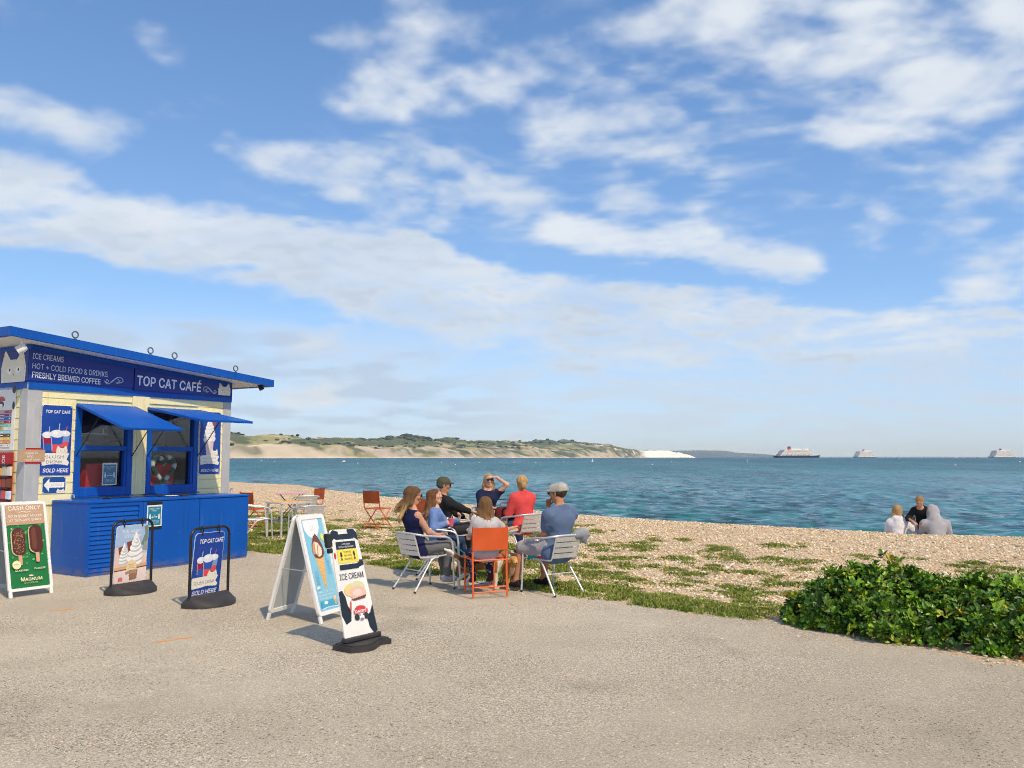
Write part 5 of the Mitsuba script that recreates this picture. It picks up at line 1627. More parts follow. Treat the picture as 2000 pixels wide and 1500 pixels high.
    def head_blob(self):
        H, c, f, l, u = self.H, self.hc, self.hf, self.hl, self.hu
        B = Blob(.0065)
        p = lambda a, b, d: c + (f * a + l * b + u * d) * H                                # noqa: E731
        B.cone(p(-.028, 0, .030), p(.028, 0, .028), .082 * H, .078 * H, .02, (l, 1.12))
        B.cone(p(.02, 0, -.03), p(.045, 0, -.078), .062 * H, .036 * H, .03, (l, 1.05))
        B.cone(p(.0, .03, -.05), p(.05, .012, -.085), .035 * H, .022 * H, .02)
        B.cone(p(.0, -.03, -.05), p(.05, -.012, -.085), .035 * H, .022 * H, .02)
        B.cone(p(.092, 0, .022), p(.108, 0, -.020), .009 * H, .0135 * H, .010)             # nose
        B.cone(p(.098, .012, -.022), p(.098, -.012, -.022), .009 * H, None, .006)
        for s in (1, -1):
            B.cone(p(.082, s * .018, .036), p(.070, s * .048, .034), .012 * H, .011 * H, .012)   # brow
            B.ball(p(.062, s * .042, -.012), .024 * H, .02)                                # cheek
            B.cone(p(-.004, s * .076, .022), p(-.010, s * .078, -.018), .020 * H, .012 * H, .006, (l, 2.6))   # ear
            B.ball(p(.102, s * .033, .014), .017 * H, cut=True)                            # eye socket
            B.ball(p(.078, s * .033, .014), .0155 * H, .002)                               # eyeball
        B.cone(p(.092, .018, -.052), p(.092, -.018, -.052), .008 * H, None, .008)          # lips
        B.cone(p(.093, .014, -.064), p(.093, -.014, -.064), .008 * H, None, .006)
        neck = Blob(.0065)
        B.cone(self.neck - self.cd * .03 * self.S, p(-.018, 0, -.055), .058 * self.S * min(self.Wd, 1.1), .052 * self.S, .03)
        return B.mesh()

    def face_colours(self, v):
        H, c, f, l, u = self.H, self.hc, self.hf, self.hl, self.hu
        d = (v - c) / H
        x, y, z = d @ f, d @ l, d @ u
        col = mottle(v, self.skin, .10, 30, 4)
        def tint(mask, t):                                                                 # noqa: E306
            col[:] = col * (1 - mask[:, None]) + np.asarray(t) * mask[:, None]
        tint(np.clip(1.4 - np.hypot(y / .024, (z + .058) / .012), 0, 1) * (x > .07) * .75, np.array(self.skin) * [.85, .50, .50])
        for s in (1, -1):
            r = np.hypot(y - s * .033, z - .014)
            tint((r < .014) * (x > .085) * (np.abs(z - .014) < .007), (.42, .36, .33))
            tint((np.hypot(y - s * .033, z - .014) < .0085) * (x > .075) * 1.0, (.05, .03, .025))
            tint(np.clip(1.3 - np.hypot((y - s * .034) / .022, (z - .040) / .006), 0, 1) * (x > .06) * .7, (.10, .05, .03))
            tint(np.clip(1 - np.hypot(y - s * .045, z + .018) / .03, 0, 1) * (x > .04) * .35, np.array(self.skin) * [1.1, .72, .68])
        return col

    def body(self, arm=2, leg=2):
        B = Blob(.0115)
        self.torso(B, -.004)
        self.limbs(B, 0, arm, leg)
        for s, (k, a, toe) in self.legs.items():
            B.cone(a, a + toe * .10 * self.S - self.u * .05 * self.S, .036 * self.S, .030 * self.S, .03)
        b = B.mesh()
        h = self.head_blob()
        ms, cs = [b, h], [mottle(b.vertices, self.skin, .10, 14, 2), self.face_colours(h.vertices)]
        for w, hd, up, s, curl, spread in self.hands:
            m = hand_mesh(w, hd, up, s, self.S, curl, spread)
            ms.append(m)
            cs.append(mottle(m.vertices, np.array(self.skin) * [1, .95, .93], .12, 60, 6))
        add(self.key + '__body', join(ms), 'coloured_matte', smooth=True, color=np.vstack(cs))
        return self

    def cloth(self, name, B, color, fold=.011, label=None, pattern=None, fscale=12):
        m = B.mesh(fold, fscale, self.seed, True)
        c = mottle(m.vertices, color, .16, 11, self.seed) if pattern is None else pattern(m.vertices)
        add(self.key + '__' + name, m, 'coloured_matte', smooth=True, color=c, **({'label': label} if label else {}))
        return self

    def top(self, name, color, sleeve=.5, g=.014, label=None, pattern=None, neckline=.0, hood=False, hem=True, extra=None):
        B = Blob(.0115)
        self.torso(B, g)
        if sleeve:
            self.limbs(B, g + .004, sleeve, None)
        if hem:
            B.cone(self.P + self.l * .07 * self.S * self.Wd - self.cd * .03, self.P - self.l * .07 * self.S * self.Wd - self.cd * .03, .118 * self.S * self.Wd + g, None, .04, (self.f, 1.05))
        if hood:
            B.cone(self.neck - self.tf * .06 + self.l * .05, self.neck - self.tf * .06 - self.l * .05, .055, None, .03)
            B.cone(self.neck - self.tf * .09 - self.cd * .05 + self.l * .02, self.neck - self.tf * .09 - self.cd * .05 - self.l * .02, .05, None, .04)
        if extra:
            extra(B)
        B.plane(self.neck + self.cd * (.022 - neckline) * self.S, self.cd * .9 + self.tf * .35) if not hood else None
        return self.cloth(name, B, color, label=label, pattern=pattern)

    def bottom(self, name, color, length=1.85, g=.012, label=None, pattern=None):
        B = Blob(.0115)
        S, W = self.S, self.Wd
        B.cone(self.P + self.l * .075 * S * W, self.P - self.l * .075 * S * W, .107 * S * W + g, None, .05, (self.f, 1.1))
        B.cone(self.P, self.P + self.cd * .07 * S, .115 * S * W + g, None, .05, (self.tf, 1.15))
        self.limbs(B, g, None, length, .04)
        return self.cloth(name, B, color, label=label, pattern=pattern)

    def shoes(self, color, sole=(.55, .55, .53), high=0.0, name='shoe', sock=None):
        for s, (k, a, toe) in self.legs.items():
            B = Blob(.008)
            S = self.S
            t = unit(toe - self.u * (toe @ self.u) * .5)
            heel = a - self.u * .052 * S - t * .035 * S
            B.cone(heel, heel + t * .10 * S, .036 * S, .038 * S, .02)
            B.cone(heel + t * .08 * S, heel + t * .195 * S - self.u * .008 * S, .040 * S, .030 * S, .02)
            B.cone(heel + self.u * .02 * S, a + self.u * .0 * S, .036 * S, .040 * S, .02)
            if high:
                B.cone(a, a + unit(k - a) * high * S, .043 * S, .046 * S, .02)
            m = B.mesh()
            z0 = m.vertices[:, 2].min()
            c = np.where((m.vertices[:, 2:] < z0 + .020 * S), sole, mottle(m.vertices, color, .15, 20, 3))
            add(self.key + '__' + name, m, 'coloured_matte', smooth=True, color=c)
            if sock:
                B = Blob(.008)
                B.cone(a, a + unit(k - a) * sock[1] * S, .040 * S, .047 * S, .01)
                m = B.mesh()
                add(self.key + '__sock', m, 'coloured_matte', smooth=True, color=mottle(m.vertices, sock[0], .15, 30, 3))
        return self

    def hair(self, color, style='short', label=None, tips=None, seed=3, capped=False):
        H, c, f, l, u, S = self.H, self.hc, self.hf, self.hl, self.hu, self.S
        p = lambda a, b, d: c + (f * a + l * b + u * d) * H                                # noqa: E731
        B = Blob(.0075)
        B.cone(p(-.035, 0, .036), p(.012, 0, .042), .094 * H, .086 * H, .02, (l, 1.08))
        if style != 'short':
            B.cone(p(-.05, 0, .02), p(-.052, 0, -.05), .080 * H, .066 * H, .03)
        if style in ('long', 'wavy', 'straight'):
            dn = -u * .6 - self.u * .6
            n_ = {'long': 1.0, 'wavy': 1.05, 'straight': .95}[style]
            for s in (1, -1):
                B.cone(p(-.01, s * .066, .01), p(-.03, s * .074, -.09), .036 * H, .040 * H, .03)
                B.cone(p(-.03, s * .074, -.09), p(-.055, s * .075, -.09) + dn * .15 * n_ * H, .044 * H, .030 * H, .03)
            B.cone(p(-.065, 0, -.04), p(-.085, 0, -.09) + dn * .20 * n_ * H, .070 * H, .050 * H, .04, (f, 1.25))
        if style == 'wavy':
            g = np.random.default_rng(seed)
            for i in range(34):
                a_ = g.uniform(.55 * np.pi, 1.45 * np.pi)
                r0 = .070 + .02 * g.uniform()
                q0 = p(math.cos(a_) * r0 - .02, math.sin(a_) * r0 * 1.1, g.uniform(-.02, .04))
                pts = [q0]
                for j in range(5):
                    pts.append(pts[-1] - self.u * .055 * H + (f * math.cos(a_) + l * math.sin(a_)) * (.012 + .016 * math.sin(j * 2.1 + i)) * H + l * .014 * math.sin(j * 1.8 + i * 1.3) * H)
                for q, r in zip(pts[:-1], pts[1:]):
                    B.cone(q, r, .019 * H, .017 * H, .010)
        if style == 'bun':
            B.ball(p(-.128, 0, -.030), .040 * H, .004)
            B.ball(p(-.135, .012, -.058), .026 * H, .006)
        if style == 'windy':
            for s in (1, -1):
                B.cone(p(-.01, s * .066, .02), p(-.04, s * .076, -.09), .036 * H, .042 * H, .03)
            for i, (a_, b_, d_) in enumerate(((-.20, .03, -.23), (-.16, -.05, -.30), (-.12, .06, -.32), (-.22, -.02, -.16), (-.15, .0, -.35))):
                B.cone(p(-.07, b_ * .8, -.05), p(a_, b_ * 1.3, d_), .050 * H, .020 * H, .03)
        # the face stays free
        if style == 'short':
            B.ball(p(.105, 0, -.035), .100 * H, cut=True)
            B.plane(p(0, 0, -.055), -u) if False else None
            B.cone(p(.02, .12, -.10), p(.02, -.12, -.10), .082 * H, cut=True)
        else:
            B.cone(p(.115, 0, -.02), p(.125, 0, -.16), .088 * H, .10 * H, cut=True)
        if capped:
            B.plane(p(0, 0, .030), u + f * .12)
        m = B.mesh(.011, np.stack([l * 46, f * 46, u * 9], 1), seed)
        d = (m.vertices - c)
        st = meshkit.fbm(np.stack([d @ l * 150, d @ f * 150, d @ u * 12], -1), 3, seed)[:, None]
        base = np.asarray(color)
        if tips is not None:
            w = smooth(-.02, -.22, (d @ self.u) / H)[:, None]
            base = base * (1 - w) + np.asarray(tips) * w
        colr = np.clip(base * (.55 + .95 * st), 0, 1)
        if style in ('long', 'wavy', 'straight', 'windy'):
            g = np.random.default_rng(seed + 40)
            low = np.where((m.vertices - c) @ self.u < -.02)[0]
            ms, cs = [m], [colr]
            for _ in range(46):
                i = low[g.integers(len(low))]
                q = m.vertices[i]
                drift = (unit(q - c) * .25 - self.u * 1.0 - (self.hf * .5 if style == 'windy' else 0)) + g.normal(0, .22, 3)
                n_ = 5
                pts = [q - unit(q - c) * .004]
                for j in range(n_):
                    pts.append(pts[-1] + unit(drift) * .020 + g.normal(0, .005 if style != 'wavy' else .010, 3))
                t_ = tube(curve(pts, 3), np.linspace(.0045, .0012, n_ * 3 + 1), 4)
                ms.append(t_)
                cs.append(np.tile(colr[i] * g.uniform(.8, 1.3), (len(t_.vertices), 1)))
            m, colr = join(ms), np.clip(np.vstack(cs), 0, 1)
        add(self.key + '__hair', m, 'coloured_matte', smooth=True, color=colr, **({'label': label} if label else {}))
        return self

    def cap(self, color, kind='flat', label=None):
        H, c, f, l, u = self.H, self.hc, self.hf, self.hl, self.hu
        p = lambda a, b, d: c + (f * a + l * b + u * d) * H                                # noqa: E731
        B = Blob(.0075)
        if kind == 'flat':
            B.cone(p(-.055, 0, .060), p(.050, 0, .056), .090 * H, .074 * H, .03, (u, 1.10))
            B.cone(p(-.06, 0, .035), p(.02, 0, .035), .086 * H, .084 * H, .02, (l, 1.05))
            B.cone(p(.098, .035, .036), p(.098, -.035, .036), .046 * H, None, .02, (u, 2.8))
        else:
            B.cone(p(-.030, 0, .055), p(.015, 0, .058), .096 * H, .088 * H, .02, (l, 1.06))
            B.cone(p(.115, .03, .040), p(.115, -.03, .040), .050 * H, None, .012, (u, 4.0))
        B.plane(p(0, 0, .016), -u - f * .12)
        m = B.mesh()
        v = m.vertices
        col = mottle(v, color, .16, 60, 5)
        if kind == 'flat':
            d = (v - c) @ l
            col *= (1 - .22 * (np.abs(((np.arctan2(d, (v - c) @ f + .02) / .52) % 1) - .5) > .46))[:, None]
        add(self.key + '__cap', m, 'coloured_matte', smooth=True, color=col, **({'label': label} if label else {}))
        return self

    def glasses(self, color=(.012, .012, .014)):
        H, c, f, l, u = self.H, self.hc, self.hf, self.hl, self.hu
        p = lambda a, b, d: c + (f * a + l * b + u * d) * H                                # noqa: E731
        ms = []
        for s in (1, -1):
            fr = Frame(p(.103, s * .034, .012), l, u, f)
            ms.append(extrude(rrect(-.028 * H, -.021 * H, .028 * H, .020 * H, .012 * H), .005, fr))
            ms.append(tube([p(.100, s * .060, .02), p(.05, s * .080, .022), p(-.01, s * .084, .02)], .0032, 6))
        ms.append(tube([p(.106, .008, .02), p(.106, -.008, .02)], .004, 6))
        add(self.key + '__sunglasses', join(ms), 'black_plastic', smooth=False)
        return self


def seat_height():
    return .438 + .098


# 1 woman with long hair in a navy sleeveless top, left of the group
p = Person('long-haired woman in a sleeveless navy top and grey trousers, leftmost of the seated people', ch_woman.p([0, -.13, 0]), (.82, .57), .97, .96, .545, -.26, head=(-.30, -.10), female=True, skin=SKIN, bend=.16, seed=11)
lap = p.P + p.f * .30 + p.u * .08
p.arm_to(-1, p.P + p.f * .28 - p.l * .10 + p.u * .12, (-.5, -.6, -.7), hand=(1, .3, .1), curl=.55)
p.arm_to(1, p.P + p.f * .34 + p.l * .10 + p.u * .13, (-.3, .8, -.6), hand=(1, -.3, .1), curl=.6)
p.leg(1, (1, .10, -.02), (.22, .05, -1))
p.leg(-1, (1, -.16, .06), (-.10, .10, -1))
p.body(2, 2).top('top', (.010, .014, .062), 0, .012, neckline=.03).bottom('trousers', (.135, .140, .150), 1.93, .012).shoes((.42, .43, .45)).hair((.115, .062, .030), 'windy', 'long brown hair with fair ends blown back', (.44, .29, .13)).glasses((.02, .015, .015))
p_woman = p
# 2 curly-haired girl with a pink cup
p = Person('girl with long curly brown hair in a pale blue shirt holding a pink cup', ch_curl.p([0, -.08, 0]), (.90, -.05), .86, .95, .54, -.02, head=(-.15, .26), female=True, skin=SKIN_PALE, bend=.05, seed=12)
cup_at = p.P + p.f * .24 - p.l * .08 + p.u * .24
p.arm_to(-1, cup_at - p.f * .075 - p.l * .025 - p.u * .01, (-.6, -.7, -.5), hand=(1, .1, .1), palm=(0, -1, .25), curl=.75)
p.arm_to(1, p.P + p.f * .33 + p.l * .12 + p.u * .26, (-.2, .4, -.9), hand=(.30, -.1, 1), palm=(.8, .3, .1), curl=.7)
p.leg(1, (1, .08, -.02), (.15, .05, -1))
p.leg(-1, (1, -.12, -.02), (.05, -.05, -1))
p.body().top('shirt', (.13, .22, .46), 1.9, .016).bottom('leggings', (.020, .045, .10), 1.45, .008).shoes((.30, .05, .06), (.45, .35, .32)).hair((.125, .058, .026), 'wavy', None, (.22, .115, .05))
t_ = thing('drink_cup', 'pink paper cup with a straw in the hand of the curly-haired girl', 'cup')
cf = Frame(cup_at - np.array([0, 0, .055]), (1, 0, 0), (0, 1, 0), (0, 0, 1))
mat('pink_card', (0.62, 0.10, 0.17), 0.45, 0.4)
add(t_ + '__cup', lathe([(0, 0), (.030, 0), (.041, .115), (.036, .115), (.030, .10), (0, .10)], 20, cf), 'pink_card', smooth=40)
add(t_ + '__straw', tube(cf.p([[.005, 0, .10], [.02, .01, .165]]), .0035, 6), 'white_paint', smooth=40)
# 3 child from behind in the orange chair
p = Person('child with straight brown hair seen from behind in the orange folding chair', ch_girl.p([0, -.05, .0]), (-.33, .94), .80, .98, .545, .02, head=(.05, .0), female=True, skin=SKIN, bend=.05, seed=13)
p.arm(1, (.45, .25, -.85), (.9, -.35, .15), curl=.5)
p.arm(-1, (.45, -.70, -.50), (.55, -.75, .12), curl=.35)
DOT = lambda v: np.where((meshkit.noise(v * 70, 5) > .70)[:, None], (.50, .48, .50), mottle(v, (.018, .020, .060), .2, 20, 4))   # noqa: E731
p.leg(1, (1, .10, -.10), (-.62, .02, -1), (.9, 0, -.35))
p.leg(-1, (1, -.12, -.10), (-.62, -.02, -1), (.9, 0, -.35))
p.body().top('top', (.46, .46, .48), .55, .014).bottom('leggings', (.02, .02, .06), 1.9, .010, pattern=DOT).shoes((.055, .018, .020), (.25, .22, .2), .06, 'boot').hair((.150, .082, .038), 'straight', None, (.27, .155, .07))
# 4 man in the flat cap
p = Person('man in a pale flat cap, blue T-shirt and grey shorts, hand at his mouth', ch_man.p([.0, -.10, 0]), (-.68, .73), 1.02, 1.14, .55, -.24, head=(.30, -.04), skin=SKIN_TAN, bend=.22, head_fwd=.05, seed=14)
mouth = p.hc + p.hf * .12 - p.hu * .075
p.arm_to(-1, mouth + p.l * -.02 - p.u * .085 + p.f * .045, (.2, -.5, -.9), hand=(-.30, .15, .9), palm=(.9, -.3, .3), curl=.7)
p.arm_to(1, p.P + p.f * .27 + p.l * .04 + p.u * .13, (-.45, .28, -.85), hand=(.6, -.8, .1), curl=.5)
p.leg(1, (1, .22, .02), (.12, .12, -1))
p.leg(-1, (1, -.20, .02), (.02, -.05, -1))


def tee(v):
    c = mottle(v, (.100, .150, .265), .16, 11, 14)
    w = smooth(.30, .12, (v - p.P) @ p.cd)[:, None]
    return c * (1 - .0 * w)


p.body().top('t_shirt', (.095, .155, .31), .62, .020, pattern=tee).bottom('shorts', (.36, .35, .385), .98, .022).shoes((.015, .015, .017), (.03, .03, .03), .0, 'shoe', ((.012, .012, .014), .17)).hair((.06, .035, .022), 'short', capped=True).cap((.40, .385, .355), 'flat', 'pale flat cap').glasses()
p_man = p
# 5 man in the olive cap, 6 woman shading her eyes, 7 woman in red: the table behind
p = Person('man in an olive cap and black jumper leaning back at the farther table', ch_olive.p([0, -.10, 0]), (.80, .42), 1.0, 1.04, .55, -.22, head=(-.35, -.02), skin=SKIN_TAN, bend=.16, seed=15)
p.arm_to(-1, p.P + p.f * .48 - p.l * .02 + p.u * .22, (-.1, -.7, -.6), hand=(1, .1, -.2), curl=.4)
p.arm_to(1, p.P + p.f * .36 + p.l * .12 + p.u * .14, (-.1, .7, -.6), curl=.4)
p.leg(1, (1, .15, 0), (.2, 0, -1))
p.leg(-1, (1, -.15, 0), (.2, 0, -1))
p.body(2, 2).top('jumper', (.016, .017, .020), 1.85, .018).bottom('trousers', (.03, .03, .04), 1.92, .014).shoes((.03, .03, .03)).hair((.10, .085, .07), 'short', capped=True).cap((.075, .078, .050), 'peak', 'olive cap').glasses()
p = Person('fair-haired woman in a navy jumper shading her eyes with one hand', ch_navy.p([0, -.10, 0]), (.34, -.94), .98, 1.0, .55, .0, head=(-.12, .03), female=True, skin=SKIN_PALE, bend=.10, seed=16)
brow = p.hc + p.hf * .115 + p.hu * .055
p.arm_to(1, brow + p.l * .125 + p.u * .005 - p.f * .0, (.25, .9, -.15), hand=(.05, -1, .05), palm=(.1, .1, 1), curl=.12)
p.arm_to(-1, p.P + p.f * .36 - p.l * .02 + p.u * .20, (-.1, -.8, -.5), hand=(.6, .8, 0), curl=.4)
p.leg(1, (1, .12, 0), (.1, 0, -1))
p.leg(-1, (1, -.12, 0), (.1, 0, -1))
p.body(2, 2).top('jumper', (.010, .014, .050), 1.35, .018).bottom('trousers', (.04, .05, .09), 1.92, .012).shoes((.2, .2, .2)).hair((.36, .24, .12), 'long', None, (.46, .32, .17)).glasses()
p = Person('woman with a blonde bun and coral red cardigan, seen from behind', ch_red.p([0.0, -.06, 0]), (-.50, .86), 1.0, 1.02, .55, .06, head=(-.25, .0), female=True, skin=SKIN, bend=.08, seed=17)
p.arm_to(1, p.P + p.f * .36 + p.l * .16 + p.u * .20, (-.4, .35, -.9), curl=.4)
p.arm_to(-1, p.P + p.f * .36 - p.l * .08 + p.u * .20, (-.4, -.3, -.9), curl=.4)
p.leg(1, (1, .10, -.02), (.05, 0, -1))
p.leg(-1, (1, -.14, -.02), (-.10, 0, -1))
p.body(2, 2).top('cardigan', (.62, .070, .070), 1.9, .020).bottom('jeans', (.07, .13, .27), 1.93, .014).shoes((.16, .15, .15)).hair((.42, .275, .115), 'bun', 'blonde hair tied in a bun')
t_ = thing('bag', 'dark maroon bag on the lap of the woman in the red cardigan', 'bag')
B = Blob(.010)
q = p.P + p.f * .34 + p.l * .17 + p.u * .20
B.cone(q + p.l * .10, q - p.l * .10, .085, None, .03, (p.f, 1.3)).cone(q + p.l * .11 - p.u * .09, q - p.l * .11 - p.u * .09, .075, None, .04)
m = B.mesh(.008, 14, 3)
add(t_ + '__pouch', m, 'coloured_matte', smooth=True, color=mottle(m.vertices, (.10, .018, .022), .2, 16, 3))
add(t_ + '__strap', tube(curve([q + p.l * .10 + p.u * .07, q + p.l * .06 + p.u * .15, q - p.l * .06 + p.u * .15, q - p.l * .10 + p.u * .07], 5), .008, 7), 'brown_canvas', smooth=50)


# 8-10 the three on the crest of the beach
def crest(x, y):
    return np.array([x, y, ground(x, y)])


p = Person('fair-haired person in a white hooded jacket sitting on the crest by the water', (7.46, 16.98, -.06), (.32, .95), .92, .92, .10, .16, head=(.35, -.1), female=True, skin=SKIN, bend=.25, seed=18)
p.arm(-1, (.15, -.72, -.80), (.25, .05, .9), curl=.4)
p.arm(1, (.30, .25, -.95), (.85, -.30, -.25), curl=.4)
p.leg(1, (.9, .1, .45), (.75, 0, -.9))
p.leg(-1, (.9, -.1, .45), (.75, 0, -.9))
p.body().top('jacket', (.64, .64, .68), 1.9, .028, hood=True).bottom('trousers', (.08, .10, .16), 1.92, .014).shoes((.3, .3, .3)).hair((.36, .23, .11), 'straight', None, (.46, .32, .17))
p = Person('child in black top and shorts with white sleeve stripes stooping by the water', (7.97, 17.05, -.25), (-.55, -.82), .77, .92, .64, .42, head=(.05, -.5), skin=SKIN, bend=.25, seed=19)
p.arm_to(1, p.P + p.f * .40 + p.l * .10 + p.u * .06, (.3, .6, -.6), curl=.4)
p.arm_to(-1, p.P + p.f * .42 - p.l * .10 + p.u * .08, (.2, -.8, -.6), curl=.4)
p.leg(1, (.12, .08, -1), (-.18, 0, -1))
p.leg(-1, (.0, -.08, -1), (-.06, 0, -1))


def stripes(v):
    c = mottle(v, (.014, .014, .016), .2, 12, 4)
    for s in (1, -1):
        e, w = p.arms[s]
        for a_, b_ in ((p.neck + p.l * s * .05, p.sh[s]), (p.sh[s], e), (e, w)):
            t = np.clip((v - a_) @ (b_ - a_) / ((b_ - a_) @ (b_ - a_)), 0, 1)
            r = v - a_ - t[:, None] * (b_ - a_)
            out = unit(p.l * s + p.u * .45 - p.f * .4)
            k = (np.linalg.norm(r, axis=1) < .09) & ((r / (np.linalg.norm(r, axis=1, keepdims=True) + 1e-9)) @ out > .86)
            c[k] = (.72, .72, .72)
    return c


p.body().top('top', (.014, .014, .016), 1.5, .016, pattern=stripes).bottom('shorts', (.012, .012, .014), .95, .018).shoes((.35, .33, .3)).hair((.26, .165, .075), 'short')
p = Person('broad person in a grey sweatshirt with the hood up sitting by the water', (7.99, 16.52, -.04), (.20, .98), .95, 1.10, .10, .18, head=(.0, -.45), skin=SKIN, head_fwd=.05, bend=.50, seed=20)
p.arm(-1, (.16, -.20, -1), (.45, .12, -.9), curl=.3)
p.arm(1, (.35, .06, -1), (.85, -.30, -.25), curl=.4)
p.leg(1, (.9, .15, .45), (.75, 0, -.9))
p.leg(-1, (.9, -.15, .45), (.75, 0, -.9))


def hood_up(B):
    c, f, l, u = p.hc, p.hf, p.hl, p.hu
    B.cone(c - f * .03 + u * .03, c + f * .02 + u * .035, .122, .110, .02)
    B.cone(c - f * .05 - u * .05, p.neck - p.tf * .03, .115, .115, .05)
    B.cone(p.neck - p.tf * .075 + p.l * .09 - p.cd * .02, p.neck - p.tf * .075 - p.l * .09 - p.cd * .02, .045, None, .012)     # the hood's collar fold
    B.cone(c + f * .12 + u * .02, c + f * .13 - u * .07, .075, cut=True)


p.body().top('sweatshirt', (.33, .33, .36), 1.9, .026, hood=True, extra=hood_up).bottom('trousers', (.07, .07, .09), 1.92, .014).shoes((.5, .5, .5))
# 11 someone lying on the seaward slope, mostly hidden by the crest
p = Person('dark-haired person in a white top lying down on the far side of the shingle crest', (1.80, 21.75, -.12), (.95, .25), 1.0, 1.0, .13, -1.05, head=(0, -.1), female=True, skin=SKIN, seed=21)
p.arm_to(1, p.P + p.f * .10 + p.l * .25 + p.u * .1, (-.3, .9, .1), curl=.4)
p.arm_to(-1, p.P - p.f * .10 - p.l * .05 + p.u * .12, (.2, -.9, .1), curl=.5)
p.leg(1, (.8, .1, .42), (.7, 0, -.9))
p.leg(-1, (.9, -.1, .15), (.9, 0, -.4))
p.body().top('top', (.68, .68, .70), .6, .016).bottom('shorts', (.10, .12, .2), .8, .014).hair((.018, .014, .012), 'bun')

# clothes and toys left on the chairs
t_ = thing('jacket', 'grey jacket bundled over the back of the chair of the man in the flat cap', 'jacket')
B = Blob(.010)
q = ch_man.p([.20, -.315, .735])
rgt, fw = ch_man.ex, ch_man.ey
B.cone(q - rgt * .06, q + rgt * .09 - fw * .02, .062, .050, .03).cone(q + rgt * .05 - np.array([0, 0, .06]), q + rgt * .09 - np.array([0, 0, .10]), .045, .03, .03).cone(q + rgt * .01 + np.array([0, 0, .035]), q + rgt * .06 + np.array([0, 0, .03]), .045, .04, .03)
m = B.mesh(.012, 22, 2)
add(t_, m, 'coloured_matte', smooth=True, color=mottle(m.vertices, (.26, .28, .32), .25, 26, 3))
t_ = thing('ball', 'small red ball on the chair seat beside the man in the flat cap', 'ball')
q = ch_man.p([-.195, -.02, .482])
m = trimesh.creation.icosphere(3, .043)
add(t_, trimesh.Trimesh(m.vertices + q, m.faces), 'coloured_print', smooth=True, color=np.where((np.abs(m.vertices[:, 2:]) < .008), (.7, .65, .6), (.58, .02, .03)))
t_ = thing('cloth', 'bright blue cloth tucked beside the red ball on the chair seat', 'cloth')
B = Blob(.008)
q = ch_man.p([-.20, .08, .465])
B.cone(q, q + fw * .10 - np.array([0, 0, .01]), .036, .026, .03).cone(q + fw * .08, q + fw * .13 - np.array([0, 0, .05]), .026, .018, .02)
m = B.mesh(.010, 30, 2)
add(t_, m, 'coloured_matte', smooth=True, color=mottle(m.vertices, (.02, .28, .46), .2, 26, 3))
t_ = thing('bag', 'white and pale blue patterned bag hanging on the back of the curly-haired girl\'s chair', 'bag')
B = Blob(.010)
q = ch_curl.p([.14, -.345, .56])
B.cone(q + ch_curl.ex * .07, q - ch_curl.ex * .07, .055, None, .03, (ch_curl.ey, 1.6)).cone(q + ch_curl.ex * .085 - np.array([0, 0, .16]), q - ch_curl.ex * .085 - np.array([0, 0, .16]), .065, None, .08, (ch_curl.ey, 1.5))
m = B.mesh(.006, 20, 2)
add(t_ + '__pouch', m, 'coloured_matte', smooth=True, color=np.where((meshkit.noise(m.vertices * 26, 3) > .56)[:, None], (.25, .36, .52), (.66, .68, .70)))
add(t_ + '__strap', tube(curve([q + ch_curl.ex * .05 + np.array([0, 0, .03]), q + ch_curl.ex * .04 + np.array([0, 0, .16]) + ch_curl.ey * .02, q - ch_curl.ex * .04 + np.array([0, 0, .16]) + ch_curl.ey * .02, q - ch_curl.ex * .05 + np.array([0, 0, .03])], 5), .007, 7), 'white_paint', smooth=50)


# ------------------------------------------------------------------ dogs


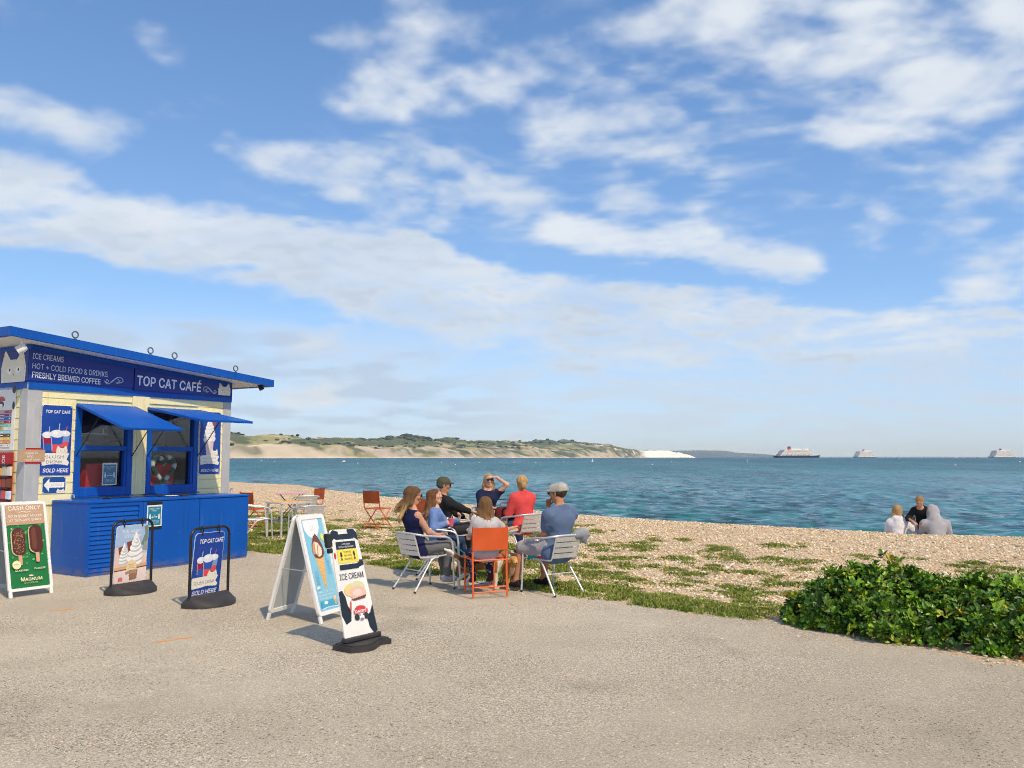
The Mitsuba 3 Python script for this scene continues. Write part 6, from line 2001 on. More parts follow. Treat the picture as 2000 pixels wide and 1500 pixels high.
def dog(label, x, y, fwd, S, colour_fn, ear='drop', tail='up', head_turn=0.0, head_pitch=-.1, neck_up=.55, stance=(0, 0, 0, 0)):
    t_ = thing('dog', label, 'dog')
    f = np.array([*unit(fwd), 0.0])
    l, u = np.array([-f[1], f[0], 0]), np.array([0, 0, 1.0])
    O = np.array([x, y, 0.0])
    p = lambda a, b, c: O + (f * a + l * b + u * c) * S                                    # noqa: E731
    B = Blob(.0085)
    B.cone(p(-.24, 0, .40), p(-.05, 0, .385), .083 * S, .092 * S, .05, (l, 1.12))
    B.cone(p(-.05, 0, .385), p(.20, 0, .385), .090 * S, .118 * S, .05, (l, 1.15))
    B.cone(p(.20, 0, .36), p(.24, 0, .40), .100 * S, .085 * S, .05, (l, 1.15))
    nk = p(.30, 0, .40 + .26 * neck_up)
    B.cone(p(.22, 0, .43), nk, .080 * S, .062 * S, .05)
    hf = unit(f * math.cos(head_turn) * math.cos(head_pitch) + l * math.sin(head_turn) * math.cos(head_pitch) + u * math.sin(head_pitch))
    hl = unit(np.cross(u, hf))
    hu = np.cross(hf, hl)
    hc = nk + (hf * .055 + u * .045) * S
    q = lambda a, b, c: hc + (hf * a + hl * b + hu * c) * S                                # noqa: E731
    B.cone(q(-.02, 0, .0), q(.03, 0, .005), .070 * S, .062 * S, .03)
    B.cone(q(.05, 0, -.018), q(.135, 0, -.030), .042 * S, .028 * S, .03)
    B.ball(q(.150, 0, -.020), .013 * S, .004)
    for s in (1, -1):
        B.cone(q(.06, s * .024, .026), q(.03, s * .03, .03), .014 * S, .014 * S, .01)
        if ear == 'drop':
            B.cone(q(-.018, s * .060, .030), q(-.010, s * .086, -.040), .024 * S, .030 * S, .012, (hl, 2.0))
    for i, (s, dx) in enumerate(((1, stance[0]), (-1, stance[1]))):                        # fore legs
        el, wr = p(.195 + .0, s * .070, .29), p(.205 + dx * .5, s * .072, .13)
        B.cone(p(.20, s * .068, .38), el, .060 * S, .046 * S, .03)
        B.cone(el, wr, .036 * S, .026 * S, .02)
        B.cone(wr, p(.205 + dx, s * .072, .030), .026 * S, .023 * S, .015)
        B.cone(p(.205 + dx, s * .072, .022), p(.250 + dx, s * .074, .020), .027 * S, .022 * S, .012)
    for i, (s, dx) in enumerate(((1, stance[2]), (-1, stance[3]))):                        # hind legs: knee forward, hock back
        kn, hk = p(-.165 + dx * .5, s * .080, .265), p(-.305 + dx, s * .080, .145)
        B.cone(p(-.235, s * .062, .385), kn, .078 * S, .050 * S, .035)
        B.cone(kn, hk, .044 * S, .024 * S, .02)
        B.cone(hk, p(-.290 + dx, s * .080, .030), .023 * S, .021 * S, .012)
        B.cone(p(-.290 + dx, s * .080, .022), p(-.245 + dx, s * .082, .020), .026 * S, .022 * S, .012)
    tp = {'up': [(-.31, 0, .43), (-.40, 0, .50), (-.49, 0, .57), (-.57, 0, .60)], 'down': [(-.31, 0, .41), (-.36, 0, .33), (-.38, 0, .22), (-.40, 0, .16)]}[tail]
    for i in range(3):
        B.cone(p(*tp[i]), p(*tp[i + 1]), (.030 - .003 * i) * S, (.027 - .004 * i) * S, .02)
    m = B.mesh(.003, 40, 2)
    v = (m.vertices - O)
    loc_ = np.stack([v @ f, v @ l, v @ u], 1) / S
    hd = (m.vertices - hc)
    hloc = np.stack([hd @ hf, hd @ hl, hd @ hu], 1) / S
    col = colour_fn(loc_, hloc)
    col = col * (.86 + .28 * meshkit.fbm(m.vertices * 60, 2, 3)[:, None])
    nose = np.linalg.norm(hloc - [.155, 0, -.018], axis=1) < .017
    col[nose] = (.015, .012, .012)
    for s in (1, -1):
        col[np.linalg.norm(hloc - [.072, s * .032, .020], axis=1) < .013] = (.012, .008, .006)
    add(t_ + '__body', m, 'coloured_matte', smooth=True, color=np.clip(col, 0, 1))
    ring = [nk + (np.cross(hl, u) * 0) + (hl * math.cos(a) + unit(np.cross(hl, unit(nk - p(.22, 0, .43)))) * math.sin(a)) * .070 * S - unit(nk - p(.22, 0, .43)) * .01 for a in np.linspace(0, 2 * np.pi, 19)[:-1]]
    add(t_ + '__collar', tube(ring, .009, 7, closed=True), 'red_plastic', smooth=50)
    return nk


def tricolour(a, h):
    c = np.tile((.33, .155, .055), (len(a), 1))
    saddle = (a[:, 2] > .40 - .25 * np.maximum(0, -a[:, 0] - .05)) & (a[:, 0] < .16) & (a[:, 0] > -.36)
    c[saddle] = (.055, .035, .022)
    rump = (a[:, 0] < -.17) & (a[:, 2] > .26) & ~saddle
    c[rump] = (.30, .15, .05)
    c[(a[:, 2] < .24) | ((a[:, 0] > .20) & (a[:, 2] < .44) & (h[:, 0] < -.05))] = (.66, .62, .55)
    c[(a[:, 0] < -.44)] = (.74, .72, .68)
    c[(h[:, 0] > .07) | ((h[:, 0] > 0) & (np.abs(h[:, 1]) < .014))] = (.68, .64, .58)
    return c


def golden(a, h):
    c = np.tile((.52, .27, .085), (len(a), 1))
    c[(a[:, 0] > .18) & (a[:, 2] < .40) & (np.abs(a[:, 1]) < .055) & (h[:, 0] < .02)] = (.62, .45, .26)
    c[a[:, 2] < .05] = (.64, .50, .33)
    c[(h[:, 0] > .08)] = (.58, .36, .15)
    ear = (np.abs(h[:, 1]) > .062) & (h[:, 0] < .05) & (h[:, 0] > -.09)
    c[ear] = (.40, .18, .05)
    return c


nk1 = dog('brown, black and white dog with a raised white-tipped tail standing behind the orange chair', -.39, 11.42, (.93, .37), .88, tricolour, stance=(.02, -.02, -.03, .05), head_turn=.5, head_pitch=-.2, neck_up=.3)
dog('golden dog facing the camera between the orange chair and the man in shorts', -.02, 11.50, (.16, -.98), .74, golden, tail='down', head_turn=.12, head_pitch=-.12, neck_up=.35, stance=(.02, -.01, 0, .03))
t_ = thing('dog_lead', 'turquoise dog lead hanging from the hand of the long-haired woman to the dog', 'lead')
h0 = p_woman.hands[1][0] + p_woman.hands[1][1] * .08
mat('turquoise_cord', (0.03, 0.30, 0.36), 0.6, 0.3)
add(t_, tube(curve([h0, (h0 + nk1) / 2 + np.array([.02, -.05, -.16]), nk1 + np.array([-.02, 0, .065])], 12), .006, 6), 'turquoise_cord', smooth=50)
# ------------------------------------------------------------------ the far shore, ships and small craft


def far(px, d):
    """A point on the water at distance d, px as in a 61 degree wide picture (1000 = straight ahead)."""
    return np.array([(px - 1000) / 1700 * d, d])


# the coast as one terrain: along-shore points with ridge height and inland depth
CO = np.array([  # x, y of the shore line, ridge height, ridge depth inland, cliff fraction
    [-2600, 2500, 128, 700, .45], [-1500, 2650, 116, 650, .52], [-1000, 2850, 92, 560, .55], [-720, 3100, 88, 560, .52], [-480, 3450, 84, 560, .40], [-260, 3900, 82, 640, .42],
    [-60, 4350, 98, 760, .46], [110, 4700, 106, 800, .42], [300, 5050, 100, 760, .36], [470, 5500, 98, 700, .40], [640, 5900, 104, 640, .44], [800, 6250, 112, 560, .52], [905, 6480, 114, 480, .62], [985, 6650, 112, 420, .70], [1060, 6780, 70, 380, .78], [1130, 6900, 50, 330, .85], [1215, 7000, 48, 300, .88], [1290, 7060, 58, 260, .92], [1365, 7120, 52, 220, .9], [1450, 7170, 36, 180, .8], [1540, 7240, 4, 150, .8]])
na, nb_ = 420, 46
sa = np.linspace(0, len(CO) - 1, na)
cx = np.stack([np.interp(sa, np.arange(len(CO)), CO[:, k]) for k in range(5)], 1)
for k in range(5):
    cx[:, k] = np.convolve(np.pad(cx[:, k], 8, mode='edge'), np.ones(17) / 17, mode='valid')
tan = np.gradient(cx[:, :2], axis=0)
tan /= np.linalg.norm(tan, axis=1, keepdims=True)
inl = np.stack([-tan[:, 1], tan[:, 0]], 1)
inl[inl[:, 1] < 0] *= -1
w = np.linspace(0, 1.5, nb_)
A, Wg = np.meshgrid(np.arange(na), w, indexing='ij')
pos = cx[A][..., :2] + inl[A] * (cx[A][..., 3] * Wg)[..., None]
cl = cx[A][..., 4]
pn = np.concatenate([pos, 0 * pos[..., :1]], -1)
rough = meshkit.fbm(pn / 190.0, 5, 31) - .5
gully = meshkit.fbm(pn * np.array([1 / 55., 1 / 120., 1]), 4, 32) - .5
foot = smooth(0.0, .10, Wg)
prof = np.where(Wg < .18, cl * smooth(0.005, .17, Wg + .05 * gully), cl + (1 - cl) * smooth(.10, 1.0, Wg)) * (1 - .55 * smooth(1.02, 1.5, Wg))
hz = cx[A][..., 2] * prof * (1 + .50 * rough) + 22 * rough * foot * smooth(0, 60, cx[A][..., 2]) + 16 * gully * foot * (1 - smooth(.25, .6, Wg))
hz = np.where(Wg <= 0.001, SEA - 3, np.maximum(hz, SEA + .6)) 
V = np.concatenate([pos, hz[..., None]], -1).reshape(-1, 3)
i, j = np.meshgrid(np.arange(na - 1), np.arange(nb_ - 1), indexing='ij')
f = np.stack([i * nb_ + j, (i + 1) * nb_ + j, (i + 1) * nb_ + j + 1, i * nb_ + j + 1], -1).reshape(-1, 4)
coast = trimesh.Trimesh(V, np.vstack([f[:, [0, 1, 2]], f[:, [0, 2, 3]]]), process=False)
# ground cover: beach strip, clay and chalk cliffs, scrub, fields and woods
pv = V.copy()
sl = 1 - np.abs(np.asarray(trimesh.Trimesh(V, coast.faces, process=False).vertex_normals)[:, 2])
Wf, Af = Wg.ravel(), sa[A].ravel()
n1 = meshkit.fbm(pv / 130.0, 4, 41)
n2 = meshkit.fbm(pv / 45.0, 4, 42)
field = meshkit.noise(np.column_stack([pv[:, 0] / 210 + .3 * n1, pv[:, 1] / 260, 0 * pv[:, 0]]), 43)
fieldc = np.array([[.17, .19, .075], [.24, .23, .11], [.33, .29, .16], [.13, .155, .06]])[(field * 3.99).astype(int)]
scrub = np.tile((.070, .085, .040), (len(pv), 1)) * (.7 + .8 * n2)[:, None]
clay = np.array([.46, .40, .30]) * (1 - smooth(3.0, 4.6, Af))[:, None] + np.array([.36, .315, .255]) * smooth(3.0, 4.6, Af)[:, None]
clay = clay * (.78 + .44 * n2)[:, None]
chalk = np.array([.78, .76, .70]) * (.85 + .3 * n2)[:, None]
chalky = smooth(13.2, 14.6, Af + 1.2 * (n1 - .5))
col = fieldc * (.85 + .3 * n2)[:, None]
wood = smooth(.54, .60, n1 + .10 * smooth(.3, .8, Wf) * (1 - smooth(.95, 1.1, Wf)) + .04)
col = col * (1 - wood[:, None]) + scrub * wood[:, None]
lim = np.interp(Af, [2, 3.0, 3.35, 3.7, 4.0, 4.6, 5, 6.3, 9, 12.5, 13.5], [.26, .26, .10, .10, .30, .28, .11, .10, .07, .10, .30])
cliffm = smooth(lim + .05, lim - .05, Wf + .45 * (n1 - .5) + .42 * (n2 - .5))
lands = smooth(.58, .64, n2) * (1 - smooth(.45, .6, Wf)) * smooth(3.2, 4.6, Af) * (1 - chalky)
cliffm = cliffm * (1 - (1 - chalky) * smooth(2.9, 3.5, Af) * smooth(.50, .40, meshkit.fbm(pv / np.array([120., 120., 40.]), 4, 47)))
cliffc = clay * (1 - chalky[:, None]) + chalk * chalky[:, None]
k = np.maximum(cliffm, lands * .8)[:, None]
col = col * (1 - k) + cliffc * k
bushy = smooth(.55, .62, meshkit.fbm(pv / 70.0, 4, 44)) * (1 - smooth(.5, .8, Wf)) * smooth(.05, .10, Wf) * (1 - chalky) * smooth(1.5, 3.0, Af)
col = col * (1 - .85 * bushy[:, None]) + scrub * .85 * bushy[:, None]
patches = smooth(.60, .64, meshkit.fbm(pv / np.array([90., 90., 30.]), 3, 45)) * smooth(10.0, 11.5, Af) * (1 - chalky) * (1 - smooth(.8, .95, Wf))
col = col * (1 - .85 * patches[:, None]) + chalk * .85 * patches[:, None]
strand = (smooth(.035, .012, Wf))[:, None]
col = col * (1 - strand) + np.array([.62, .57, .48]) * strand
add('headland', coast, 'coloured_matte', smooth=True, color=col, kind='structure')
# the blue hills farther off
m_ = []
xs = np.linspace(1600, 6200, 160)
hgt = np.interp(xs, [1600, 2500, 3100, 3500, 4100, 4700, 4900, 5300, 5700, 6200], [120, 120, 135, 150, 158, 150, 112, 92, 70, -2]) * (1 + .12 * (meshkit.fbm(np.column_stack([xs / 900, 0 * xs, 0 * xs]), 4, 51) - .5))
rows = []
for dy, k in ((0, -.05), (120, .55), (700, .92), (1500, 1.0), (3200, .6)):
    rows.append(np.column_stack([xs + dy * .1, 17500 + .35 * (xs - 1600) + dy + 0 * xs, np.maximum(hgt * k, SEA - 4)]))
R_ = np.stack(rows, 1)
nr = R_.shape[1]
i, j = np.meshgrid(np.arange(len(xs) - 1), np.arange(nr - 1), indexing='ij')
f = np.stack([i * nr + j, (i + 1) * nr + j, (i + 1) * nr + j + 1, i * nr + j + 1], -1).reshape(-1, 4)
hv = R_.reshape(-1, 3)
hills = trimesh.Trimesh(hv, np.vstack([f[:, [0, 1, 2]], f[:, [0, 2, 3]]]), process=False)
add('hills', hills, 'coloured_matte', smooth=True, color=mottle(hv / 600, (.075, .095, .060), .25, 1, 5), kind='structure')
# woods and hedges standing on the skyline
g = np.random.default_rng(6)
ico1 = trimesh.creation.icosphere(1, 1.0)
Vs, Fs, Cs, n0 = [], [], [], 0
for c0, c1, w0, w1, cnt, rr in ((2.2, 3.3, .86, 1.02, 34, 7), (3.6, 4.5, .45, .9, 12, 6), (4.9, 6.2, .80, 1.02, 36, 8), (6.0, 7.2, .65, 1.0, 90, 10), (7.4, 8.8, .5, .95, 30, 8), (1.6, 2.6, .3, .7, 30, 7), (9, 12, .75, 1.0, 60, 9), (3, 9, .2, .6, 120, 6)):
    for _ in range(cnt):
        ai = int(np.clip(g.uniform(c0, c1) / (len(CO) - 1) * (na - 1), 0, na - 1))
        wi = int(np.clip(g.uniform(w0, w1) / 1.5 * (nb_ - 1), 0, nb_ - 1))
        q = V[ai * nb_ + wi]
        r = rr * g.uniform(.6, 1.3)
        vv = ico1.vertices * [r * g.uniform(1.0, 2.2), r * 1.2, r * .75] * (1 + .3 * (meshkit.noise(ico1.vertices * 2.2 + q / 7) - .5))[:, None] + q + [g.normal(0, 8), g.normal(0, 8), r * .3]
        Vs.append(vv)
        Fs.append(ico1.faces + n0)
        n0 += len(vv)
        Cs.append(np.tile(np.array([.050, .066, .032]) * g.uniform(.7, 1.5), (len(vv), 1)))
add('woodland', trimesh.Trimesh(np.vstack(Vs), np.vstack(Fs), process=False), 'coloured_matte', smooth=True, color=np.vstack(Cs),
    label='dark woods and hedges along the far headland', category='woodland', kind='stuff')

# ---------- cruise ships
mat('ship_white', proc(lambda p, n, uv: mix((0.74, 0.73, 0.70), (0.82, 0.81, 0.79), noise(p.x * .2, p.y * .2, p.z * .3))), 0.5, 0.4)
mat('ship_navy', (0.018, 0.024, 0.055), 0.5, 0.4)
mat('ship_glass', (0.06, 0.085, 0.11), 0.3, 0.5)
mat('ship_buff', (0.50, 0.40, 0.30), 0.6, 0.3)
mat('ship_red', (0.50, 0.045, 0.025), 0.5, 0.4)


def hull_mesh(L, W, D, fr, z0=-2.0, sheer=3.0, bow_rake=16, stern_rake=4, n=40):
    """x from stern (0) to bow (L)."""
    rows = []
    for t in np.linspace(0, 1, n):
        wd = W / 2 * (1 - smooth(.72, 1.0, t) ** 1.4 * .985) * (.90 + .10 * smooth(0, .08, t))
        zt = D + sheer * smooth(.75, 1, t)
        rk0 = -stern_rake * (1 - t) ** 8
        rows.append([[t * (L - bow_rake) , -wd * .80, z0], [t * (L - bow_rake * .6), -wd * .97, D * .35], [t * L + rk0, -wd, zt], [t * L + rk0, wd, zt], [t * (L - bow_rake * .6), wd * .97, D * .35], [t * (L - bow_rake), wd * .80, z0]])
    R_ = np.array(rows)
    k = R_.shape[1]
    f = []
    for a in range(n - 1):
        for b in range(k):
            p0, p1 = a * k + b, a * k + (b + 1) % k
            f += [[p0, p1, p1 + k], [p0, p1 + k, p0 + k]]
    for base, o in ((0, 1), ((n - 1) * k, -1)):
        for b in range(1, k - 1):
            f.append([base, base + b, base + b + 1][::o])
    return fr.mesh(trimesh.Trimesh(R_.reshape(-1, 3), f, process=False))


def cruise_ship(label, px, d, theta, L, W, D, decks, red=False, blue=False):
    t_ = thing('cruise_ship', label, 'ship', 'cruise ships at anchor on the horizon')
    o = far(px, d)
    theta -= math.atan2(o[0], o[1])                                                          # turned against the line of sight
    s_, c_ = math.sin(theta), math.cos(theta)
    fr = Frame((o[0], o[1], SEA), (c_, s_, 0), (-s_, c_, 0), (0, 0, 1))                    # x towards the bow, y to port
    add(t_ + '__hull', hull_mesh(L, W, D, fr), 'ship_navy' if red else 'ship_white', smooth=30)
    if not red:
        add(t_ + '__boot_stripe', hull_mesh(L * .997, W * 1.006, D * .30, fr, -2.2, 0, 20, 2), 'ship_navy', smooth=30)
    x0, x1 = L * .045, L * .80
    z = D + .2
    for i in range(decks):
        a0, a1 = x0 + i * L * (.012 if red else .008), x1 - i * L * (.014 if red else .022) - (L * .02 if i > decks * .6 else 0)
        hw = W / 2 * (1.0 if i < decks - 2 else .84)
        dk = add(t_ + '__deck', box(a0, a1, -hw, hw, z, z + 2.75, .25, fr), 'ship_white', smooth=False)
        # a rank of cabin openings along both sides and the stern
        for sgn in (-1, 1):
            add(dk + '__window_band', box(a0 + 3, a1 - 4, sgn * (hw + .02), sgn * (hw - .3), z + .9, z + 2.1, 0, fr), 'ship_glass' if i % 2 == 0 else 'ship_buff', smooth=False)
        add(dk + '__window_band', box(a0 - .05, a0 + .3, -hw * .85, hw * .85, z + .8, z + 2.2, 0, fr), 'ship_glass', smooth=False)
        z += 2.8
    if red:
        for k in range(9):
            xx = L * (.16 + .062 * k)
            for sgn in (-1, 1):
                add(t_ + '__lifeboat', hull_mesh(9.5, 3.4, 2.6, Frame(fr.p([xx, sgn * (W / 2 + 1.4), D + 1.6]), fr.ex, fr.ey, fr.ez), 0, .6, 1.5, 1, 8), 'ship_buff', smooth=30)
    # bridge front, funnel, mast and top structures
    add(t_ + '__bridge', box(x1 - L * .085, x1 - L * .03, -W / 2 - 2, W / 2 + 2, z - 5.5, z - 2.7, .4, fr), 'ship_white', smooth=False)
    add(t_ + '__upper_house', box(L * .30, L * .55, -W * .3, W * .3, z, z + 4.2, .6, fr), 'ship_white', smooth=False)
    add(t_ + '__upper_house', box(L * .60, L * .70, -W * .32, W * .32, z, z + 4.8, .6, fr), 'ship_white', smooth=False)
    fx_ = L * (.27 if red else .33)
    fh = 15 if red else 12
    fun = Polygon([(0, 0), (17, 0), (12.5, fh), (1.0, fh * .94)])
    ff = Frame(fr.p([fx_, -4.2, z]), fr.ex, fr.ez, -fr.ey)
    add(t_ + '__funnel', extrude(fun.intersection(sbox(-5, 0, 30, fh * .66)), 8.4, ff, -8.4), 'ship_red' if red else 'ship_navy', smooth=False)
    add(t_ + '__funnel_top', extrude(fun.intersection(sbox(-5, fh * .66 + .01, 30, fh + 2)), 8.4, ff, -8.4), 'ship_navy' if not red else 'black_plastic', smooth=False)
    add(t_ + '__mast', tube([[x1 - L * .10, 0, z + 3.6], [x1 - L * .11, 0, z + 17]], [1.1, .5], 8, fr), 'ship_white', smooth=40)
    add(t_ + '__radar_dome', fr.mesh(trimesh.Trimesh(trimesh.creation.icosphere(2, 2.6).vertices + [L * .43, 0, z + 6.2], trimesh.creation.icosphere(2).faces)), 'ship_white', smooth=True)
    return t_


def stern_px(px, d):
    return px


cruise_ship('large cruise ship with a dark hull and red funnel, biggest and leftmost of the ships', 1513.5, 4000, math.radians(46), 292, 33, 9.5, 10, True)
cruise_ship('white cruise ship with a rounded side, middle one of the three cruise ships', 1669, 5500, math.radians(65), 305, 37, 12, 10)
cruise_ship('white cruise ship at the right end of the horizon', 1933, 5100, math.radians(63), 300, 38, 11, 11)


# ---------- sailing boats, moored boats and buoys
def sail_boat(label, px, d, L, dark, head):
    t_ = thing('sailing_boat', label, 'boat')
    o = far(px, d)
    fr = Frame((o[0], o[1], SEA), (math.cos(head), math.sin(head), 0), (-math.sin(head), math.cos(head), 0), (0, 0, 1))
    add(t_ + '__hull', hull_mesh(L, L * .3, L * .11, fr, -.1, L * .03, L * .1, .1, 12), 'ship_white', smooth=30)
    add(t_ + '__mast', tube([[L * .48, 0, 0], [L * .48, 0, L * 1.35]], L * .008 + .02, 6, fr), 'ship_white', smooth=40)
    for nm, tri in (('mainsail', [(L * .46, L * .2), (L * .46, L * 1.3), (L * .04, L * .22)]), ('jib', [(L * .50, L * 1.15), (L * .50, L * .2), (L * .95, L * .14)])):
        add(t_ + '__' + nm, extrude(Polygon(tri).buffer(L * .01), .05, Frame(fr.o, fr.ex, fr.ez, -fr.ey), 0), 'ship_navy' if dark else 'ship_white', smooth=False)


sail_boat('tiny sailing boat with dark sails between the two right-hand cruise ships', 1751.5, 2300, 8, True, 1.1)
sail_boat('tiny sailing boat with white sails at the horizon left of the rightmost ship', 1863, 2900, 9, False, .7)
sail_boat('small white sailing boat on the blue water below the chalk cliff', 1155, 560, 1.9, False, .9)
sail_boat('small white sailing boat on the water left of the largest cruise ship', 1458, 470, 2.0, False, 1.3)
t_ = thing('motor_boat', 'small white motor boat on the water right of the kiosk', 'boat')
o = far(669, 560)
fr = Frame((o[0], o[1], SEA), (.93, .36, 0), (-.36, .93, 0), (0, 0, 1))
add(t_ + '__hull', hull_mesh(2.9, 1.2, .55, fr, -.1, .25, .5, .1, 14), 'ship_white', smooth=30)
add(t_ + '__cabin', box(.9, 1.8, -.42, .42, .56, 1.1, .08, fr), 'ship_white', smooth=False)
add(t_ + '__windscreen', box(1.805, 1.84, -.38, .38, .72, 1.02, .0, fr), 'ship_glass', smooth=False)
for px, d, r, where in ((512, 700, .38, 'nearest the kiosk roof corner, leftmost of all'), (538, 640, .36, 'second from the left'), (700, 430, .30, 'just right of the small motor boat'), (862, 520, .32, 'straight above the curly-haired girl'),
                        (890, 360, .24, 'above the man in the olive cap'), (936, 480, .30, 'above the woman shading her eyes'), (1003, 480, .34, 'above the woman with the blonde bun'), (1046, 500, .28, 'between the blonde bun and the flat cap'), (1273, 350, .26, 'nearer than the rest below the white cliff'),
                        (1100, 640, .3, 'just left of the small white sailing boat'), (1862, 330, .30, 'above the two people at right, near the rightmost ship'), (1988, 560, .48, 'at the right edge below the rightmost ship'), (1310, 600, .3, 'far out below the end of the chalk')):
    t_ = thing('mooring_buoy', f'tiny white mooring buoy {where}', 'buoy', 'white mooring buoys scattered over the bay')
    o = far(px, d)
    fr = Frame((o[0], o[1], SEA), (1, 0, 0), (0, 1, 0), (0, 0, 1))
    add(t_, lathe([(0, -.2 * r), (r * .8, -.1 * r), (r, .4 * r), (r * .8, 1.0 * r), (r * .3, 1.35 * r), (.12 * r, 1.4 * r), (.12 * r, 1.8 * r), (0, 1.85 * r)], 12, fr), 'ship_white', smooth=40)

# ------------------------------------------------------------------ a little sea haze between here and the far shore
scene['air'] = {'type': 'homogeneous', 'albedo': {'type': 'rgb', 'value': [0.95, 0.955, 0.965]}, 'sigma_t': {'type': 'rgb', 'value': [1.7e-5, 2.3e-5, 3.5e-5]}}
scene['haze'] = {'type': 'cube', 'to_world': T().translate([0, 14000, 148]).scale([31000, 17500, 152]), 'bsdf': {'type': 'null'}, 'interior': {'type': 'ref', 'id': 'air'}}
scene['camera']['medium'] = {'type': 'ref', 'id': 'air'}
labels['haze'] = {'label': 'thin pale sea haze over the whole bay', 'category': 'haze', 'kind': 'stuff'}
# ------------------------------------------------------------------ low rose bushes at the right-hand edge of the pavement


def bush(label, lobes, n_rosette, seed, hips=8, flower=None, twigs=10):
    """Leaf rosettes over and inside a heap of lobes (centre x, y, radius, height): compound leaves of toothed leaflets."""
    t_ = thing('rose_bush', label, 'bush')
    g = np.random.default_rng(seed)
    Ls = np.array(lobes, float)
    pick = g.choice(len(Ls), n_rosette * 3, p=(Ls[:, 2] * Ls[:, 3]) / (Ls[:, 2] * Ls[:, 3]).sum())
    th, ph = g.uniform(0, 2 * np.pi, n_rosette * 3), np.arccos(g.uniform(-.12, 1, n_rosette * 3))
    rad = 1 - .34 * g.uniform(0, 1, n_rosette * 3) ** 1.8
    nrm = np.stack([np.sin(ph) * np.cos(th), np.sin(ph) * np.sin(th), np.cos(ph)], 1)
    c = np.column_stack([Ls[pick, 0], Ls[pick, 1], np.zeros(len(pick))])
    bump = 1 + .75 * (meshkit.fbm(c * 1.7 + nrm * Ls[pick, 2:3] * 8.0, 3, seed) - .52)
    bump = np.clip(bump, .6, 1.20)
    P = c + nrm * np.column_stack([Ls[pick, 2], Ls[pick, 2], Ls[pick, 3]]) * (rad * bump)[:, None]
    inside = np.zeros(len(P), bool)
    for k in range(len(Ls)):
        d = (P - [Ls[k, 0], Ls[k, 1], 0]) / [Ls[k, 2], Ls[k, 2], Ls[k, 3]]
        inside |= (np.linalg.norm(d, axis=1) < .66)
    hole = meshkit.fbm(P * 6.5, 2, seed + 5) < .44                                           # open gaps between the shoots
    ok = ~inside & (P[:, 2] > .02) & ~(hole & (g.uniform(0, 1, len(P)) < .85))
    P, nrm = P[ok][:n_rosette], nrm[ok][:n_rosette]
    n = len(P)
    # seven to nine leaflets on every rosette, drooping outwards
    nl = 9
    a = nrm + np.array([0, 0, .35]) + g.normal(0, .35, (n, 3))
    a /= np.linalg.norm(a, axis=1, keepdims=True)
    b = np.cross(a, [0.3, .2, 1.0]); b /= np.linalg.norm(b, axis=1, keepdims=True)
    cc = np.cross(a, b)
    phi = np.arange(nl) * 2.4 + g.uniform(0, 6.28, (n, 1))
    open_ = g.uniform(.55, 1.25, (n, nl))
    dirs = (np.cos(phi)[..., None] * b[:, None] + np.sin(phi)[..., None] * cc[:, None]) * np.sin(open_)[..., None] + a[:, None] * np.cos(open_)[..., None]
    L = g.uniform(.038, .070, (n, nl)) * (.7 + .6 * g.uniform(0, 1, (n, 1)))
    base = P[:, None] + dirs * .012 + g.normal(0, .012, (n, nl, 3))
    nn = a[:, None] - dirs * np.sum(a[:, None] * dirs, -1, keepdims=True) + g.normal(0, .25, (n, nl, 3))
    nn -= dirs * np.sum(nn * dirs, -1, keepdims=True)
    nn /= np.linalg.norm(nn, axis=-1, keepdims=True)
    side = np.cross(dirs, nn)
    def pt(u_, w_, z_):                                                                    # noqa: E306
        return base + dirs * (L * u_)[..., None] + side * (L * w_)[..., None] + nn * (L * z_)[..., None]
    V = np.stack([pt(0, 0, 0), pt(.35, .27, .06), pt(.75, .22, .03), pt(1.0, 0, -.10), pt(.75, -.22, .03), pt(.35, -.27, .06), pt(.5, 0, -.03)], 2).reshape(-1, 3)
    F = np.array([[0, 1, 6], [1, 2, 6], [2, 3, 6], [3, 4, 6], [4, 5, 6], [5, 0, 6]])
    nq = n * nl
    F = (F[None] + (np.arange(nq) * 7)[:, None, None]).reshape(-1, 3)
    pal = np.array([[.065, .165, .012], [.120, .250, .016], [.210, .350, .024], [.035, .095, .012], [.36, .40, .04], [.40, .28, .035]])
    t1 = g.choice(6, n, p=[.30, .30, .18, .17, .04, .01])
    colr = pal[t1][:, None] * g.uniform(.75, 1.25, (n, nl, 1)) * g.uniform(.6, 1.35, (n, 1, 1))
    col = np.repeat(colr.reshape(-1, 3), 7, 0)
    V[:, 2] = np.maximum(V[:, 2], .006)
    add(t_ + '__foliage', trimesh.Trimesh(V, F, process=False), 'rose_leaf', smooth=False, color=col, kind='stuff')
    # stems
    for i in range(twigs):
        k = g.integers(len(Ls))
        x, y, r, h = Ls[k]
        e = P[g.integers(n)]
        s = np.array([x + g.normal(0, r * .25), y + g.normal(0, r * .25), 0])
        pts = curve([s, s * .55 + e * .45 + [0, 0, h * .18], e * 1.0 + g.normal(0, .01, 3)], 5)
        add(t_ + '__stem', tube(pts, np.linspace(.008, .003, len(pts)), 5), 'rose_stem', smooth=50)
    front = P[(P[:, 1] < Ls[:, 1].mean() + .2)]
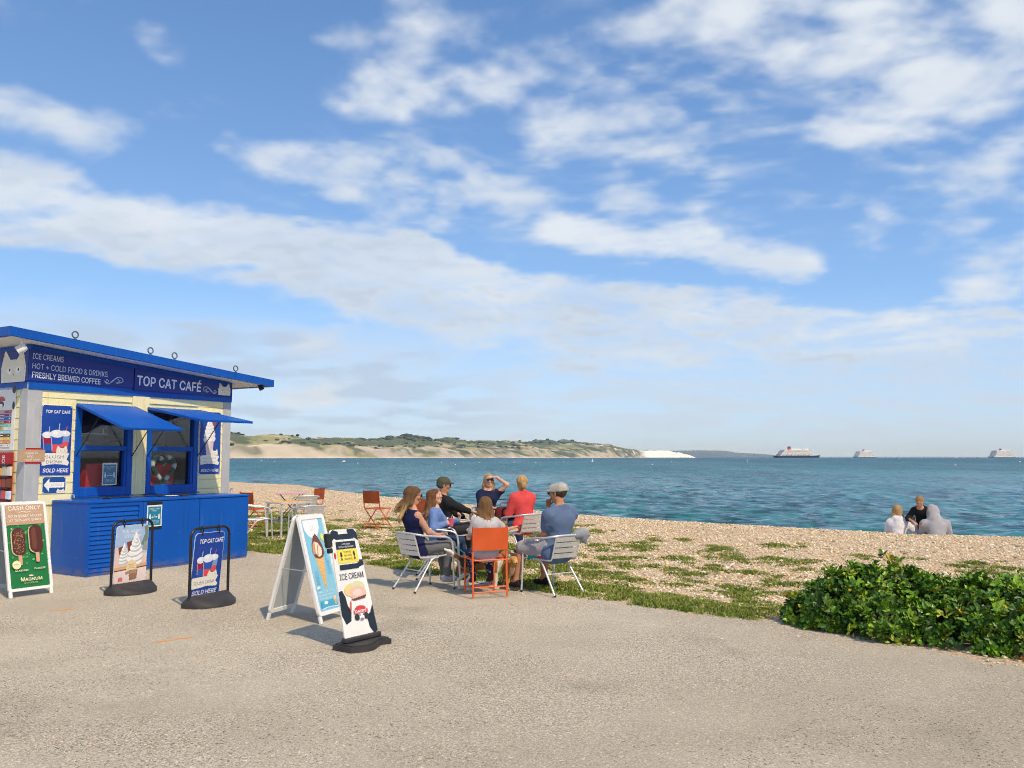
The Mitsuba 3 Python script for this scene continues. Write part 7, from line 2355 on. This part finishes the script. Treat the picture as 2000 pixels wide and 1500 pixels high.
    for i in range(hips):
        q = front[g.integers(len(front))] + np.array([0, -.03, .0])
        r = g.uniform(.011, .017)
        m = lathe([(0, -r), (r * .8, -r * .6), (r, 0), (r * .75, r * .7), (r * .25, r), (r * .3, r * 1.4), (0, r * 1.2)], 9, Frame(q, (1, 0, 0), (0, 1, 0), (0, 0, 1)))
        add(t_ + '__rose_hip', m, 'coloured_print', smooth=40 if False else True, color=[(.58, .10, .02), (.62, .20, .03), (.50, .05, .02)][i % 3])
    if flower is not None:
        q = np.array(flower)
        ms = []
        for k in range(5):
            a_ = k * 2 * np.pi / 5
            fr = Frame(q, (math.cos(a_), math.sin(a_) * .3, math.sin(a_)), (-math.sin(a_), math.cos(a_) * .3, math.cos(a_)))
            mm = trimesh.creation.icosphere(1, 1)
            ms.append(fr.mesh(trimesh.Trimesh(mm.vertices * [.020, .016, .005] + [.022, 0, 0], mm.faces)))
        add(t_ + '__flower', join(ms), 'white_paint', smooth=True, label='white rose flower')


scene['rose_leaf'] = {'type': 'twosided', 'bsdf': {'type': 'principled', 'base_color': VC, 'roughness': 0.42, 'specular': 0.45}}
mat('rose_stem', (0.12, 0.075, 0.05), 0.8, 0.3)
bush('green rose bush at the right of the pavement, the rounded left end of the hedge', [(3.12, 9.10, 0.34, 0.306), (3.42, 8.98, 0.50, 0.540), (3.78, 8.83, 0.50, 0.594), (3.62, 8.50, 0.45, 0.396), (4.02, 8.60, 0.42, 0.495), (3.25, 8.83, 0.32, 0.297)], 1650, 61, 9)
bush('green rose bush with orange hips and one white flower, middle of the hedge', [(4.22, 8.43, 0.46, 0.540), (4.55, 8.23, 0.52, 0.567), (4.32, 8.00, 0.42, 0.414), (4.72, 7.88, 0.42, 0.450), (4.05, 8.16, 0.36, 0.342), (4.55, 7.63, 0.34, 0.324)], 1650, 62, 16, (4.86, 7.92, .55))
bush('dark green rose bush cut off by the right edge of the picture', [(5.15, 7.93, 0.50, 0.594), (5.05, 7.53, 0.42, 0.450), (5.50, 7.48, 0.55, 0.558), (4.95, 7.13, 0.36, 0.324), (5.30, 6.98, 0.40, 0.378)], 1350, 63, 5)
